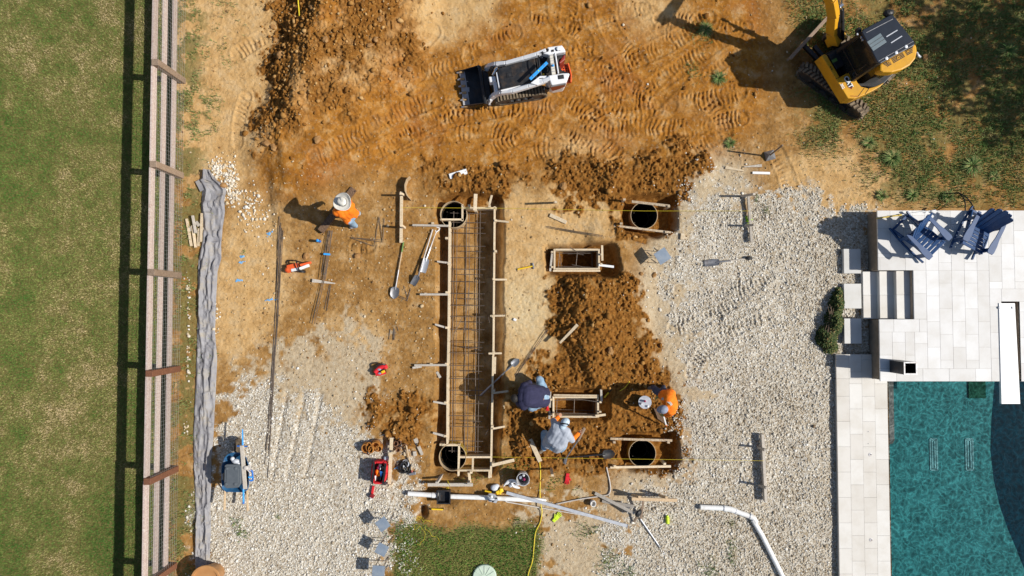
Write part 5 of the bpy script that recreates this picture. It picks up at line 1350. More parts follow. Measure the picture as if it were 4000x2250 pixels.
# paint marks: thin sprayed patches
def mark(label, px, py, w, h, mat, n=26):
    mb = MB()
    for _ in range(n):
        q = G(random.gauss(px, w * .3), random.gauss(py, h * .3), .012); mb.ell(q, (random.uniform(.012, .035), random.uniform(.01, .022), .008), n=6)
    tag(obj("paint_mark", mb, mat, loc=G(px, py)), label, "paint mark")
M['paint_blue'] = noisy('sprayed blue', (0.12, 0.36, 0.66), (0.22, 0.48, 0.78), 20, 0.9); M['paint_lime'] = noisy('sprayed lime', (0.42, 0.80, 0.02), (0.5, 0.85, 0.05), 20, 0.9)
mark("upper blue paint dash right of the grey sheet", 945, 1002, 20, 7, M['paint_blue'], 16); mark("second blue paint dash right of the grey sheet", 940, 1025, 20, 7, M['paint_blue'], 16); mark("lowest blue paint dash right of the grey sheet", 935, 1095, 22, 10, M['paint_blue'], 18)
mark("blue paint splash at the upper end of the long rebar", 1050, 912, 26, 18, M['paint_blue'], 12); mark("faint blue paint line crossing the long rebar", 1055, 1171, 40, 8, M['paint_blue'], 14); mark("lime green paint splash on the upper gravel batter board", 2922, 857, 22, 32, M['paint_lime'], 26)
mark("blue paint spots by the black cable coil", 1550, 1826, 16, 14, M['paint_blue'], 8)

# red pouch
rp = thing("tool_pouch", "small round red tool pouch with a yellow tape inside", "pouch", G(1487, 1447))
part("shell", rp, M['red'], lambda m: m.tube(lerp_path([G(1465, 1455, .13), G(1478, 1440, .14), G(1502, 1430, .14), G(1507, 1440, .13)]), .055, 10), smooth=True)
part("front_pocket", rp, M['red'], lambda m: m.tube(lerp_path([G(1469, 1462, .12), G(1485, 1460, .13), G(1506, 1453, .12)]), .045, 10), smooth=True)
part("lining", rp, M['black'], lambda m: m.beam(G(1468, 1453, .05), G(1506, 1444, .05), .16, .1))
part("side_panel", rp, M['cap_grey'], lambda m: (m.ell(G(1481, 1443, .17), (.05, .03, .03)), m.ell(G(1484, 1459, .15), (.06, .03, .03))), smooth=True)
part("strap", rp, M['black_paint'], lambda m: m.tube(lerp_path([G(1466, 1448, .1), G(1475, 1428, .2), G(1500, 1423, .2), G(1507, 1436, .1)]), .022, 8), smooth=True)
mb = MB(); mb.beam(G(1490, 1455, .17), G(1503, 1449, .17), .06, .04); tag(obj("tape_measure", mb, M['yellow_tool'], loc=G(1497, 1452), bevel=.01), "yellow tape measure in the small red pouch", "tape measure")
# red tool bag
tb = thing("tool_bag", "open red tool bag with black straps by the grey batter board", "tool bag", G(1485, 1855))
def ringwall(m, pts, z0, z1, th):
    n = len(pts)
    for i in range(n):
        a, b = P(*pts[i], z1), P(*pts[(i + 1) % n], z1); m.beam((a.x, a.y, (z0 + z1) / 2), (b.x, b.y, (z0 + z1) / 2), th, z1 - z0)
RING = [(1455, 1815), (1468, 1806), (1496, 1807), (1508, 1820), (1508, 1850), (1500, 1881), (1486, 1888), (1460, 1888), (1452, 1876), (1453, 1840)]
part("shell", tb, M['red'], lambda m: ringwall(m, RING, 0, .30, .05), bevel=.02)
part("base", tb, M['black'], lambda m: quadp(m, RING, .08, .07))
for (x0, y0, x1, y1) in ((1461, 1806, 1454, 1890), (1507, 1810, 1496, 1890)): part("strap", tb, M['black'], lambda m: m.path([P(x0, y0, .355), P((x0 + x1) / 2, (y0 + y1) / 2, .37), P(x1, y1, .355)], .045, .02))
for (px, py, c_, s_) in ((1484, 1823, 'white', .03), (1474, 1848, 'hiviz', .05), (1489, 1851, 'blue', .055), (1466, 1868, 'white', .025), (1480, 1875, 'black', .05), (1497, 1832, 'black', .05), (1478, 1834, 'maroon', .04)):
    mb = MB(); 
    if c_ == 'blue': q = [P(1483, 1840, .2), P(1499, 1842, .2), P(1488, 1866, .2)]; mb.prism([(p.x, p.y) for p in q], .17, .2)
    else: mb.caps(P(px, py - 7, .2), s_, P(px + 1, py + 8, .17), s_ * .8)
    tag(obj("hand_tool", mb, M[c_], loc=P(px, py, .15), smooth=c_ != 'blue'), {'white': "white handled tool in the red bag, " + ("top end" if py < 1850 else "lower end"), 'hiviz': "orange handled tool inside the red bag", 'blue': "blue triangular square inside the red bag", 'black': "black tool inside the red bag, " + ("lower end" if py > 1850 else "upper right"), 'maroon': "dark red tool inside the red bag"}[c_], "hand tool", "tools in the red bag")
lv = thing("cordless_light", "red and black cordless work light lying below the red tool bag", "work light", G(1455, 1930))
part("body", lv, M['red'], lambda m: m.beam(G(1459, 1898, .04), G(1453, 1932, .04), .055, .05), bevel=.01)
part("head", lv, M['red_dark'], lambda m: m.beam(G(1448, 1932, .06), G(1461, 1942, .06), .09, .09), bevel=.015)
part("lens", lv, M['lamp_glass'], lambda m: m.beam(G(1447, 1940, .05), G(1457, 1947, .05), .035, .06))
# tool belts
def belt(label, pts, cups, bm, cm):
    t = thing("tool_belt", label, "tool belt", G(*pts[0]))
    part("belt", t, bm, lambda m: m.path([G(x, y, .08) for x, y in pts], .02, .06))
    for (px, py, rx, ry, h) in cups:
        c = G(px, py); part("pouch", t, cm, lambda m: (m.lathe([(1, 0), (1.1, h * .5), (1, h), (.82, h), (.75, h * .4), (0, h * .35)], (0, 0, 0), 14)), smooth=True)
        o = t.children[-1]; o.data.transform(Matrix.Translation(c - wloc(t)) @ Matrix.Rotation(random.uniform(-.3, .3), 4, 'X') @ Matrix.Diagonal((rx, ry, 1, 1)) @ Matrix.Translation(wloc(t)))
    return t
belt("tan leather tool belt with pouches left of the grey batter board", [(1428, 1770), (1440, 1776), (1450, 1762), (1470, 1752), (1490, 1730), (1478, 1718), (1452, 1722)], ((1432, 1742, .09, .11, .18), (1447, 1745, .07, .11, .22), (1456, 1751, .06, .09, .26), (1472, 1727, .10, .08, .2), (1484, 1742, .08, .08, .18), (1470, 1754, .08, .05, .16)), M['leather_dark'], M['leather'])
belt("dark brown tool belt lying open right of the grey batter board", [(1537, 1740), (1552, 1748), (1568, 1744), (1582, 1734), (1590, 1738)], ((1548, 1733, .06, .06, .12), (1562, 1726, .05, .05, .14), (1556, 1755, .06, .05, .10), (1542, 1757, .05, .05, .10)), M['leather_dark'], M['leather_dark'])
mb = MB(); mb.ell(G(1510, 1790, .05), (.08, .06, .05)); tag(obj("rag", mb, M['bandana'], loc=G(1510, 1790), smooth=True), "pale blue rag behind the grey batter board", "rag")
# cable coil
cc_ = thing("cable_coil", "black and white cable coil beside the sledge hammer", "cable coil", G(1580, 1825))
for (cx_, cy_, rx, ry, mt, k) in ((1574, 1826, .10, .14, 'black', 5), (1588, 1822, .11, .15, 'black', 4), (1584, 1812, .09, .09, 'cloth', 3)):
    for j in range(k):
        c = G(cx_ + random.uniform(-2, 2), cy_ + random.uniform(-2, 2), .02 + j * .022)
        part("cable", cc_, M[mt], lambda m: m.tube([(c.x + (rx - j * .006) * math.cos(a), c.y + (ry - j * .006) * math.sin(a), c.z + .02 * math.sin(a * 2 + j)) for a in np.linspace(0, 2 * math.pi, 24, endpoint=False)], .014, 6, closed=True), smooth=True)
# pipes
print("pipes")
mp = thing("drain_pipe", "long white plastic drain pipe across the bottom of the dig", "pipe", G(1850, 1940))
za = .09
part("pipe", mp, M['pvc'], lambda m: m.tube([P(1594, 1928, za), P(1690, 1934, za)], [.012, .058][1:] * 2, 16), smooth=True)
part("pipe", mp, M['pvc'], lambda m: m.tube([P(1758, 1939, za), P(1930, 1945, za)], .058, 16), smooth=True)
part("pipe", mp, M['pvc'], lambda m: m.tube([P(1930, 1946, za), P(2105, 1954, za), P(2132, 1955, .02)], [.058, .055, .03], 16), smooth=True)
part("coupling", mp, M['pvc'], lambda m: m.tube([P(1688, 1934, za), P(1712, 1935, za)], .066, 16), smooth=True)
dbx = thing("drain_box", "black plastic catch basin fitted into the white drain pipe", "drain box", G(1733, 1942))
a, b = P(1708, 1967, .16), P(1758, 1917, .16)
mb = MB(); cx0, cy0, w, h = (a.x + b.x) / 2, (a.y + b.y) / 2, b.x - a.x, b.y - a.y
for (dx, dy, sx, sy) in ((-w / 2 + .008, 0, .016, h), (w / 2 - .008, 0, .016, h), (0, -h / 2 + .008, w - .034, .016), (0, h / 2 - .008, w - .034, .016)): mb.box((cx0 + dx, cy0 + dy, .0), (sx, sy, .32))
obj("shell", mb, M['black'], dbx)
mb = MB(); mb.box((cx0, cy0, .05), (w - .035, h - .035, .02)); obj("floor", mb, M['black_paint'], dbx)
mb = MB()
for (dx, dy, sx, sy) in ((-w / 2, 0, .03, h + .03), (w / 2, 0, .03, h + .03), (0, -h / 2, w - .032, .03), (0, h / 2, w - .032, .03)): mb.box((cx0 + dx, cy0 + dy, .168), (sx, sy, .014))
obj("rim", mb, M['black_paint'], dbx)
part("seam", dbx, M['hammer_steel'], lambda m: m.box((P(1718, 1940, .07).x, P(1718, 1940, .07).y, .062), (.008, .16, .004)))
rpz = .07
rpipe = thing("bent_pipe", "bent white plastic pipe with couplings on the lower right gravel", "pipe", G(2830, 1990))
pp_ = [(2735, 1981), (2825, 1985), (2872, 1996), (2932, 2018), (2945, 2030), (2976, 2088), (3062, 2262)]
part("pipe", rpipe, M['pvc'], lambda m: m.tube([P(*p, rpz) for p in pp_[:4]], .062, 16), smooth=True)
part("pipe", rpipe, M['pvc'], lambda m: m.tube([P(2940, 2030, rpz), P(2976, 2090, rpz), P(3072, 2282, rpz)], .060, 16), smooth=True)
part("elbow", rpipe, M['pvc'], lambda m: m.tube(lerp_path([P(2930, 2017, rpz), P(2942, 2023, rpz), P(2952, 2041, rpz)]), .070, 16), smooth=True)
for q0, q1 in (((2826, 1985), (2858, 1990)), ((2854, 1990), (2876, 1997))): part("coupling", rpipe, M['pvc'], lambda m: m.tube([P(*q0, rpz), P(*q1, rpz)], .071, 16), smooth=True)
for q0, q1 in (((2825, 1985), (2828, 1985.4)), ((2871, 1996), (2874, 1997)), ((2927, 2015), (2930, 2016))): part("band", rpipe, M['alu'], lambda m: m.tube([P(*q0, rpz), P(*q1, rpz)], .0735, 16))
mb = MB(); mb.tube([G(1975, 1926, .12), G(2450, 2057, .03)], .001, 4)
ab = thing("screed_bar", "long aluminium screed bar slanting across the drain pipe", "screed bar", G(2200, 1985))
part("bar", ab, M['alu'], lambda m: m.beam(P(1978, 1924, .17), P(2450, 2054, .05), .075, .05), bevel=.004)
part("end_cap", ab, M['hammer_steel'], lambda m: m.beam(P(2448, 2053.4, .05), P(2452, 2054.6, .05), .079, .054))
a2 = thing("conduit", "thin pale conduit lying just below the screed bar", "conduit", G(2130, 1985))
part("tube", a2, M['grey_pipe'], lambda m: m.tube([P(1965, 1950, .11), P(1980, 1961, .06), P(2276, 2012, .03)], .014, 8), smooth=True)
part("tip", a2, M['alu'], lambda m: m.tube([P(2270, 2011, .03), P(2279, 2012.5, .03)], .017, 8))
a3 = thing("conduit", "hooked grey conduit rising to the lower right batter board", "conduit", G(2300, 1950))
part("tube", a3, M['grey_pipe'], lambda m: m.tube(lerp_path([G(2173, 1969, .02), G(2260, 1951, .03), G(2345, 1938, .03), G(2375, 1932, .03), G(2384, 1915, .03), G(2383, 1890, .03), G(2376, 1855, .03), G(2369, 1824, .03)], 5), .016, 8), smooth=True)
part("tip", a3, M['alu'], lambda m: m.tube([G(2171, 1969.5, .02), G(2177, 1968.3, .02)], .018, 8))
a4 = thing("conduit", "short white conduit pointing down right from the tripod", "conduit", G(2540, 2080))
part("tube", a4, M['alu'], lambda m: m.tube([P(2502, 2028, .04), P(2574, 2132, .02)], .017, 8), smooth=True)
part("tip", a4, M['hammer_steel'], lambda m: m.tube([P(2571, 2128, .02), P(2577, 2137, .02)], .019, 8))
pr = thing("pipe_collar", "short upright white pipe collar on the gravel by the hooked conduit", "pipe collar", G(2316, 1963))
c = G(2315, 1962); part("collar", pr, M['pvc'], lambda m: m.lathe([(.068, 0), (.068, .16), (.056, .16), (.056, .02), (0, .02)], c, 20), smooth=True)
part("socket_ring", pr, M['grey_pipe'], lambda m: m.lathe([(.074, .06), (.074, .09)], c, 20))
# timber tripod fallen on its side
tp = thing("survey_tripod", "folded timber survey tripod lying on the gravel", "tripod", G(2470, 1990))
for (x0, y0, z0, x1, y1, z1) in ((2324, 1926, .04, 2478, 2005, .30), (2352, 1957, .03, 2476, 1978, .28), (2513, 1955, .30, 2504, 2025, .06), (2508, 1984, .32, 2476, 2038, .04)):
    part("leg", tp, M['lumber_grey'] if x0 < 2500 else M['fence_post'], lambda m: m.beam(P(x0, y0, z0), P(x1, y1, z1), .05 if x0 > 2500 else .075, .03), bevel=.004)
part("leg_brace", tp, M['hammer_steel'], lambda m: m.tube(lerp_path([P(2450, 1980, .2), P(2472, 1982, .24), P(2480, 1992, .25), P(2462, 1996, .2), P(2450, 1986, .2)]), .014, 6), smooth=True)
part("head_plate", tp, M['black'], lambda m: m.lathe([(.1, -.02), (.1, .02), (.06, .05)], P(2494, 2004, .3), 16, axis=(.6, -.4, .5)))
# yellow hose / cord
yh = thing("air_hose", "yellow air hose trailing from a board down over the turf", "hose", G(2110, 1900))
part("hose", yh, M['rope_yellow'], lambda m: m.tube(lerp_path([G(2108, 1803, .05), G(2111, 1850, .02), G(2109, 1920, .02), G(2113, 1975, .11), G(2117, 2000, .05), G(2110, 2040, .03), G(2092, 2080, .03), G(2086, 2130, .03), G(2080, 2190, .03), G(2064, 2240, .03), G(2060, 2275, .03)]), .013, 6), smooth=True)
part("fitting", yh, M['brass'], lambda m: m.tube([G(2106, 1792, .07), G(2108, 1804, .05)], .018, 8))
cd = thing("yellow_twine", "tangle of thin yellow twine across the lower dig and turf", "twine", G(1700, 1980))
for k in range(9):
    def f(m):
        if k < 3: q = [G(1748 + random.gauss(0, 5) + 6 * math.sin(j), 1880 + 9 * j + random.gauss(0, 3), .24 if j < 2 else .02) for j in range(6)]
        else: x, y, a = 1662 + random.gauss(0, 9), 2040 + random.gauss(0, 8), random.uniform(0, 6); q = []
        if k >= 3:
            for j in range(10):
                a += random.uniform(-1.5, 1.5); x += 10 * math.cos(a); y += 9 * math.sin(a) + 3.5; q.append(G(x, y, random.uniform(.02, .07)))
        m.tube(lerp_path(q, 4), .0033, 4)
    part("strand", cd, M['rope_yellow'], f)
yl = thing("torpedo_level", "short yellow and black torpedo level on the bare soil below the drain box", "level", G(1706, 1989))
part("body", yl, M['yellow_tool'], lambda m: m.beam(G(1681, 1988, .03), G(1732, 1990, .03), .035, .05), bevel=.004)
for x in (1683, 1730): part("end_cap", yl, M['black'], lambda m: m.beam(G(x - 2, 1988.6, .03), G(x + 3, 1988.8, .03), .04, .055))
part("vial", yl, M['lime'], lambda m: m.beam(G(1702, 1988.8, .055), G(1711, 1989, .055), .02, .01))
yr = thing("rope", "short bright yellow cord hanging over the top of the spoil heap", "cord", G(1167, 30))
part("cord", yr, M['rope_yellow'], lambda m: m.tube(lerp_path([G(1164, -14, .06), G(1165, 12, .07), G(1167, 32, .06), G(1169, 62, .03)]), .016, 6), smooth=True)
part("frayed_end", yr, M['rope_yellow'], lambda m: m.caps(G(1167, 34, .06), .02, G(1169, 60, .04), .012))
yt2 = thing("cord", "short yellow cord lying by the lower box form's shadow", "cord", G(2440, 1510))
part("cord", yt2, M['rope_yellow'], lambda m: m.tube(lerp_path([G(2421, 1527, .03), G(2440, 1515, .05), G(2452, 1500, .03), G(2458, 1492, .02)]), .009, 6)); part("end", yt2, M['rope_yellow'], lambda m: m.ell(G(2458, 1491, .02), (.015, .015, .012), n=8))
yw = thing("marker_stick", "short yellow stick leaning right of the lower box form", "stick", G(2370, 1540)); part("stick", yw, M['rope_yellow'], lambda m: m.beam(G(2361, 1552, .06), G(2378, 1532, .05), .035, .02)); part("tip", yw, M['black'], lambda m: m.beam(G(2378, 1532, .05), G(2388, 1520, .05), .03, .02))
# nail gun, grey saw, bucket and bag
ng = thing("nail_gun", "yellow and black nail gun lying against the drain pipe", "nail gun", G(1945, 1925))
part("body", ng, M['yellow_tool'], lambda m: (m.beam(G(1938, 1926, .10), G(1965, 1912, .10), .09, .11), m.beam(G(1952, 1930, .10), G(1957, 1907, .14), .06, .09)), bevel=.02)
part("magazine", ng, M['yellow_tool'], lambda m: m.beam(G(1894, 1917, .05), G(1924, 1924, .07), .035, .05), bevel=.006)
part("handle", ng, M['black'], lambda m: m.beam(G(1922, 1922, .08), G(1942, 1922, .11), .055, .06), bevel=.012)
part("nose", ng, M['black_paint'], lambda m: m.beam(G(1920, 1912, .06), G(1936, 1903, .08), .06, .07), bevel=.01)
cs_ = thing("circular_saw", "grey circular saw resting on the white drain pipe", "saw", P(1926, 1950, .15))
zz = .20
part("base_plate", cs_, M['alu'], lambda m: quadp(m, [(1912, 1930), (1936, 1934), (1946, 1952), (1938, 1966), (1908, 1958), (1906, 1952)], zz, .012))
part("blade_guard", cs_, M['cloth'], lambda m: m.lathe([(.11, -.02), (.11, .02)], P(1922, 1941, zz + .07), 20, axis=(.2, 1, .35)))
part("motor", cs_, M['black'], lambda m: m.tube([P(1922, 1944, zz + .07), P(1932, 1956, zz + .08)], .06, 14), smooth=True)
part("handle", cs_, M['black'], lambda m: m.tube(lerp_path([P(1916, 1946, zz + .05), P(1924, 1950, zz + .15), P(1942, 1946, zz + .1)]), .018, 8), smooth=True)
part("hub", cs_, M['white'], lambda m: m.lathe([(.03, 0), (.03, .03), (0, .035)], P(1922, 1939, zz + .12), 14))
gt = MB(); gt.ell(G(1932, 1905, .08), (.10, .08, .07)); gt.ell(G(1940, 1898, .05), (.07, .05, .05)); tag(obj("rag_bundle", gt, M['cloth'], loc=G(1932, 1905), smooth=True), "crumpled grey white rag beside the yellow nail gun", "rag")
bag = thing("plastic_bag", "crumpled white plastic bag between the pail and the nail gun", "bag", G(2000, 1890))
def crumple(m, spots):
    for (px, py, rx, ry, rz_, a) in spots: m.ell(G(px, py, rz_ * .6), (rx, ry, rz_), Matrix.Rotation(a, 3, 'Z') @ Matrix.Rotation(random.uniform(-.4, .4), 3, 'X'), n=10)
part("film", bag, M['cloth'], lambda m: crumple(m, ((1985, 1884, .11, .045, .09, .5), (2000, 1880, .12, .04, .10, -.1), (1996, 1893, .07, .05, .10, .8), (2008, 1898, .12, .03, .07, -.3), (2018, 1903, .09, .03, .05, -.2), (2020, 1888, .07, .04, .06, -.6))))
part("fold", bag, M['white'], lambda m: (m.tube(lerp_path([G(1968, 1898, .06), G(1985, 1878, .17), G(2008, 1876, .17), G(2022, 1886, .1)]), .022, 6), m.tube(lerp_path([G(1998, 1886, .16), G(2006, 1900, .13), G(2028, 1906, .05)]), .02, 6)), smooth=True)
part("shadow_side", bag, M['maroon'], lambda m: m.ell(G(1996, 1912, .03), (.09, .05, .03), n=8)) if False else None
bk = thing("pail", "grey plastic pail of tools standing by the turf patch", "pail", G(2041, 1850))
c = P(2042, 1858, 0); c.z = float(hz(c.x, c.y))
part("shell", bk, M['pail'], lambda m: m.lathe([(.125, 0), (.15, .36), (.157, .36), (.157, .38), (.143, .38), (.14, .33), (.118, .02), (0, .02)], c, 26), smooth=True)
part("handle", bk, M['wire'], lambda m: m.tube([c + Vector((.155 * math.cos(a), .155 * math.sin(a) * .5 - .06 , .36 + .0 * a)) for a in np.linspace(math.pi, 2 * math.pi, 12)], .005, 5))
for (dx, dy, m_, lb) in ((-.05, .02, 'cap_grey', "grey trowel leaning inside the grey pail"), (.02, -.01, 'maroon', "dark red handled tool in the grey pail"), (.01, .06, 'pail', "pale float propped in the grey pail")):
    mb = MB(); mb.caps(c + Vector((dx, dy, .08)), .03, c + Vector((dx * 1.3, dy * 1.4, .31)), .035); tag(obj("hand_tool", mb, M[m_], loc=c + Vector((dx, dy, .1)), smooth=True), lb, "hand tool", "tools in the grey pail")
# gloves and bottles
def glove(label, px, py, ang, mat, palm=None, group=None):
    t = thing("work_glove", label, "glove", G(px, py)); c = G(px, py, .03); R_m = Matrix.Rotation(ang, 3, 'Z')
    part("palm", t, mat, lambda m: (m.box(c, (.10, .11, .035), ang), m.box(c + R_m @ Vector((0, .09, 0)), (.085, .07, .03), ang)), bevel=.012)
    for k in range(4):
        a = c + R_m @ Vector((-.038 + .0255 * k, -.05, 0)); b = c + R_m @ Vector((-.052 + .036 * k, -.12 - .02 * (k in (1, 2)), -.005))
        part("finger", t, palm or mat, lambda m: m.caps(a, .013, b, .011, 8), smooth=True)
    a = c + R_m @ Vector((.05, .02, 0)); b = c + R_m @ Vector((.085, -.035, 0)); part("thumb", t, mat, lambda m: m.caps(a, .014, b, .012, 8), smooth=True)
glove("red work glove lying fingers down on the soil by the short stake", 2216, 1869, -.1, M['red'], M['red'])
glove("lime glove lying on the soil below the thin conduit", 2174, 2022, 2.4, M['lime'])
bt = thing("lime_canister", "lime yellow canister lying on the lower gravel", "canister", G(2608, 2032))
part("body", bt, M['lime'], lambda m: m.tube([G(2607, 2020, .045), G(2608, 2045, .045)], .045, 14), smooth=True); part("cap", bt, M['lime'], lambda m: m.tube([G(2606, 2013, .045), G(2607, 2020, .045)], .03, 12), smooth=True)
# septic lid
sl = thing("septic_lid", "round pale green tank lid in the turf at the photo's bottom edge", "lid", G(1893, 2250))
c = P(1893, 2252, .05); part("lid", sl, M['septic'], lambda m: m.lathe([(.285, -.1), (.285, .02), (.27, .035), (.0, .05)], c, 40), smooth=True)
part("ribs", sl, M['septic'], lambda m: [m.beam(c + Vector((.06 * math.cos(a), .06 * math.sin(a), .052)), c + Vector((.26 * math.cos(a), .26 * math.sin(a), .04)), .018, .012) for a in np.linspace(0, 2 * math.pi, 12, endpoint=False)])
# brown pot at the bottom edge
pt = thing("brown_pot", "large round brown pot at the photo's bottom edge by the fence", "pot", P(800, 2300, 0))
c = P(803, 2268, .55); part("pot", pt, M['terracotta'], lambda m: m.lathe([(.22, -.55), (.31, -.1), (.34, 0), (.30, .0), (.29, -.10), (0, -.11)], c, 40), smooth=True)
part("rim", pt, M['terracotta'], lambda m: m.lathe([(.345, -.04), (.355, 0), (.345, .02), (.30, .02), (.295, -.02)], c, 40), smooth=True)
part("soil", pt, M['soil_dark'], lambda m: m.lathe([(0, -.09), (.29, -.095)], c, 30, cap=False))

# grey geotextile
print("sheet")
gsh = thing("geotextile_sheet", "long crumpled grey geotextile strip lying beside the fence", "sheet", G(800, 1500))
LE = [(798, 668), (786, 700), (772, 706), (792, 745), (788, 800), (790, 850), (792, 900), (790, 950), (778, 1010), (775, 1080), (776, 1200), (772, 1300), (770, 1400), (766, 1500), (762, 1600), (757, 1700), (758, 1780), (763, 1900), (766, 1980), (766, 2060), (764, 2150), (766, 2222)]
RE = [(822, 668), (842, 700), (866, 716), (885, 742), (878, 790), (880, 830), (872, 880), (866, 950), (866, 1010), (852, 1060), (848, 1130), (844, 1230), (842, 1300), (850, 1390), (848, 1450), (845, 1520), (840, 1600), (836, 1700), (828, 1790), (826, 1880), (824, 1980), (826, 2060), (822, 2150), (820, 2225)]
def along(E, y):
    ys_ = [p[1] for p in E]; xs_ = [p[0] for p in E]; return float(np.interp(y, ys_, xs_))
NR, NC = 260, 22
rngs = np.random.default_rng(5)
def vn1(n, cell):
    k = max(3, int(n / cell)); a = rngs.uniform(-1, 1, k); return np.interp(np.linspace(0, k - 1, n), np.arange(k), a)
ce = [vn1(NR, 22) for _ in range(5)]; ph_ = [vn1(NR, 34) * .22 for _ in range(5)]
small = resize(rngs.uniform(-1, 1, (70, 9)), NR, NC)
vs, fs = [], []
for i in range(NR):
    y = 664 + (2224 - 664) * i / (NR - 1)
    l, r = along(LE, y), along(RE, y)
    for j in range(NC):
        u = j / (NC - 1); h = .03
        for k in range(5):
            pos = (k + .5) / 5 + ph_[k][i]; h += max(0, ce[k][i] * .9 + .22) * .075 * math.exp(-((u - pos) / .085) ** 2)
        h += .026 * small[i, j] * (1 if y > 1050 else 1.8) + .022 * max(0, math.sin(y * .055 + 3 * small[i, j] + 5 * u * ce[0][i])) ** 3; h *= min(1, u * 9 + .25) * min(1, (1 - u) * 9 + .25)
        q = P(l + (r - l) * u, y, 0); g = float(hz(q.x, q.y)); vs.append((q.x, q.y, max(g, 0) + .012 + max(h, .0)))
for i in range(NR - 1):
    for j in range(NC - 1): fs.append((i * NC + j, (i + 1) * NC + j, (i + 1) * NC + j + 1, i * NC + j + 1))
M['geo'] = noisy('grey woven geotextile', (0.215, 0.21, 0.225), (0.30, 0.295, 0.305), 5, 0.6, bump=0.2, bscale=70, dirt=(0.36, 0.31, 0.23, 0.8), spec=.3)
mb = MB(); mb.add(vs, fs); sh = obj("sheet", mb, M['geo'], gsh); 
so = sh.modifiers.new("thick", 'SOLIDIFY'); so.thickness = .004
mb = MB()
for (x0, y0, x1, y1) in ((770, 706, 790, 745), (792, 690, 840, 706)): mb.beam(G(x0, y0, .06), G(x1, y1, .05), .10, .01)
obj("torn_flap", mb, M['geo'], gsh)
rk = MB(); rk.ell(G(872, 725, .06), (.09, .06, .06)); tag(obj("rock", rk, M['leather_dark'] if False else noisy('brown rock', (.30, .15, .05), (.42, .24, .10), 9, .9, bump=.6), loc=G(872, 725), smooth=True), "brown rock holding down the torn end of the grey sheet", "rock")

# ------------------------------------------------------------------ wheelbarrow
print("barrow")
wb = thing("wheelbarrow", "blue wheelbarrow with timber handles parked on the left gravel", "wheelbarrow", G(920, 1850))
zt = .62
OUT = [(877, 1790), (890, 1776), (912, 1769), (942, 1770), (962, 1790), (972, 1822), (972, 1890), (966, 1912), (950, 1921), (884, 1920), (868, 1908), (866, 1880), (866, 1820)]
cxm, cym = 919, 1846
outer = [P(x, y, zt) for x, y in OUT]; cen = P(cxm, cym, zt)
def scl(k, z): return [(cen.x + (p.x - cen.x) * k, cen.y + (p.y - cen.y) * k, z) for p in outer]
rings = [scl(1.0, zt), scl(1.03, zt - .005), scl(.62, zt - .28), scl(.60, zt - .27), scl(.955, zt - .012)]
mb = MB(); n = len(OUT); vs = [v for r_ in (rings[1], rings[0], rings[4], rings[3]) for v in r_]; fs = []
for i in range(3):
    for k in range(n): fs.append((i * n + k, i * n + (k + 1) % n, (i + 1) * n + (k + 1) % n, (i + 1) * n + k))
fs.append([3 * n + k for k in range(n)]); mb.add(vs, [f[::-1] for f in fs])
mb.add(rings[1] + rings[2], [(k, (k + 1) % n, n + (k + 1) % n, n + k) for k in range(n)] + [[n + k for k in range(n)][::-1]])
obj("tray", mb, M['blue_tray'], wb, True)
for s, (x0, y0, x1, y1) in enumerate(((884, 1925, 876, 1993), (964, 1925, 967, 1995))):
    part("handle", wb, M['ash'], lambda m: m.beam(P(x0, y0 - 130, .30), P(x1, y1, .52), .04, .05), bevel=.008)
    part("grip", wb, M['ash'], lambda m: m.tube([P(x1 + (x0 - x1) * .3, y1 - 22, .50), P(x1, y1, .52)], .024, 8), smooth=True)
    part("leg", wb, M['black_paint'], lambda m: m.tube([P(x0, y0 - 20, .3), P(x0 - 2, y0 + 4, .02), P(x0, y0 - 40, .02)], .015, 6))
part("wheel_bracket", wb, M['blue'], lambda m: m.beam(P(926, 1742, .36), P(966, 1744, .36), .03, .03))
wc = P(930, 1742, .2); part("wheel", wb, M['rubber'], lambda m: m.lathe([(.09, -.035), (.16, -.04), (.19, -.025), (.195, 0), (.19, .025), (.16, .04), (.09, .035)], (wc.x, wc.y, .195), 24, axis=(1, 0, 0)), smooth=True)
ob_ = wb.children[-1]; m_ = MB(); m_.lathe([(.092, -.02), (.092, .02), (.03, .04), (0, .04)], (wc.x, wc.y, .195), 16, axis=(1, 0, 0)); obj("rim", m_, M['steel'], ob_)
co2 = thing("cooler", "slate grey lidded cooler sitting in the blue wheelbarrow", "cooler", P(908, 1862, .4))
zc = .80; q = [(877, 1818), (886, 1814), (932, 1815), (943, 1824), (941, 1890), (930, 1905), (884, 1908), (874, 1900)]
qq = [P(x, y, zc) for x, y in q]; cc0 = P(908, 1861, zc)
part("body", co2, M['cooler'], lambda m: m.prism([(cc0.x + (p.x - cc0.x) * .93, cc0.y + (p.y - cc0.y) * .93) for p in qq], .40, zc - .07), bevel=.012)
part("lid", co2, M['cooler'], lambda m: m.prism([(p.x, p.y) for p in qq], zc - .066, zc), bevel=.015)
part("lid_panel", co2, M['cooler'], lambda m: m.prism([(cc0.x + (p.x - cc0.x) * .72, cc0.y + (p.y - cc0.y) * .8) for p in qq], zc + .001, zc + .012), bevel=.006)
for (x, y) in ((887, 1830), (921, 1830), (884, 1891), (919, 1891)): part("lid_button", co2, M['cooler'], lambda m: m.lathe([(.034, 0), (.034, .022), (.02, .028), (0, .028)], P(x, y, zc + .002), 16), smooth=True)
part("latch", co2, M['black'], lambda m: m.beam(P(873, 1848, zc - .01), P(873, 1876, zc - .01), .03, .05)); part("label_plate", co2, M['white'], lambda m: m.beam(P(869, 1852, zc - .04), P(869, 1874, zc - .04), .012, .04))
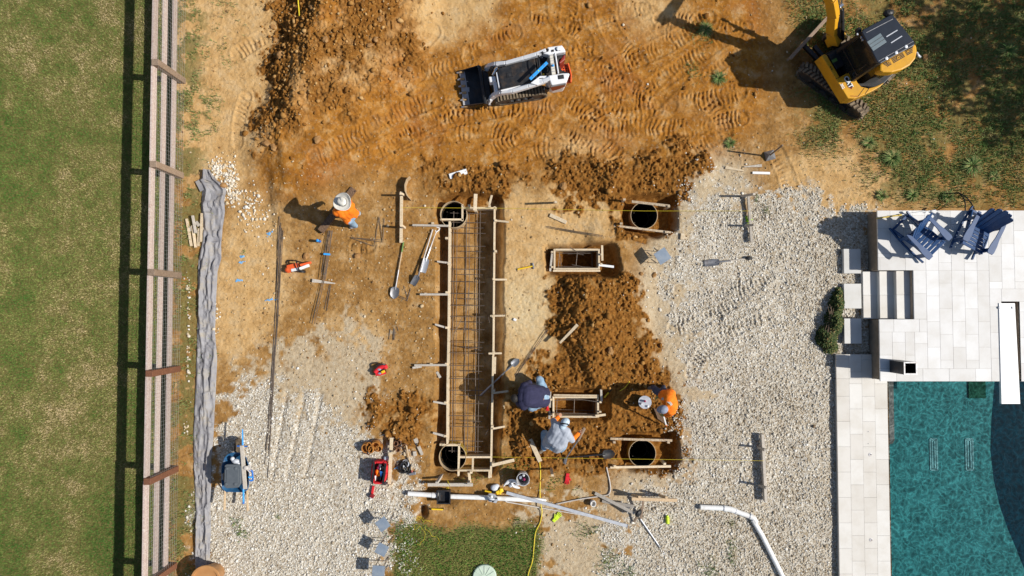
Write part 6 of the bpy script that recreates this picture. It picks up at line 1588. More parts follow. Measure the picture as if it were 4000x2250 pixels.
wl = MB(); wl.beam(P(945, 1740, .80), P(958, 1910, .74), .085, .04); tag(obj("board", wl, M['lumber_grey'], loc=P(950, 1825, .75), bevel=.004), "grey board lying across the blue wheelbarrow", "board")
wr2 = thing("blue_rod", "long thin blue rod lying lengthwise over the wheelbarrow", "rod", P(949, 1820, .7)); part("rod", wr2, M['blue_bright'], lambda m: m.tube([P(947, 1676, .62), P(948, 1740, .66), P(950, 1830, .70), P(951, 1967, .70)], [.012, .022, .022, .022], 8), smooth=True); part("tip", wr2, M['blue'], lambda m: m.tube([P(951, 1960, .70), P(951, 1968, .70)], .025, 8))
wbag = MB(); 
for (px, py, rx, ry, rz_) in ((908, 1792, .05, .05, .05), (922, 1802, .10, .06, .06), (932, 1810, .07, .05, .05)): wbag.ell(P(px, py, .70), (rx, ry, rz_), n=10)
tag(obj("cloth_sack", wbag, M['cloth'], loc=P(918, 1800, .65), smooth=True), "grey white sack stuffed beside the cooler in the wheelbarrow", "sack")
cl2 = thing("bar_clamp", "blue clamp hooked over the wheelbarrow's right rim", "clamp", P(982, 1858, .5)); part("jaw", cl2, M['blue'], lambda m: m.tube(lerp_path([P(972, 1838, .64), P(984, 1840, .62), P(987, 1862, .58), P(986, 1876, .56), P(974, 1876, .6)]), .022, 8), smooth=True); part("handle", cl2, M['blue_bright'], lambda m: m.tube([P(970, 1864, .63), P(988, 1864, .6)], .018, 8))
twg = thing("grey_glove", "grey glove draped over the board on the wheelbarrow", "glove", P(962, 1828, .78)); c = P(960, 1828, .80)
part("palm", twg, M['grey_pipe'], lambda m: m.ell(c, (.06, .05, .025)), smooth=True)
for k in range(5):
    a = -.9 + k * .4; part("finger", twg, M['grey_pipe'], lambda m: m.caps(c + Vector((.03 * math.cos(a), .03 * math.sin(a), 0)), .014, c + Vector((.12 * math.cos(a), .12 * math.sin(a), -.02)), .011, 8), smooth=True)
# bigger single rocks
M['rock'] = noisy('clay rock', (0.24, 0.115, 0.035), (0.42, 0.24, 0.095), 7, 0.95, bump=0.8, bscale=16)
ROCKS = [(1098, 218, .17, "largest brown boulder at the left foot of the spoil heap"), (1066, 105, .10, "brown rock left of the heap near the top edge"), (1075, 155, .08, "small rock on the tread print left of the heap"), (1486, 75, .10, "pale square stone on the spoil heap crest"), (1222, 34, .12, "tan boulder on the heap right of the yellow cord"), (1272, 155, .11, "tan rock in the middle of the dark heap"),
         (1240, 545, .13, "tan boulder low on the heap's gentle side"), (1600, 270, .11, "tan rock on the right shoulder of the heap"), (1468, 155, .09, "reddish rock near the top of the heap"), (1445, 178, .10, "pale split rock beside the reddish one"), (1396, 1000, .12, "lone tan rock right of the rebar bundle"), (1195, 1000, .11, "tan rock right of the orange saw"), (2200, 727, .13, "brown boulder on the spoil above the lone stake"), (2385, 1370, .12, "dark rock low on the central spoil heap"), (2555, 1075, .09, "dark rock beside the little hole by the gravel"), (2505, 1070, .08, "pale rock left of the little hole"), (1043, 560, .13, "flat rock slab at the left foot of the heap"), (1070, 575, .12, "brown slab below the flat rock"), (3610, 225, .12, "pale flat stone behind the excavator"), (2690, 780, .08, "brown rock by the dug corner's edge")]
for (px, py, s_, lb) in ROCKS:
    s_ *= .68
    bm = bmesh.new(); bmesh.ops.create_icosphere(bm, subdivisions=2, radius=1.0)
    for v in bm.verts: v.co *= 1 + random.uniform(-.2, .2)
    bmesh.ops.scale(bm, vec=(s_ * random.uniform(.9, 1.25), s_ * random.uniform(.75, 1), s_ * .62), verts=bm.verts)
    bmesh.ops.rotate(bm, cent=(0, 0, 0), matrix=Matrix.Rotation(random.uniform(0, 6), 3, 'Z'), verts=bm.verts)
    me_ = bpy.data.meshes.new("rock"); bm.to_mesh(me_); bm.free(); me_.materials.append(M['gravel_rock'] if False else M['rock'])
    o = bpy.data.objects.new("rock", me_); g = G(px, py); o.location = g + Vector((0, 0, s_ * .3)); COL.objects.link(o); tag(o, lb, "rock", "single rocks on the soil")
# ================================================================== MACHINES
print("machines")
def polyP(pts, z): return [(p.x, p.y) for p in (P(x, y, z) for x, y in pts)]
def text_mesh(name, body, size, mat, parent, mtx, extrude=.004):
    """lettering as a real mesh; mtx places it in the world"""
    cu = bpy.data.curves.new(name, 'FONT'); cu.body = body; cu.size = size; cu.extrude = extrude; cu.align_x = 'CENTER'; cu.align_y = 'CENTER'; cu.offset = size * .022
    tmp = bpy.data.objects.new("tmp_text", cu); COL.objects.link(tmp)
    bpy.context.view_layer.update()
    me_ = bpy.data.meshes.new_from_object(tmp.evaluated_get(bpy.context.evaluated_depsgraph_get()))
    COL.objects.unlink(tmp); bpy.data.objects.remove(tmp)
    off = wloc(parent)
    me_.transform(Matrix.Translation(-off) @ mtx); me_.materials.clear(); me_.materials.append(mat)
    o = bpy.data.objects.new(name, me_); COL.objects.link(o); o.parent = parent; return o
def frame(c, xdir, zdir):
    z = Vector(zdir).normalized(); x = Vector(xdir); x = (x - z * x.dot(z)).normalized(); y = z.cross(x)
    m = Matrix((x, y, z)).transposed().to_4x4(); m.translation = Vector(c); return m
def crawler(parent, p0, p1, rad, width, lug_h=.025, pitch=.085, mat_b=None, zc=None, rear_rad=None, chevron=.0):
    """rubber track running round from p0 to p1 (axle points), with lugs, wheels and frame"""
    a, b = Vector(p0), Vector(p1); d = (b - a); L = d.length; d.normalize(); s = Vector((-d.y, d.x, 0)); up_ = Vector((0, 0, 1)); ra = rad; rb = rear_rad or rad
    prof = []
    for k in range(13):
        t = math.pi / 2 + math.pi * k / 12; prof.append(a + d * (ra * math.cos(t)) + up_ * (ra * math.sin(t)))
    for k in range(13):
        t = -math.pi / 2 + math.pi * k / 12; prof.append(b + d * (rb * math.cos(t)) + up_ * (rb * math.sin(t)))
    n = len(prof); inner = []
    c = (a + b) / 2
    for p in prof:
        q = a if (p - a).dot(d) < 0 else (b if (p - b).dot(d) > 0 else a + d * (p - a).dot(d)); inner.append(q + (p - q) * (1 - .045 / max((p - q).length, .05)))
    mb = MB(); vs = []
    for sgn in (-1, 1): vs += [p + s * (sgn * width / 2) for p in prof]
    for sgn in (-1, 1): vs += [p + s * (sgn * width / 2) for p in inner]
    fs = []
    for k in range(n):
        j = (k + 1) % n
        fs += [(k, j, n + j, n + k), (2 * n + k, 3 * n + k, 3 * n + j, 2 * n + j), (k, 2 * n + k, 2 * n + j, j), (n + k, n + j, 3 * n + j, 3 * n + k)]
    mb.add(vs, fs); belt_ = obj("track", mb, M['rubber'], parent)
    mb = MB(); per = [0]
    for k in range(n): per.append(per[-1] + (prof[(k + 1) % n] - prof[k]).length)
    m = int(per[-1] / pitch)
    for i in range(m):
        t = i * per[-1] / m; k = max(j for j in range(n) if per[j] <= t + 1e-9); u = (t - per[k]) / max(per[k + 1] - per[k], 1e-6)
        p = prof[k].lerp(prof[(k + 1) % n], u); tg = (prof[(k + 1) % n] - prof[k]).normalized(); nr = s.cross(tg); nr = nr if nr.dot(p - c) > 0 else -nr
        if abs(nr.dot(up_)) < .2 and False: continue
        for sg in ((-1, 1) if chevron else (0,)):
            if chevron:
                e0 = p + s * (sg * .01) + nr * (lug_h / 2); e1 = p + s * (sg * width * .49) + tg * chevron + nr * (lug_h / 2); mb.beam(e0 + tg * (pitch * .5 if sg > 0 else 0), e1 + tg * (pitch * .5 if sg > 0 else 0), pitch * .48, lug_h)
            else: mb.beam(p - s * width * .49 + nr * (lug_h / 2), p + s * width * .49 + nr * (lug_h / 2), pitch * .5, lug_h)
    obj("lugs", mb, M['tread'], belt_)
    mb = MB(); mb.beam(a + d * .05, b - d * .05, width * .55, rad * .9); obj("track_frame", mb, mat_b or M['black_paint'], parent)
    for q, r_ in ((a, ra), (b, rb)):
        mb = MB(); mb.lathe([(r_ - .05, -width * .42), (r_ - .05, width * .42), (r_ * .4, width * .45), (0, width * .45)], q, 18, axis=s); obj("idler", mb, M['steel_dark'], parent)
    mb = MB()
    for k in range(4):
        q = a.lerp(b, .18 + k * .21) - up_ * (rad * .55); mb.lathe([(rad * .4, -width * .46), (rad * .4, width * .46), (0, width * .47)], q, 14, axis=s)
    obj("rollers", mb, M['steel_dark'], parent)

# ------------------------------------------------------------------ compact track loader
def Z(x, y): return (1700 + x / 4.262, 120 + y / 4.262)
def PZ(x, y, z): return P(*Z(x, y), z)
ld = thing("track_loader", "white stand-on track loader with toothed bucket and orange rear platform", "loader", PZ(1350, 900, 0))
nearA, nearB = PZ(1150, 1125, .24), PZ(1700, 1040, .24)
ax = (nearB - nearA).normalized(); sd = Vector((-ax.y, ax.x, 0))
crawler(ld, nearA, nearB, .20, .22, .022, .075, rear_rad=.21)
crawler(ld, nearA + sd * .66, nearB + sd * .66, .20, .22, .022, .075, rear_rad=.21)
def prismZ(name, pts, z1, z0, mat, bevel=.012, pts0=None, z0p=None):
    t_ = polyP([Z(*p) for p in pts], z1); b_ = polyP([Z(*p) for p in pts0], z0) if pts0 else t_
    mb = MB(); mb.prism(b_, z0, z1, 0, t_); return obj(name, mb, mat, ld, bevel=bevel)
# chassis and hood
prismZ("chassis", [(1060, 690), (1700, 540), (1760, 830), (1110, 960)], .72, .22, M['black_paint'])
hood = prismZ("hood", [(1040, 650), (1075, 618), (1640, 440), (1662, 455), (1706, 810), (1690, 835), (1130, 968), (1098, 960)], 1.02, .70, M['black_paint'], .03)
mb = MB(); q = polyP([Z(1185, 700), Z(1280, 685), Z(1292, 765), Z(1197, 780)], 1.028); mb.prism(q, 1.018, 1.03); obj("hood_latch", mb, M['black'], hood)
mb = MB(); q = polyP([Z(1215, 715), Z(1262, 708), Z(1268, 750), Z(1221, 757)], 1.036); mb.prism(q, 1.03, 1.037); obj("latch_handle", mb, M['steel_dark'], hood)
mb = MB()
for k in range(5): a_, b_ = PZ(1420 + k * 22, 640 + k * 5 - 40, 1.024), PZ(1452 + k * 8, 676, 1.024); mb.beam(a_, b_, .012, .008)
mb.ell(PZ(1455, 672, 1.02), (.05, .03, .008), n=10); obj("hood_emblem", mb, M['steel_dark'], hood)
mb = MB(); q = polyP([Z(1085, 985), Z(1210, 955), Z(1690, 840), Z(1700, 855), Z(1215, 985), Z(1100, 1005)], .98); mb.prism(q, .80, .98); obj("side_cover", mb, M['white_paint'], ld, bevel=.01)
# front frame and tilt cylinders
prismZ("cross_member", [(900, 770), (960, 755), (1010, 950), (950, 960)], .62, .38, M['black_paint'])
prismZ("tilt_bracket", [(888, 765), (1000, 752), (1015, 838), (908, 856)], .86, .60, M['white_paint'], .02)
prismZ("tilt_link", [(962, 850), (1022, 836), (1050, 1010), (985, 1022)], .80, .58, M['white_paint'], .02)
part("tilt_cylinder", ld, M['chrome'], lambda m: (m.tube([PZ(960, 735, .78), PZ(1000, 660, .86)], .03, 12), m.tube([PZ(1000, 660, .86), PZ(1040, 618, .9)], .045, 12)), smooth=True)
part("hose", ld, M['black'], lambda m: [m.tube(lerp_path([PZ(900, 620 + k * 22, .55), PZ(945, 600 + k * 30, .8), PZ(985, 640 + k * 30, .8), PZ(990, 720 + k * 20, .6)]), .014, 6) for k in range(3)], smooth=True)
prismZ("front_plate", [(1010, 690), (1040, 685), (1085, 940), (1055, 948)], .98, .60, M['white_paint'], .01)
# lift arms
for nm, pts in (("lift_arm", [(902, 1200, .18), (935, 1120, .40), (1000, 1060, .66), (1110, 1030, .84), (1290, 1010, .95), (1560, 930, 1.08), (1800, 850, 1.18), (1935, 790, 1.24)]), ("lift_arm", [(845, 660, .18), (862, 625, .42), (915, 585, .66), (1020, 560, .84), (1180, 545, .94), (1480, 460, 1.08), (1690, 400, 1.18), (1850, 330, 1.24)])):
    def f(m):
        q = [PZ(*p) for p in pts]
        for a_, b_, w0, w1 in zip(q[:-1], q[1:], (.07, .08, .09, .09, .085, .085, .09), (.08, .09, .09, .085, .085, .09, .08)): m.beam(a_, b_, w0, .13, w2=w1, h2=.13)
    arm = part(nm, ld, M['white_paint'], f, bevel=.012)
    part("arm_pin", ld, M['steel'], lambda m: m.lathe([(.035, -.07), (.035, .07), (0, .071)], PZ(*pts[0]), 14, axis=sd))
# arm cover plates and rear towers
prismZ("arm_cover", [(1585, 870), (1740, 752), (1850, 748), (1960, 800), (1880, 850), (1700, 905)], 1.22, 1.14, M['white_paint'], .01)
mb = MB(); mb.beam(PZ(1735, 798, 1.224), PZ(1800, 788, 1.224), .018, .006); obj("slot", mb, M['black'], ld.children[-1] if ld.children[-1].name.startswith("arm_cover") else ld)
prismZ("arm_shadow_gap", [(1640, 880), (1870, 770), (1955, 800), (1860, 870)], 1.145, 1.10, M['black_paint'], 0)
tw1 = prismZ("tower", [(1880, 745), (2040, 722), (2120, 708), (2232, 706), (2236, 730), (2178, 862), (1940, 905)], 1.28, 0.42, M['white_paint'], .03, [(1800, 985), (1960, 880), (2080, 850), (2150, 850), (2180, 900), (2120, 1010), (1950, 1040)])
def facepoly(name, pts, mat, parent, lift=0.006):
    """a thin sheet on the sloping outer face of the near tower"""
    q = [PZ(*p) for p in pts]; nr = (q[1] - q[0]).cross(q[-1] - q[0]).normalized(); nr = nr if nr.z > 0 else -nr
    mb = MB(); v = [p + nr * lift for p in q] + [p - nr * .01 for p in q]; n = len(q)
    mb.add(v, [list(range(n)), list(range(n, 2 * n))[::-1]] + [(i, (i + 1) % n, n + (i + 1) % n, n + i) for i in range(n)]); return obj(name, mb, mat, parent)
# red stripe and model lettering on the tower's sloping outer face
fq = (PZ(1940, 905, 1.28), PZ(2178, 862, 1.28), PZ(2120, 1010, .42), PZ(1950, 1040, .42))
def on_face(u, v): return fq[0].lerp(fq[1], u).lerp(fq[3].lerp(fq[2], u), v)
fn = (fq[1] - fq[0]).cross(fq[3] - fq[0]); fn = fn if fn.z > 0 else -fn; fn.normalize()
def facepoly(name, uv, mat, lift):
    mb = MB(); q = [on_face(*p) for p in uv]; n_ = len(q)
    mb.add([p + fn * lift for p in q] + [p - fn * .02 for p in q], [list(range(n_)), list(range(n_, 2 * n_))[::-1]] + [(i, (i + 1) % n_, n_ + (i + 1) % n_, n_ + i) for i in range(n_)]); return obj(name, mb, mat, ld)
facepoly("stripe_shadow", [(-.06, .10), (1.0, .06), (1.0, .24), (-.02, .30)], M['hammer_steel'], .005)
facepoly("stripe", [(-.12, .20), (.05, .14), (1.0, .17), (1.0, .36), (.55, .55), (.02, .62)], M['decal_red'], .008)
text_mesh("model_lettering", "MT 100", .085, M['decal_white'], ld, frame(on_face(.55, .27) + fn * .012, fq[1] - fq[0], fn))
prismZ("vent", [(2040, 742), (2138, 728), (2148, 795), (2050, 808)], 1.29, 1.26, M['black'], .004)
prismZ("vent_slats", [(2055, 765), (2130, 752), (2135, 778), (2060, 790)], 1.296, 1.288, M['steel_dark'], 0)
prismZ("side_inlet", [(1825, 925), (1905, 960), (1870, 985), (1830, 968)], .9, .7, M['black'], 0)
tw2 = prismZ("tower", [(1860, 285), (1885, 268), (2110, 238), (2145, 285), (2178, 352), (2040, 372), (1890, 400), (1760, 368)], 1.28, .42, M['white_paint'], .03, [(1790, 500), (1900, 430), (2060, 420), (2160, 430), (2150, 520), (2050, 555), (1900, 560), (1790, 540)])
prismZ("tower_panel", [(1740, 372), (1862, 288), (1895, 300), (1888, 345), (1785, 378)], 1.285, 1.2, M['black_paint'], .006)
prismZ("lamp_pad", [(2005, 276), (2078, 268), (2084, 330), (2012, 338)], 1.292, 1.26, M['black'], .006)
part("headlight", ld, M['lamp_glass'], lambda m: m.lathe([(.045, 0), (.045, .03), (.03, .04), (0, .042)], PZ(2050, 303, 1.29), 18), smooth=True)
prismZ("badge", [(1932, 318), (1975, 310), (1978, 345), (1936, 352)], 1.29, 1.27, M['steel_dark'], 0)
# engine bay and dash between the towers
prismZ("engine_bay", [(1660, 415), (1905, 385), (1960, 720), (1735, 770)], .98, .5, M['black_paint'], .008)
for (cx_, cy_, r_) in ((1815, 470, .075), (1860, 650, .085)):
    part("fan", ld, M['black'], lambda m: (m.lathe([(r_, 0), (r_, .05), (r_ * .85, .05), (r_ * .8, .015), (0, .015)], PZ(cx_, cy_, .985), 20), m.lathe([(.02, .01), (.02, .045), (0, .05)], PZ(cx_, cy_, .985), 10)))
part("fuel_cap", ld, M['yellow_tool'], lambda m: m.lathe([(.022, 0), (.022, .03), (0, .032)], PZ(1800, 730, .985), 12))
part("filter", ld, M['white'], lambda m: m.lathe([(.022, 0), (.022, .04), (0, .045)], PZ(1772, 450, .985), 12))
part("roll_hoop", ld, M['black'], lambda m: m.tube(lerp_path([PZ(1712, 375, 1.2), PZ(1722, 470, 1.26), PZ(1745, 620, 1.26), PZ(1768, 745, 1.2)]), .016, 8), smooth=True)
prismZ("control_panel", [(1900, 388), (1968, 376), (2008, 725), (1942, 735)], 1.24, 1.16, M['cream'], .008)
for k in range(7): prismZ("switch_row", [(1912 + k * 6, 410 + k * 44, ) , (1958 + k * 6, 402 + k * 44), (1960 + k * 6, 414 + k * 44), (1914 + k * 6, 422 + k * 44)], 1.246, 1.238, M['steel_lip'], 0)
part("knob", ld, M['blue_bright'], lambda m: m.ell(PZ(1962, 578, 1.26), (.03, .03, .025), n=10), smooth=True)
part("grab_rail", ld, M['white_paint'], lambda m: m.tube([PZ(1998, 370, 1.27), PZ(2050, 715, 1.27)], .018, 8), smooth=True)
prismZ("operator_well", [(2005, 380), (2170, 350), (2175, 420), (2060, 470), (2050, 560), (2110, 660), (2230, 700), (2060, 730)], 1.1, .5, M['black_paint'], .01)
prismZ("thigh_pad", [(2050, 540), (2140, 400), (2168, 400), (2160, 480), (2080, 550)], 1.12, .6, M['decal_red'], .02)
pf = prismZ("platform", [(2040, 558), (2206, 546), (2232, 590), (2258, 735), (2256, 862), (2120, 885)], .32, .27, M['orange_metal'], .006)
mb = MB()
for i in range(4):
    for j in range(7):
        x, y = 2095 + i * 40 + j * 5, 585 + j * 42
        mb.lathe([(.012, .0), (.012, .012), (.018, .012), (.018, 0)], PZ(x, y, .322), 8)
obj("grip_holes", mb, M['decal_red'], pf)
part("platform_lip", ld, M['orange_metal'], lambda m: m.path([PZ(2212, 548, .36), PZ(2262, 740, .36), PZ(2258, 866, .36)], .03, .10), bevel=.006)
# bucket
bk0 = [PZ(400, 690, .04), PZ(475, 1268, .04)]; bkb = [PZ(735, 590, .04), PZ(828, 1205, .04)]
part("bucket_floor", ld, M['steel_dark'], lambda m: m.prism([(p.x, p.y) for p in (bk0[0], bk0[1], bkb[1], bkb[0])], .015, .045))
tb0, tb1 = PZ(705, 575, .50), PZ(805, 1205, .50)
part("bucket_back", ld, M['steel_dark'], lambda m: m.add([bkb[0], bkb[1], tb1, tb0, bkb[0] + ax * .03, bkb[1] + ax * .03, tb1 + ax * .03, tb0 + ax * .03], [(0, 1, 2, 3), (7, 6, 5, 4), (0, 3, 7, 4), (1, 5, 6, 2), (3, 2, 6, 7)]))
for e, (p, q, t_) in enumerate(((bk0[0], bkb[0], tb0), (bk0[1], bkb[1], tb1))):
    s_ = sd * (-.012 if e == 0 else .012)
    part("bucket_side", ld, M['steel_dark'], lambda m: m.add([p, q, t_, p + Vector((0, 0, .10)), p + s_, q + s_, t_ + s_, p + s_ + Vector((0, 0, .10))], [(0, 1, 2, 3), (7, 6, 5, 4), (0, 3, 7, 4), (1, 5, 6, 2), (3, 2, 6, 7), (0, 4, 5, 1)]))
part("cutting_edge", ld, M['steel_lip'], lambda m: m.prism(polyP([Z(405, 692), Z(492, 680), Z(578, 1238), Z(470, 1268)], .05), .046, .058))
mb = MB()
for (x0, y0, x1, y1) in ((500, 838, 548, 850), (505, 940, 568, 1018)): mb.prism(polyP([Z(x0, y0), Z(x1, y0), Z(x1, y1), Z(x0, y1)], .05), .046, .052)
obj("scour_mark", mb, M['steel_lip'], ld)
for k in range(6):
    t_ = k / 5; x, y = 400 + 78 * t_, 696 + 568 * t_
    tt_ = part("tooth", ld, M['tooth'], lambda m: m.beam(PZ(x + 72, y - 8, .085), PZ(x + 5, y, .07), .05, .05, w2=.045), bevel=.006)
    mb = MB(); mb.beam(PZ(x + 5, y, .07), PZ(x - 42, y + 7, .05), .045, .04, w2=.03, h2=.015); obj("tip", mb, M['steel_lip'], tt_)
prismZ("quick_attach", [(720, 570), (760, 580), (860, 1225), (815, 1210)], .52, .12, M['black_paint'], .012)
prismZ("attach_plate", [(775, 640), (880, 700), (930, 1100), (850, 1190)], .40, .15, M['black_paint'], .012)
# blue level lying over the loader
bl = thing("spirit_level", "bright blue spirit level lying across the white track loader", "level", PZ(1715, 660, 1.28))
a_, b_ = PZ(1577, 808, 1.27), PZ(1865, 528, 1.27)
part("beam", bl, M['blue_bright'], lambda m: m.beam(a_, b_, .066, .03), bevel=.004)
for t_ in (.17, .5, .83):
    part("vial", bl, M['lime'] if t_ == .5 else M['hammer_steel'], lambda m: m.lathe([(.015, 0), (.015, .004), (0, .005)], a_.lerp(b_, t_) + Vector((0, 0, .016)), 12))

# ------------------------------------------------------------------ mini excavator
ex = thing("mini_excavator", "yellow and black mini excavator with cab, on rubber tracks in the weeds", "excavator", P(3283, 298, 0))
td = Vector((.80, -.60, 0)); ts = Vector((.60, .80, 0))
tc = P(3246, 362, .22); tc = P(3250, 357, .22)
crawler(ex, tc - td * .72, tc + td * .72, .215, .27, .03, .105, chevron=.05)
crawler(ex, tc - td * .72 + ts * 1.08, tc + td * .72 + ts * 1.08, .215, .27, .03, .105, chevron=.05)
o3 = P(3283, 298, 0)
part("undercarriage", ex, M['black_paint'], lambda m: (m.box((o3.x, o3.y, .34), (.8, .8, .2), math.atan2(td.y, td.x)), m.lathe([(.42, .44), (.42, .58), (0, .58)], o3, 24)))
part("dozer_blade", ex, M['fence_post'], lambda m: (m.beam(P(3084, 228, .22), P(3232, 66, .22), .05, .34), m.beam(P(3086, 229, .40), P(3234, 67, .40), .08, .05)), bevel=.01)
for q0, q1 in (((3180, 182, .2), (3240, 255, .3)), ((3140, 178, .2), (3195, 235, .3))): part("blade_arm", ex, M['black_paint'], lambda m: m.beam(P(*q0), P(*q1), .09, .09))
def prismX(name, pts, z1, z0, mat, bevel=.02, shrink=None, parent=None):
    t_ = polyP(pts, z1); mb = MB(); mb.prism(t_, z0, z1); return obj(name, mb, mat, parent or ex, bevel=bevel)
HOUSE = [(3216, 214), (3238, 205), (3330, 160), (3420, 120), (3470, 170), (3500, 230), (3490, 290), (3455, 325), (3410, 355), (3368, 373), (3334, 386), (3310, 384)]
prismX("deck_plate", [(x, y) for x, y in HOUSE], .64, .56, M['black_paint'])
LP = [(3209, 217), (3222, 211), (3230, 215), (3281, 302), (3306, 286), (3322, 285), (3338, 300), (3350, 322), (3364, 338), (3392, 345), (3420, 338), (3456, 321), (3440, 337), (3410, 355), (3370, 373), (3338, 385), (3312, 384)]
sp_ = prismX("side_cowl", LP, .98, .58, M['yellow'], .015)
mb = MB()
for q0, q1 in (((3282, 301), (3264, 309)), ((3376, 344), (3352, 377)), ((3395, 345), (3380, 367))): mb.beam(P(*q0, .984), P(*q1, .984), .008, .006)
for q0 in ((3249, 270), (3245, 262)): mb.lathe([(.016, 0), (.016, .006), (0, .007)], P(*q0, .98), 10)
obj("panel_seam", mb, M['black'], sp_)
mb = MB(); mb.beam(P(3322, 375, .984), P(3350, 376, .984), .012, .005); obj("red_mark", mb, M['decal_red'], sp_)
tx = (P(3322, 338, .985) - P(3304, 305, .985))
cm = P(3313, 321, .985)
q = [P(*p, .985) for p in ((3303, 331), (3318, 345), (3327, 343), (3331, 331), (3316, 325))]
mb = MB(); mb.prism([(p.x, p.y) for p in (P(3308, 330, .985), P(3315, 342, .985), P(3327, 348, .985), P(3331, 338, .985), P(3327, 328, .985))], .981, .986); obj("logo_border", mb, M['decal_red'], sp_)
mb = MB(); mb.prism([(p.x, p.y) for p in (P(3297, 301, .99), P(3306, 298, .99), P(3330, 331, .99), P(3327, 344, .99), P(3315, 338, .99), P(3300, 312, .99))], .984, .989); obj("logo_backing", mb, M['decal_black'], sp_)
text_mesh("logo_lettering", "CAT", .15, M['decal_white'], sp_, frame(cm + Vector((0, 0, .006)), tx, (0, 0, 1)))
cm2 = P(3290, 337, .985); text_mesh("model_lettering", "302", .085, M['decal_white'], sp_, frame(cm2 + Vector((0, 0, .002)), P(3296, 349, .985) - P(3284, 326, .985), (0, 0, 1)))
# cab: roof on pillars, dark glass all round
ROOF = [(3366, 124), (3374, 114), (3478, 58), (3490, 58), (3496, 66), (3573, 163), (3574, 176), (3440, 248), (3428, 243)]
zr = 2.18
rt = polyP(ROOF, zr); rc = Vector((sum(p[0] for p in rt) / len(rt), sum(p[1] for p in rt) / len(rt), 0))
ins = [(rc.x + (x - rc.x) * .93, rc.y + (y - rc.y) * .93) for x, y in rt]
mb = MB(); mb.prism(ins, .64, 2.10); cab = obj("cab", mb, M['glass_dark'], ex)
roof = prismX("roof", ROOF, zr, 2.10, noisy('slate blue roof paint', (.012, .017, .028), (.018, .024, .037), 5, .3, spec=.5), .02)
c4 = polyP([(3366, 124), (3490, 58), (3575, 172), (3434, 248)], zr); c4 = [(rc.x + (x - rc.x) * .94, rc.y + (y - rc.y) * .94) for x, y in c4]
mb = MB()
for (x, y) in c4: mb.beam((x, y, .64), (x, y, 2.11), .07, .07)
for i in range(4):
    a_, b_ = c4[i], c4[(i + 1) % 4]
    for z in (.68, 1.25, 2.07): mb.beam((*a_, z), (*b_, z), .04, .06 if z != 1.25 else .03)
obj("cab_pillars", mb, M['black_paint'], ex)
mb = MB(); a_, b_ = Vector((*c4[3], 1.5)), Vector((*c4[0], 1.5)); mb.beam(a_.lerp(b_, .15) - Vector((0, 0, .1)), a_.lerp(b_, .15) + Vector((0, 0, .25)), .03, .03); obj("door_handle", mb, M['steel_dark'], cab)
for (nm, mt, pts, z1, z0) in (("skylight", noisy('grey skylight', (.16, .20, .22), (.2, .24, .26), 4, .15), [(3387, 163), (3439, 129), (3464, 164), (3411, 199)], zr + .012, zr - .01),):
    prismX(nm, pts, z1, z0, mt, .004, parent=roof)
mb = MB()
for q0, q1 in (((3398, 174), (3448, 141)), ((3404, 186), (3456, 152))): mb.beam(P(*q0, zr + .014), P(*q1, zr + .014), .008, .006)
obj("skylight_rib", mb, M['steel_dark'], roof)
mb = MB()
for q0, q1 in (((3462, 144), (3505, 118)), ((3480, 168), (3523, 141))): mb.beam(P(*q0, zr + .004), P(*q1, zr + .004), .022, .014)
obj("roof_rib", mb, M['alu'], roof)
mb = MB(); mb.beam(P(3432, 239, zr + .004), P(3568, 161, zr + .004), .010, .008); mb.beam(P(3384, 128, zr + .004), P(3488, 74, zr + .004), .012, .008); obj("roof_seam", mb, M['steel'], roof)
for q0 in ((3462, 229), (3500, 207), (3538, 183)): part("roof_lamp", ex, M['lamp_glass'], lambda m: m.lathe([(.034, 0), (.034, .02), (.02, .028), (0, .03)], P(*q0, zr), 14), smooth=True)
part("mirror", ex, M['black'], lambda m: (m.ell(P(3470, 52, 2.1), (.12, .09, .09), n=10), m.beam(P(3458, 56, 2.1), P(3486, 44, 2.1), .06, .10)), smooth=False)
part("work_lamp", ex, M['black'], lambda m: (m.ell(P(3352, 120, 2.0), (.07, .07, .08), n=10), m.beam(P(3346, 135, 2.0), P(3356, 112, 2.0), .07, .09)))
for q0 in ((3349, 134), (3364, 146), (3369, 156)): part("hinge", ex, M['alu'], lambda m: m.box(P(*q0, 2.1), (.03, .04, .03)))
# engine hood behind the cab, with slots
zh = 1.86
HOOD = [(3438, 250), (3572, 170), (3580, 178), (3583, 200), (3577, 228), (3556, 254), (3524, 272), (3486, 282), (3450, 281), (3438, 276)]
hood = prismX("engine_hood", HOOD, zh, 1.60, M['yellow'], .03)
mb = MB()
nd = (Vector((3577, 174)) - Vector((3440, 252))); nl = Vector((-nd.y, nd.x)).normalized(); nl = nl if nl.y > 0 else -nl
for i, (t0, t1) in enumerate(((.06, .24), (.30, .62), (.68, .90))):
    for j in range(4):
        sh_ = 3.5 + j * 5.2; e0 = t0 + (.02 * j if i == 0 else 0); e1 = t1 - (.02 * j if i == 2 else 0)
        q0 = Vector((3440, 252)) + nd * e0 + nl * sh_; q1 = Vector((3440, 252)) + nd * e1 + nl * sh_
        mb.beam(P(q0.x, q0.y, zh + .001), P(q1.x, q1.y, zh + .001), .017, .012)
obj("air_slots", mb, M['black'], hood)
mb = MB()
for q0 in ((3470, 244), (3508, 226), (3545, 198)): mb.lathe([(.03, 0), (.03, .012), (.018, .012), (.018, .002)], P(*q0, zh), 14)
obj("hood_latch", mb, M['yellow'], hood)
prismX("hood_lower", [(3434, 250), (3566, 178), (3570, 200), (3562, 226), (3538, 250), (3500, 268), (3450, 274)], 1.59, .66, M['glass_dark'], .02)
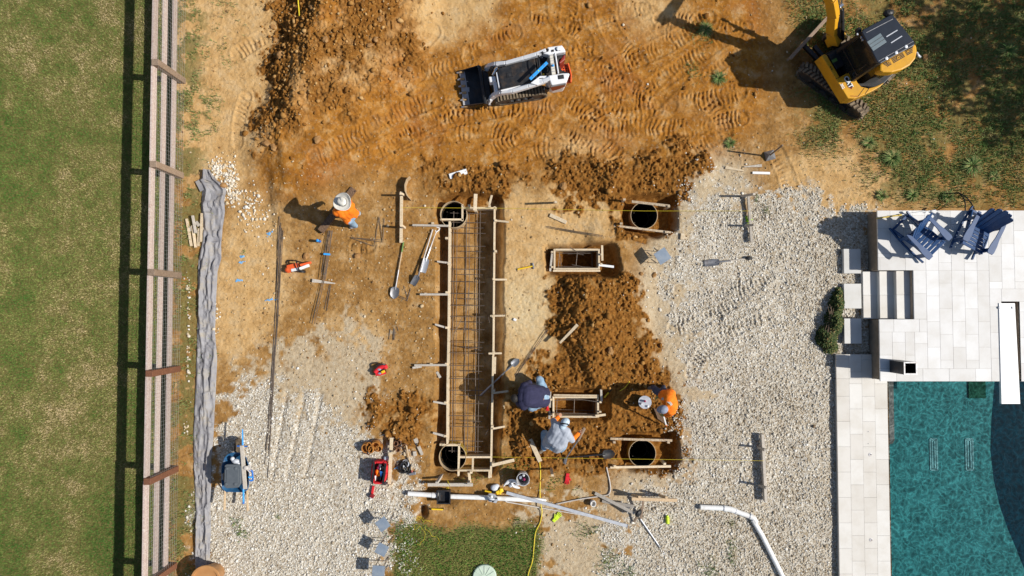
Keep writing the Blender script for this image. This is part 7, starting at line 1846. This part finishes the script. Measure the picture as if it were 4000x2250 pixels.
part("exhaust", ex, M['alu'], lambda m: m.tube(lerp_path([P(3580, 205, 1.5), P(3588, 218, 1.5), P(3594, 222, 1.45)]), .028, 10), smooth=True)
# boom reaching up and away past the photo's top edge
bm_pts = [P(3262, 168, .95), P(3250, 128, 1.25), P(3256, 60, 1.75), P(3246, 0, 2.15)]
d_ = (bm_pts[-1] - bm_pts[-2]); d_.z *= .45; top = bm_pts[-1] + d_ * 1.9; tip = top + Vector((-.35, .95, -.9))
def f(m):
    q = bm_pts + [top]
    for a_, b_, w0, w1 in zip(q[:-1], q[1:], (.17, .17, .16, .15), (.17, .16, .15, .13)): m.beam(a_, b_, w0, .24, w2=w1, h2=.22)
part("boom", ex, M['yellow'], f, bevel=.015)
part("boom_foot", ex, M['yellow'], lambda m: (m.box(P(3268, 150, .85), (.34, .22, .26), .4), m.box(P(3252, 158, .75), (.2, .2, .3), .4)), bevel=.02)
part("dipper_arm", ex, M['yellow'], lambda m: (m.beam(top + Vector((.02, -.14, .16)), tip, .13, .2, h2=.13)), bevel=.012)
part("boom_cylinder", ex, M['black'], lambda m: m.tube([P(3289, 152, .95), P(3287, 36, 1.55)], .058, 14), smooth=True)
part("cylinder_rod", ex, M['chrome'], lambda m: m.tube([P(3287, 36, 1.55), P(3283, -40, 1.95)], .032, 12), smooth=True)
part("cylinder_clamp", ex, M['chrome'], lambda m: (m.beam(P(3278, 28, 1.66), P(3292, 18, 1.66), .05, .05), m.ell(P(3281, 28, 1.70), (.03, .03, .03), n=8)))
part("boom_bracket", ex, M['yellow'], lambda m: m.prism(polyP([(3263, 108), (3272, 72), (3281, 72), (3283, 128), (3268, 118)], 1.3), 1.1, 1.32), bevel=.01)
part("hydraulic_hose", ex, M['black'], lambda m: [m.tube(lerp_path([P(3275 + k * 4, 172, .9), P(3272 + k * 4, 120, 1.4), P(3274 + k * 3, 50, 1.85), P(3270, -20, 2.2)]), .016, 6) for k in range(3)], smooth=True)
part("console", ex, M['black_paint'], lambda m: (m.box(P(3262, 238, .8), (.34, .4, .35), .5), m.box(P(3240, 222, .75), (.2, .2, .25), .5)), bevel=.02)
part("floor_mat", ex, M['green_handle'], lambda m: m.box(P(3260, 236, .985), (.12, .07, .012), .5))
bt_c = tip + Vector((-.05, -.05, -.25))
def fb(m):
    R_b = Matrix.Rotation(.4, 3, 'Z')
    prof = [(-.16, .22), (.16, .20), (.26, .02), (.20, -.20), (.02, -.30), (-.18, -.24)]
    for s0, s1 in ((-.24, -.22), (.22, .24)):
        m.add([bt_c + R_b @ Vector((s, y, z)) for s in (s0, s1) for y, z in prof], [list(range(6)), list(range(6, 12))[::-1]] + [(i, i + 6, (i + 1) % 6 + 6, (i + 1) % 6) for i in range(6)])
    for (y0, z0), (y1, z1) in zip(prof[1:], prof[2:]): m.beam(bt_c + R_b @ Vector((0, y0, z0)), bt_c + R_b @ Vector((0, y1, z1)), .46, .02)
part("digging_bucket", ex, M['steel_dark'], fb)
# ================================================================== PLANTS AND TREES
print("plants")
def leaf_mesh(name, pts, size, mat, parent=None, tone=None, loc=(0, 0, 0), flat=.5):
    n = len(pts); a = RNG.uniform(0, 2 * math.pi, n); tl = RNG.uniform(-1, 1, n) * flat; sz = size * RNG.uniform(.6, 1.3, n)
    ux = np.stack([np.cos(a) * np.cos(tl), np.sin(a) * np.cos(tl), np.sin(tl)], -1); vx = np.stack([-np.sin(a), np.cos(a), RNG.uniform(-.4, .4, n)], -1)
    p = np.asarray(pts) - np.asarray(loc); l = (ux * sz[:, None]); w = vx * (sz * .32)[:, None]
    V = np.stack([p, p + l * .5 + w, p + l, p + l * .5 - w], 1).reshape(-1, 3); F = (np.arange(n) * 4)[:, None] + np.array([[0, 1, 2, 3]])
    o = big_mesh(name, V, F, mat, np.repeat(RNG.random(n) if tone is None else tone, 4)); o.location = loc
    if parent is not None: o.parent = parent; o.location = (0, 0, 0)
    return o
M['leaf_bush'] = grass_mat('bush leaves', [(0, (0.022, 0.05, 0.012)), (.45, (0.055, 0.085, 0.02)), (.8, (0.11, 0.13, 0.035)), (1, (0.24, 0.16, 0.06))])
bush = thing("low_bush", "low spreading green bush at the gravel's edge beside the pads", "bush", P(3245, 1260, 0))
pts = []
for (cx_, cy_, rx, ry, h, n) in ((3262, 1190, 26, 50, .30, 1300), (3250, 1260, 34, 55, .38, 1900), (3225, 1320, 40, 40, .30, 1500), (3240, 1355, 26, 26, .22, 700), (3270, 1150, 14, 26, .2, 450), (3205, 1300, 16, 24, .18, 350)):
    for _ in range(n):
        a = random.uniform(0, 6.283); r = random.random() ** .6; x, y = cx_ + rx * r * math.cos(a), cy_ + ry * r * math.sin(a)
        p = P(x, y, 0); pts.append((p.x, p.y, .02 + h * (1 - r * r) * random.uniform(.3, 1) + .03 * random.random()))
leaf_mesh("foliage", pts, .05, M['leaf_bush'], bush, loc=bush.location)
part("stem", bush, M['fence_post'], lambda m: [m.tube([P(3248, 1265, 0), P(3248 + random.uniform(-14, 14), 1265 + random.uniform(-35, 35), .15), P(3246 + random.uniform(-26, 22), 1262 + random.uniform(-80, 80), .26)], [.012, .008, .004], 5) for _ in range(16)])
# spiky tufts that stand out among the weeds
def tuft(label, px, py, r, n, mat):
    r *= .75; n = int(n * 1.3)
    c = G(px, py); V, F, T = [], [], []
    for k in range(n):
        a = random.uniform(0, 6.283); l = r * random.uniform(.5, 1.1); e = random.uniform(.25, 1.2); w = .006
        d = Vector((math.cos(a), math.sin(a), 0)); s = Vector((-d.y, d.x, 0)) * w; b = d * random.uniform(0, .05)
        m1 = b + d * l * .5 * math.cos(e) + Vector((0, 0, l * .62 * math.sin(e))); tp_ = b + d * l * math.cos(e * .6) + Vector((0, 0, l * .55 * math.sin(e)))
        o = len(V); V += [b - s, b + s, m1 + s, m1 - s, tp_]; F += [(o, o + 1, o + 2), (o, o + 2, o + 3), (o + 3, o + 2, o + 4)]; T += [random.random()] * 5
    ob = big_mesh("grass_tuft", np.array([tuple(v) for v in V]), np.array(F), mat, np.array(T)); ob.location = c
    tag(ob, label, "grass tuft", "grass tufts standing out from the soil")
for (px, py, r, n, lb) in ((2806, 308, .26, 170, "spiky green tuft alone on the orange soil left of the excavator's shadow"), (2848, 560, .2, 110, "dull green tuft on the grey soil left of the earth anchor"), (2755, 118, .28, 150, "pale green tuft at the end of the tread prints"), (3480, 620, .35, 240, "large dark tuft among the weeds below the excavator"),
                          (3790, 650, .36, 220, "large spreading tuft on the right, above the deck"), (3390, 560, .25, 150, "bright green tuft left of the large dark one"), (3700, 770, .26, 150, "tuft beside the black garden hose"), (3440, 765, .24, 120, "tuft near the deck's top left corner"), (3930, 200, .4, 140, "sprawling tuft in the shade at the right edge"), (3560, 765, .24, 140, "tuft just above the middle of the deck's top edge"), (3880, 690, .2, 100, "small tuft near the right edge above the deck")):
    tuft(lb, px, py, r, n, M['weed'])
# trees standing beyond the right edge whose shade falls on the weeds
M['leaf_tree'] = grass_mat('tree leaves', [(0, (0.02, 0.045, 0.012)), (.5, (0.045, 0.075, 0.018)), (1, (0.09, 0.11, 0.03))])
M['bark'] = noisy('bark', (0.08, 0.055, 0.035), (0.18, 0.13, 0.09), 9, .95, bump=.6)
def tree(label, x, y, h, blobs, n):
    t = thing("shade_tree", label, "tree", (x, y, 0), 0, "trees beyond the right edge")
    part("trunk", t, M['bark'], lambda m: m.tube([(x, y, -.1), (x + .05, y - .05, h * .3), (x - .05, y, h * .62)], [.22, .16, .1], 10), smooth=True)
    for k in range(9):
        bx, by, bz, br = blobs[k % len(blobs)]; part("limb", t, M['bark'], lambda m: m.tube([(x, y, h * (.35 + .03 * k)), (x + bx * .5, y + by * .5, h * .5 + (bz - h * .5) * .6), (x + bx * .9, y + by * .9, bz)], [.08, .05, .015], 6), smooth=True)
    pts = []
    for (bx, by, bz, br) in blobs:
        cl_ = [(random.gauss(0, .5), random.gauss(0, .5), random.gauss(0, .4)) for _ in range(14)]
        for _ in range(n):
            c = random.choice(cl_); s = .22; pts.append((x + bx + br * (c[0] + random.gauss(0, s)), y + by + br * (c[1] + random.gauss(0, s)), bz + br * .7 * (c[2] + random.gauss(0, s))))
    leaf_mesh("crown", pts, .15, M['leaf_tree'], t, loc=t.location, flat=.8)
tree("leafy tree standing beyond the top right corner, shading the weeds", 18.0, 6.1, 6.5, [(0, 0, 5.6, 1.5), (-1.2, .7, 5.2, 1.2), (1.1, .8, 5.4, 1.2), (-.9, -1.0, 5.0, 1.0), (.8, -1.0, 5.5, 1.1), (-2.0, -.1, 4.7, .8)], 700)
tree("second leafy tree further back beyond the top right corner", 18.8, 9.3, 7.0, [(0, 0, 6.1, 1.5), (-1.4, .3, 5.6, 1.3), (1.1, -.6, 5.8, 1.2), (-.4, 1.3, 5.6, 1.2), (-1.9, -.9, 5.0, 1.0), (-2.6, .6, 5.0, 1.0)], 850)
# ================================================================== PEOPLE
print("people")
def baked(name, mb, voxel, mats, parent, smooth_it=6):
    """melt limbs into one continuous skin"""
    o = obj(name, mb, mats, parent)
    r = o.modifiers.new("r", 'REMESH'); r.mode = 'VOXEL'; r.voxel_size = voxel; r.use_smooth_shade = True
    s = o.modifiers.new("s", 'SMOOTH'); s.factor = .5; s.iterations = smooth_it
    bpy.context.view_layer.update()
    me_ = bpy.data.meshes.new_from_object(o.evaluated_get(bpy.context.evaluated_depsgraph_get()))
    o.modifiers.clear(); old = o.data; o.data = me_; bpy.data.meshes.remove(old)
    me_.materials.clear()
    for m in (mats if isinstance(mats, (list, tuple)) else [mats]): me_.materials.append(m)
    return o
def crease(o, amp, scale, seed):
    """cloth folds pressed into the surface"""
    me_ = o.data; n = len(me_.vertices); co = np.empty(n * 3); me_.vertices.foreach_get("co", co); co = co.reshape(-1, 3)
    no = np.empty(n * 3); me_.vertices.foreach_get("normal", no); no = no.reshape(-1, 3); rg = np.random.default_rng(seed); h = np.zeros(n)
    for k in range(7):
        d = rg.normal(size=3); d /= np.linalg.norm(d); f = scale * rg.uniform(.6, 1.8); h += np.sin(co @ d * f + rg.uniform(0, 6) + 1.6 * np.sin(co @ rg.normal(size=3) * 9)) / 7
    co += no * (h * amp)[:, None]; me_.vertices.foreach_set("co", co.reshape(-1)); me_.update()
def limb(mb, a, b, r0, r1, bulge=0.0):
    a, b = Vector(a), Vector(b)
    if bulge: m = a.lerp(b, .38); mb.caps(a, r0, m, max(r0, r1) * (1 + bulge)); mb.caps(m, max(r0, r1) * (1 + bulge), b, r1)
    else: mb.caps(a, r0, b, r1)
def hand(mb, wrist, d, palm_n, side, curl=.6, s=1.0):
    """palm, four unequal bent fingers and a thumb from the palm's side"""
    d = Vector(d).normalized(); n = Vector(palm_n); n = (n - d * n.dot(d)).normalized(); x = d.cross(n).normalized() * side; w = Vector(wrist)
    for k in range(4): mb.caps(w + x * (-.022 + .015 * k) * s, .013 * s, w + d * .085 * s + x * (-.033 + .022 * k) * s, .0125 * s, 8)
    mb.caps(w, .024 * s, w + d * .05 * s, .026 * s, 10)
    for k, L in enumerate((.062, .078, .082, .070)):
        p = w + d * .088 * s + x * (-.033 + .022 * k) * s; u = d
        for j in range(3):
            ang = curl * (.5 + .35 * j); v = (d * math.cos(ang) + n * math.sin(ang)).normalized(); q = p + v * (L * (.45, .32, .23)[j] * s); mb.caps(p, (.0098 - .0008 * j) * s, q, (.0092 - .0008 * j) * s, 7); p = q
    p = w + d * .028 * s + x * .034 * s; q = p + (d * .6 + x * .7 + n * .35).normalized() * .042 * s; r_ = q + (d * .85 + x * .1 + n * .5).normalized() * .034 * s
    mb.caps(p, .013 * s, q, .0112 * s, 8); mb.caps(q, .0112 * s, r_, .0095 * s, 8)
def head(mb, c, f, up_, s=1.0):
    """skull, jaw, nose, ears; f = facing"""
    f = Vector(f).normalized(); u = Vector(up_); u = (u - f * u.dot(f)).normalized(); x = f.cross(u); R_ = Matrix((x, f, u)).transposed(); c = Vector(c)
    mb.ell(c + u * .025 * s, (.076 * s, .096 * s, .092 * s), R_, 20); mb.ell(c - u * .045 * s + f * .028 * s, (.058 * s, .066 * s, .062 * s), R_, 16)
    mb.caps(c + f * .092 * s + u * .012 * s, .010 * s, c + f * .112 * s - u * .022 * s, .014 * s, 8)
    mb.ell(c + f * .088 * s - u * .058 * s, (.026 * s, .010 * s, .010 * s), R_, 10)
    for sg in (-1, 1):
        mb.ell(c + x * (sg * .078 * s) - u * .005 * s, (.010 * s, .020 * s, .032 * s), R_, 10); mb.ell(c + x * (sg * .032 * s) + f * .084 * s + u * .034 * s, (.022 * s, .010 * s, .008 * s), R_, 8)
def eyes(parent, c, f, up_):
    f = Vector(f).normalized(); u = Vector(up_); u = (u - f * u.dot(f)).normalized(); x = f.cross(u); c = Vector(c)
    for sg in (-1, 1): part("eye", parent, M['decal_white'], lambda m: m.ell(c + x * sg * .032 + f * .086 + u * .012, (.012, .010, .009), n=8), smooth=True)
def person(name_label, J, W, clothes, belly=1.0):
    """J: joints in the world; W: build; clothes: list of (name, mat, parts, grow)"""
    t = thing("person", name_label, "person", J['root'])
    def torso(mb, g=0.0, lo=True):
        hp, wa, cp_, nk = J['hip'], J['waist'], J['chest'], J['neck']; sx = (J['sh_l'] - J['sh_r']).normalized(); hx = (J['hip_l'] - J['hip_r']).normalized()
        for sg, a in ((-1, J['hip_r']), (1, J['hip_l'])): mb.caps(a, .105 * W + g, wa + sx * sg * .075 * W, .105 * W * belly + g)
        for sg, a in ((-1, J['sh_r']), (1, J['sh_l'])):
            mb.caps(wa + sx * sg * .075 * W, .108 * W * belly + g, cp_ + sx * sg * .085 * W, .118 * W + g); mb.caps(cp_ + sx * sg * .085 * W, .118 * W + g, nk + (a - nk) * .62, .082 * W + g); mb.caps(nk + (a - nk) * .15, .066 * W + g, a, .070 * W + g)
        mb.caps(wa, .112 * W * belly + g, cp_, .12 * W + g)
    def arm(mb, s, g=0.0, t1=1.0):
        a, e, w = J['sh_' + s], J['el_' + s], J['wr_' + s]
        mb.caps(a, .060 * W + g, e, .044 * W + g)
        if t1 > 0: q = e.lerp(w, t1); mb.caps(e, .045 * W + g, q, (.045 + (.030 - .045) * t1) * W + g)
    def leg(mb, s, g=0.0):
        a, k, f_ = J['hip_' + s], J['kn_' + s], J['an_' + s]
        mb.caps(a, .098 * W + g, k, .062 * W + g); m = k.lerp(f_, .32); mb.caps(k, .060 * W + g, m, .062 * W + g); mb.caps(m, .062 * W + g, f_, .042 * W + g)
    def foot(mb, s, g=0.0): a, tt_ = J['an_' + s], J['toe_' + s]; mb.caps(a - Vector((0, 0, .02)), .040 + g, a + (tt_ - a) * .25, .045 + g); mb.caps(a + (tt_ - a) * .2 , .043 + g, tt_, .036 + g)
    mb = MB(); torso(mb)
    for s in 'lr': arm(mb, s); leg(mb, s); foot(mb, s); hand(mb, J['wr_' + s], J['hd_' + s], J.get('pn_' + s, Vector((0, 0, -1))), -1 if s == 'r' else 1, J.get('curl', .7))
    mb.caps(J['neck'], .062, J['head'] - Vector(J['up']).normalized() * .03, .058); head(mb, J['head'], J['face'], J['up'])
    baked("body", mb, .0075, M['skin'], t, 3)
    for i, (nm, mat, what, g) in enumerate(clothes):
        mb = MB()
        for w_ in what.split():
            if w_ == 'torso': torso(mb, g)
            elif w_.startswith('arm'): [arm(mb, s, g, float(w_[3:])) for s in 'lr']
            elif w_ == 'fore': [mb.caps(J['el_' + s], .045 * W + g, J['el_' + s].lerp(J['wr_' + s], .96), .033 * W + g) for s in 'lr']
            elif w_ == 'legs': [leg(mb, s, g) for s in 'lr']; mb.caps(J['hip_l'], .104 * W + g, J['hip_r'], .104 * W + g); mb.caps(J['hip'], .1 * W + g, J['hip'].lerp(J['waist'], .35), .1 * W * belly + g)
            elif w_ == 'feet': [foot(mb, s, g) for s in 'lr']; [mb.caps(J['an_' + s], .05 + g, J['an_' + s] + (J['kn_' + s] - J['an_' + s]).normalized() * .08, .05 + g) for s in 'lr']
            elif w_ == 'hands': [hand(mb, J['wr_' + s], J['hd_' + s], J.get('pn_' + s, Vector((0, 0, -1))), -1 if s == 'r' else 1, J.get('curl', .7), 1.12) for s in 'lr']
        o = baked(nm, mb, .012 if 'hands' not in what else .008, mat, t, 4)
        if what.split()[0] in ('torso', 'legs'): crease(o, .013, 26, 3 + i)
    eyes(t, J['head'], J['face'], J['up'])
    return t
def V3(px, py, z): return P(px, py, z)
def cap_on(t, J, mat, brim_mat=None, brim=.09, r=.102):
    f = Vector(J['face']).normalized(); u = Vector(J['up']); u = (u - f * u.dot(f)).normalized(); x = f.cross(u); R_ = Matrix((x, f, u)).transposed(); c = J['head'] + u * .045
    mb = MB(); mb.ell(c, (r * .9, r * 1.06, r * .92), R_, 20); o = obj("cap", mb, mat, t, True)
    if brim:
        mb = MB(); pts = [c + f * (r * .8 * math.cos(a) + (brim if abs(a) < 1.2 else 0) * math.cos(a)) + x * (r * .92 * math.sin(a)) + u * (.004 - .02 * abs(math.sin(a))) for a in np.linspace(-1.35, 1.35, 11)]; c2 = c + f * r * .3
        n_ = len(pts); mb.add(pts + [c2] + [p - u * .006 for p in pts] + [c2 - u * .006], [(i, i + 1, n_) for i in range(n_ - 1)] + [(i + 1 + n_ + 1, i + n_ + 1, 2 * n_ + 1) for i in range(n_ - 1)] + [(i, i + n_ + 1, i + n_ + 2, i + 1) for i in range(n_ - 1)])
        obj("brim", mb, brim_mat or mat, o)
    mb = MB(); mb.ell(c + u * r * .92, (.012, .012, .008), R_, 8); obj("button", mb, mat, o)
    return o

# ---- man in the straw hat, walking up-left over the plank
fw = Vector((-.62, .62, 0)).normalized(); lt = Vector((-fw.y, fw.x, 0))
hip = V3(1371, 845, .93); ch_ = V3(1351, 824, 1.28); nk = V3(1339, 806, 1.45); hd_ = V3(1342, 792, 1.56)
J = dict(root=Vector((hip.x, hip.y, 0)), hip=hip, waist=hip.lerp(ch_, .45), chest=ch_, neck=nk, head=hd_, face=fw * .8 + Vector((0, 0, -.6)), up=Vector((0, 0, 1)) + fw * .5,
         hip_l=hip + lt * .095, hip_r=hip - lt * .095, sh_l=V3(1314, 828, 1.36), sh_r=V3(1371, 803, 1.36), kn_l=V3(1372, 868, .50), kn_r=V3(1388, 834, .50), an_l=V3(1389, 882, .09), an_r=V3(1401, 834, .09), toe_l=V3(1373, 887, .045), toe_r=V3(1384, 823, .045),
         el_l=V3(1317, 838, 1.08), el_r=V3(1365, 790, 1.08), wr_l=V3(1317, 829, .86), wr_r=V3(1356, 783, .88), hd_l=Vector((-.3, .2, -.9)), hd_r=Vector((-.4, .1, -.9)), pn_l=Vector((.6, .5, 0)), pn_r=Vector((-.5, -.5, 0)), curl=.7)
p1 = person("person in straw hat, orange shirt and faded jeans stepping over the stained plank", J, 1.0, [("shirt", M['hiviz'], "torso arm0.9", .020), ("jeans", M['jeans'], "legs", .018), ("boots", M['boot_pale'], "feet", .012)])
hu = (Vector((0, 0, 1)) + fw * .25).normalized(); x_ = fw.cross(hu).normalized(); f2_ = hu.cross(x_); hc = hd_ + hu * .055
mb = MB(); n = 32; vs, fs = [], []
for i, (r_, z_) in enumerate(((.095, .0), (.115, -.006), (.155, -.008), (.195, .004), (.212, .012))):
    for k in range(n):
        a = 2 * math.pi * k / n; el = 1 + .10 * math.cos(2 * a); lift = .055 * (max(0, (r_ - .1) / .11)) ** 1.5 * (abs(math.sin(a)) ** 2) - .03 * (max(0, (r_ - .1) / .11)) * max(0, math.cos(a)) ** 3
        vs.append(hc + f2_ * (r_ * el * math.cos(a)) + x_ * (r_ * .97 * math.sin(a)) + hu * (z_ + lift))
m_ = 5
for i in range(m_ - 1):
    for k in range(n): fs.append((i * n + k, (i + 1) * n + k, (i + 1) * n + (k + 1) % n, i * n + (k + 1) % n))
mb.add(vs, [f[::-1] for f in fs]); hat = obj("hat_brim", mb, M['hat'], p1, True); so = hat.modifiers.new("t", 'SOLIDIFY'); so.thickness = .006
mb = MB(); vs, fs = [], []; prof = ((.100, -.004), (.099, .03), (.092, .075), (.080, .105), (.055, .118), (.02, .112), (.0005, .108))
for i, (r_, z_) in enumerate(prof):
    for k in range(n):
        a = 2 * math.pi * k / n; dent = -.018 * (i > 2) * max(0, math.cos(a)) ** 4; vs.append(hc + f2_ * (r_ * 1.14 * math.cos(a)) + x_ * (r_ * .95 * math.sin(a)) + hu * (z_ + dent))
for i in range(len(prof) - 1):
    for k in range(n): fs.append((i * n + k, i * n + (k + 1) % n, (i + 1) * n + (k + 1) % n, (i + 1) * n + k))
mb.add(vs, fs); obj("hat_crown", mb, M['hat'], hat, True)
mb = MB(); vs = [hc + f2_ * (r_ * 1.14 * math.cos(2 * math.pi * k / n)) + x_ * (r_ * .95 * math.sin(2 * math.pi * k / n)) + hu * z_ for r_, z_ in ((.103, 0), (.102, .034)) for k in range(n)]
mb.add(vs, [(k, (k + 1) % n, n + (k + 1) % n, n + k) for k in range(n)]); obj("hat_band", mb, M['hat_band'], hat, True)

# ---- man in the navy shirt, squatting by the lower box form with his back to it
hip = V3(2122, 1550, .50); ch_ = V3(2062, 1545, .84); nk = V3(2036, 1549, .86); hd_ = V3(2014, 1555, .80)
J = dict(root=Vector((P(2100, 1550).x, P(2100, 1550).y, 0)), hip=hip, waist=hip.lerp(ch_, .5) + Vector((0, 0, .05)), chest=ch_, neck=nk, head=hd_, face=Vector((-.6, -.05, -.85)), up=Vector((-.75, 0, .4)),
         hip_l=V3(2124, 1566, .48), hip_r=V3(2124, 1534, .48), sh_l=V3(2046, 1584, .80), sh_r=V3(2050, 1510, .84), kn_l=V3(2076, 1592, .42), kn_r=V3(2108, 1484, .44), an_l=V3(2088, 1594, .10), an_r=V3(2112, 1512, .10), toe_l=V3(2058, 1602, .04), toe_r=V3(2086, 1502, .05),
         el_l=V3(2030, 1578, .55), el_r=V3(2066, 1498, .58), wr_l=V3(2014, 1563, .36), wr_r=V3(2050, 1520, .36), hd_l=Vector((-.4, .1, -.8)), hd_r=Vector((-.5, -.3, -.8)), pn_l=Vector((.3, .8, 0)), pn_r=Vector((.3, -.8, 0)), curl=.8)
p2 = person("broad person in navy shirt and faded jeans squatting, back to the lower box form", J, 1.22, [("shirt", M['navy_shirt'], "torso arm0.2", .030), ("jeans", M['jeans'], "legs", .022), ("boots", M['boot'], "feet", .012)], 1.28)
mb = MB(); mb.ell(hd_ + Vector((-.02, 0, .03)), (.098, .102, .096), n=18); obj("hair", mb, M['hair'], p2, True)
mb = MB(); mb.ell(V3(2117, 1549, .735), (.055, .16, .04), n=16); obj("lower_back", mb, M['skin'], p2, True)
part("belt", p2, M['leather_dark'], lambda m: m.tube([V3(2123, 1517, .62), V3(2127, 1548, .685), V3(2122, 1580, .61)], .016, 8), smooth=True)
g2 = thing("work_glove", "red glove tucked in the back pocket of the squatting person", "glove", V3(2138, 1594, .42)); part("palm", g2, M['red'], lambda m: m.ell(V3(2137, 1590, .45), (.035, .05, .04), n=10), smooth=True)
for k in range(4): part("finger", g2, M['red'], lambda m: m.caps(V3(2134 + k * 2.5, 1594, .44), .012, V3(2133 + k * 3.2, 1603 + (k % 2), .40), .010, 8), smooth=True)

# ---- man in the grey shirt, kneeling and reaching to the box
hip = V3(2158, 1738, .42); ch_ = V3(2188, 1694, .74); nk = V3(2198, 1671, .84); hd_ = V3(2205, 1652, .92)
J = dict(root=Vector((P(2155, 1745).x, P(2155, 1745).y, 0)), hip=hip, waist=hip.lerp(ch_, .5) + Vector((0, 0, .06)), chest=ch_, neck=nk, head=hd_, face=Vector((.55, .45, -.55)), up=Vector((.1, .3, 1)),
         hip_l=V3(2142, 1730, .40), hip_r=V3(2176, 1746, .40), sh_l=V3(2170, 1664, .80), sh_r=V3(2218, 1700, .80), kn_l=V3(2128, 1694, .16), kn_r=V3(2202, 1738, .40), an_l=V3(2124, 1752, .09), an_r=V3(2192, 1758, .10), toe_l=V3(2110, 1766, .05), toe_r=V3(2204, 1740, .05),
         el_l=V3(2163, 1646, .56), el_r=V3(2234, 1719, .58), wr_l=V3(2179, 1630, .32), wr_r=V3(2258, 1694, .56), hd_l=Vector((.7, .6, -.5)), hd_r=Vector((.5, .7, -.1)), pn_l=Vector((0, -.2, -1)), pn_r=Vector((.8, -.5, 0)), curl=.75)
p3 = person("person in grey shirt with orange sleeves kneeling and reaching to the lower box form", J, 1.18, [("shirt", M['grey_shirt'], "torso arm0", .028), ("sleeves", M['hiviz'], "fore", .018), ("jeans", M['jeans'], "legs", .020), ("boots", M['boot'], "feet", .012)], 1.3)
o = cap_on(p3, J, M['bandana'], None, 0, .108)
mb = MB(); mb.ell(hd_ + Vector((-.045, -.085, .0)), (.075, .075, .06), n=14); obj("neck_flap", mb, M['bandana'], p3, True)
part("goggles", p3, M['black'], lambda m: m.tube(lerp_path([hd_ + Vector((-.10, -.01, .085)), hd_ + Vector((-.03, .005, .132)), hd_ + Vector((.06, -.01, .115)), hd_ + Vector((.10, -.06, .05))]), .017, 8), smooth=True)
part("collar", p3, M['hiviz'], lambda m: m.caps(V3(2208, 1679, .88), .022, V3(2216, 1676, .86), .02), smooth=True)

# ---- man in the orange shirt, bending over by the gravel edge
hip = V3(2607, 1545, .86); ch_ = V3(2617, 1574, 1.12); nk = V3(2608, 1592, 1.16); hd_ = V3(2594, 1597, 1.17)
J = dict(root=Vector((P(2570, 1525).x, P(2570, 1525).y, 0)), hip=hip, waist=hip.lerp(ch_, .5) + Vector((.02, .0, .04)), chest=ch_, neck=nk, head=hd_, face=Vector((-.75, -.25, -.6)), up=Vector((-.3, -.1, 1)),
         hip_l=V3(2617, 1541, .86), hip_r=V3(2594, 1545, .84), sh_l=V3(2624, 1606, 1.06), sh_r=V3(2602, 1552, 1.10), kn_l=V3(2590, 1527, .46), kn_r=V3(2562, 1525, .46), an_l=V3(2592, 1514, .09), an_r=V3(2551, 1513, .09), toe_l=V3(2580, 1526, .04), toe_r=V3(2536, 1516, .04),
         el_l=V3(2614, 1618, .84), el_r=V3(2590, 1542, .86), wr_l=V3(2597, 1622, .72), wr_r=V3(2578, 1547, .78), hd_l=Vector((-.7, -.1, -.6)), hd_r=Vector((-.7, -.4, -.5)), pn_l=Vector((.2, .6, -.5)), pn_r=Vector((.2, -.6, -.5)), curl=.9)
p4 = person("person in orange shirt and grey cap bending forward beside the gravel edge", J, 1.06, [("shirt", M['hiviz'], "torso arm0.75", .024), ("jeans", M['jeans_dark'], "legs", .018), ("boots", M['boot'], "feet", .012), ("gloves", M['glove'], "hands", .0)], 1.1)
cap_on(p4, J, M['cap_grey'], M['cap_grey'], .08, .11)
for pts in (((2585, 1556, 1.14), (2606, 1566, 1.25), (2620, 1577, 1.27), (2625, 1590, 1.22), (2614, 1600, 1.2)),): part("reflective_band", p4, M['silver_tape'], lambda m: m.path(lerp_path([P(*p) for p in pts], 4), .055, .02), bevel=.004)
st = thing("marking_stick", "pale stick held low by the person in the grey cap", "stick", V3(2597, 1640, .4))
part("stick", st, M['white'], lambda m: m.beam(V3(2592, 1624, .62), V3(2602, 1660, .10), .03, .025)); part("tip", st, M['hiviz'], lambda m: m.beam(V3(2601.6, 1658.5, .12), V3(2602.4, 1661.5, .08), .034, .03))
# teal pail of tools at his feet
tp2 = thing("pail", "teal pail of hand tools in the worker's shadow", "pail", P(2523, 1572, 0))
c = P(2526, 1572, 0); c.z = float(hz(c.x, c.y)); axp = Vector((-.25, .10, .95)).normalized()
part("shell", tp2, M['teal'], lambda m: m.lathe([(.115, 0), (.145, .34), (.13, .34), (.105, .03), (0, .03)], c, 24, axis=axp), smooth=True)
part("rim", tp2, M['cloth'], lambda m: m.lathe([(.135, .33), (.155, .33), (.155, .35), (.135, .35)], c, 24, axis=axp), smooth=True)
part("pocket_sleeve", tp2, M['cap_grey'], lambda m: m.lathe([(.135, .06), (.155, .3)], c, 24, axis=axp, cap=False))
for k, (dx, dy, mm) in enumerate(((.0, .02, 'maroon'), (-.06, -.03, 'alu'), (.05, -.07, 'white'))):
    mb = MB(); q = c + axp * .30 + Vector((dx, dy, 0)); mb.caps(q, .03, q + axp * .09 + Vector((dx * .4, dy * .4, 0)), .026); tag(obj("hand_tool", mb, M[mm], loc=q, smooth=True), ("dark red rag in the teal pail", "grey metal tool in the teal pail", "white handled tool at the teal pail's lower rim")[k], "hand tool", "tools in the teal pail")
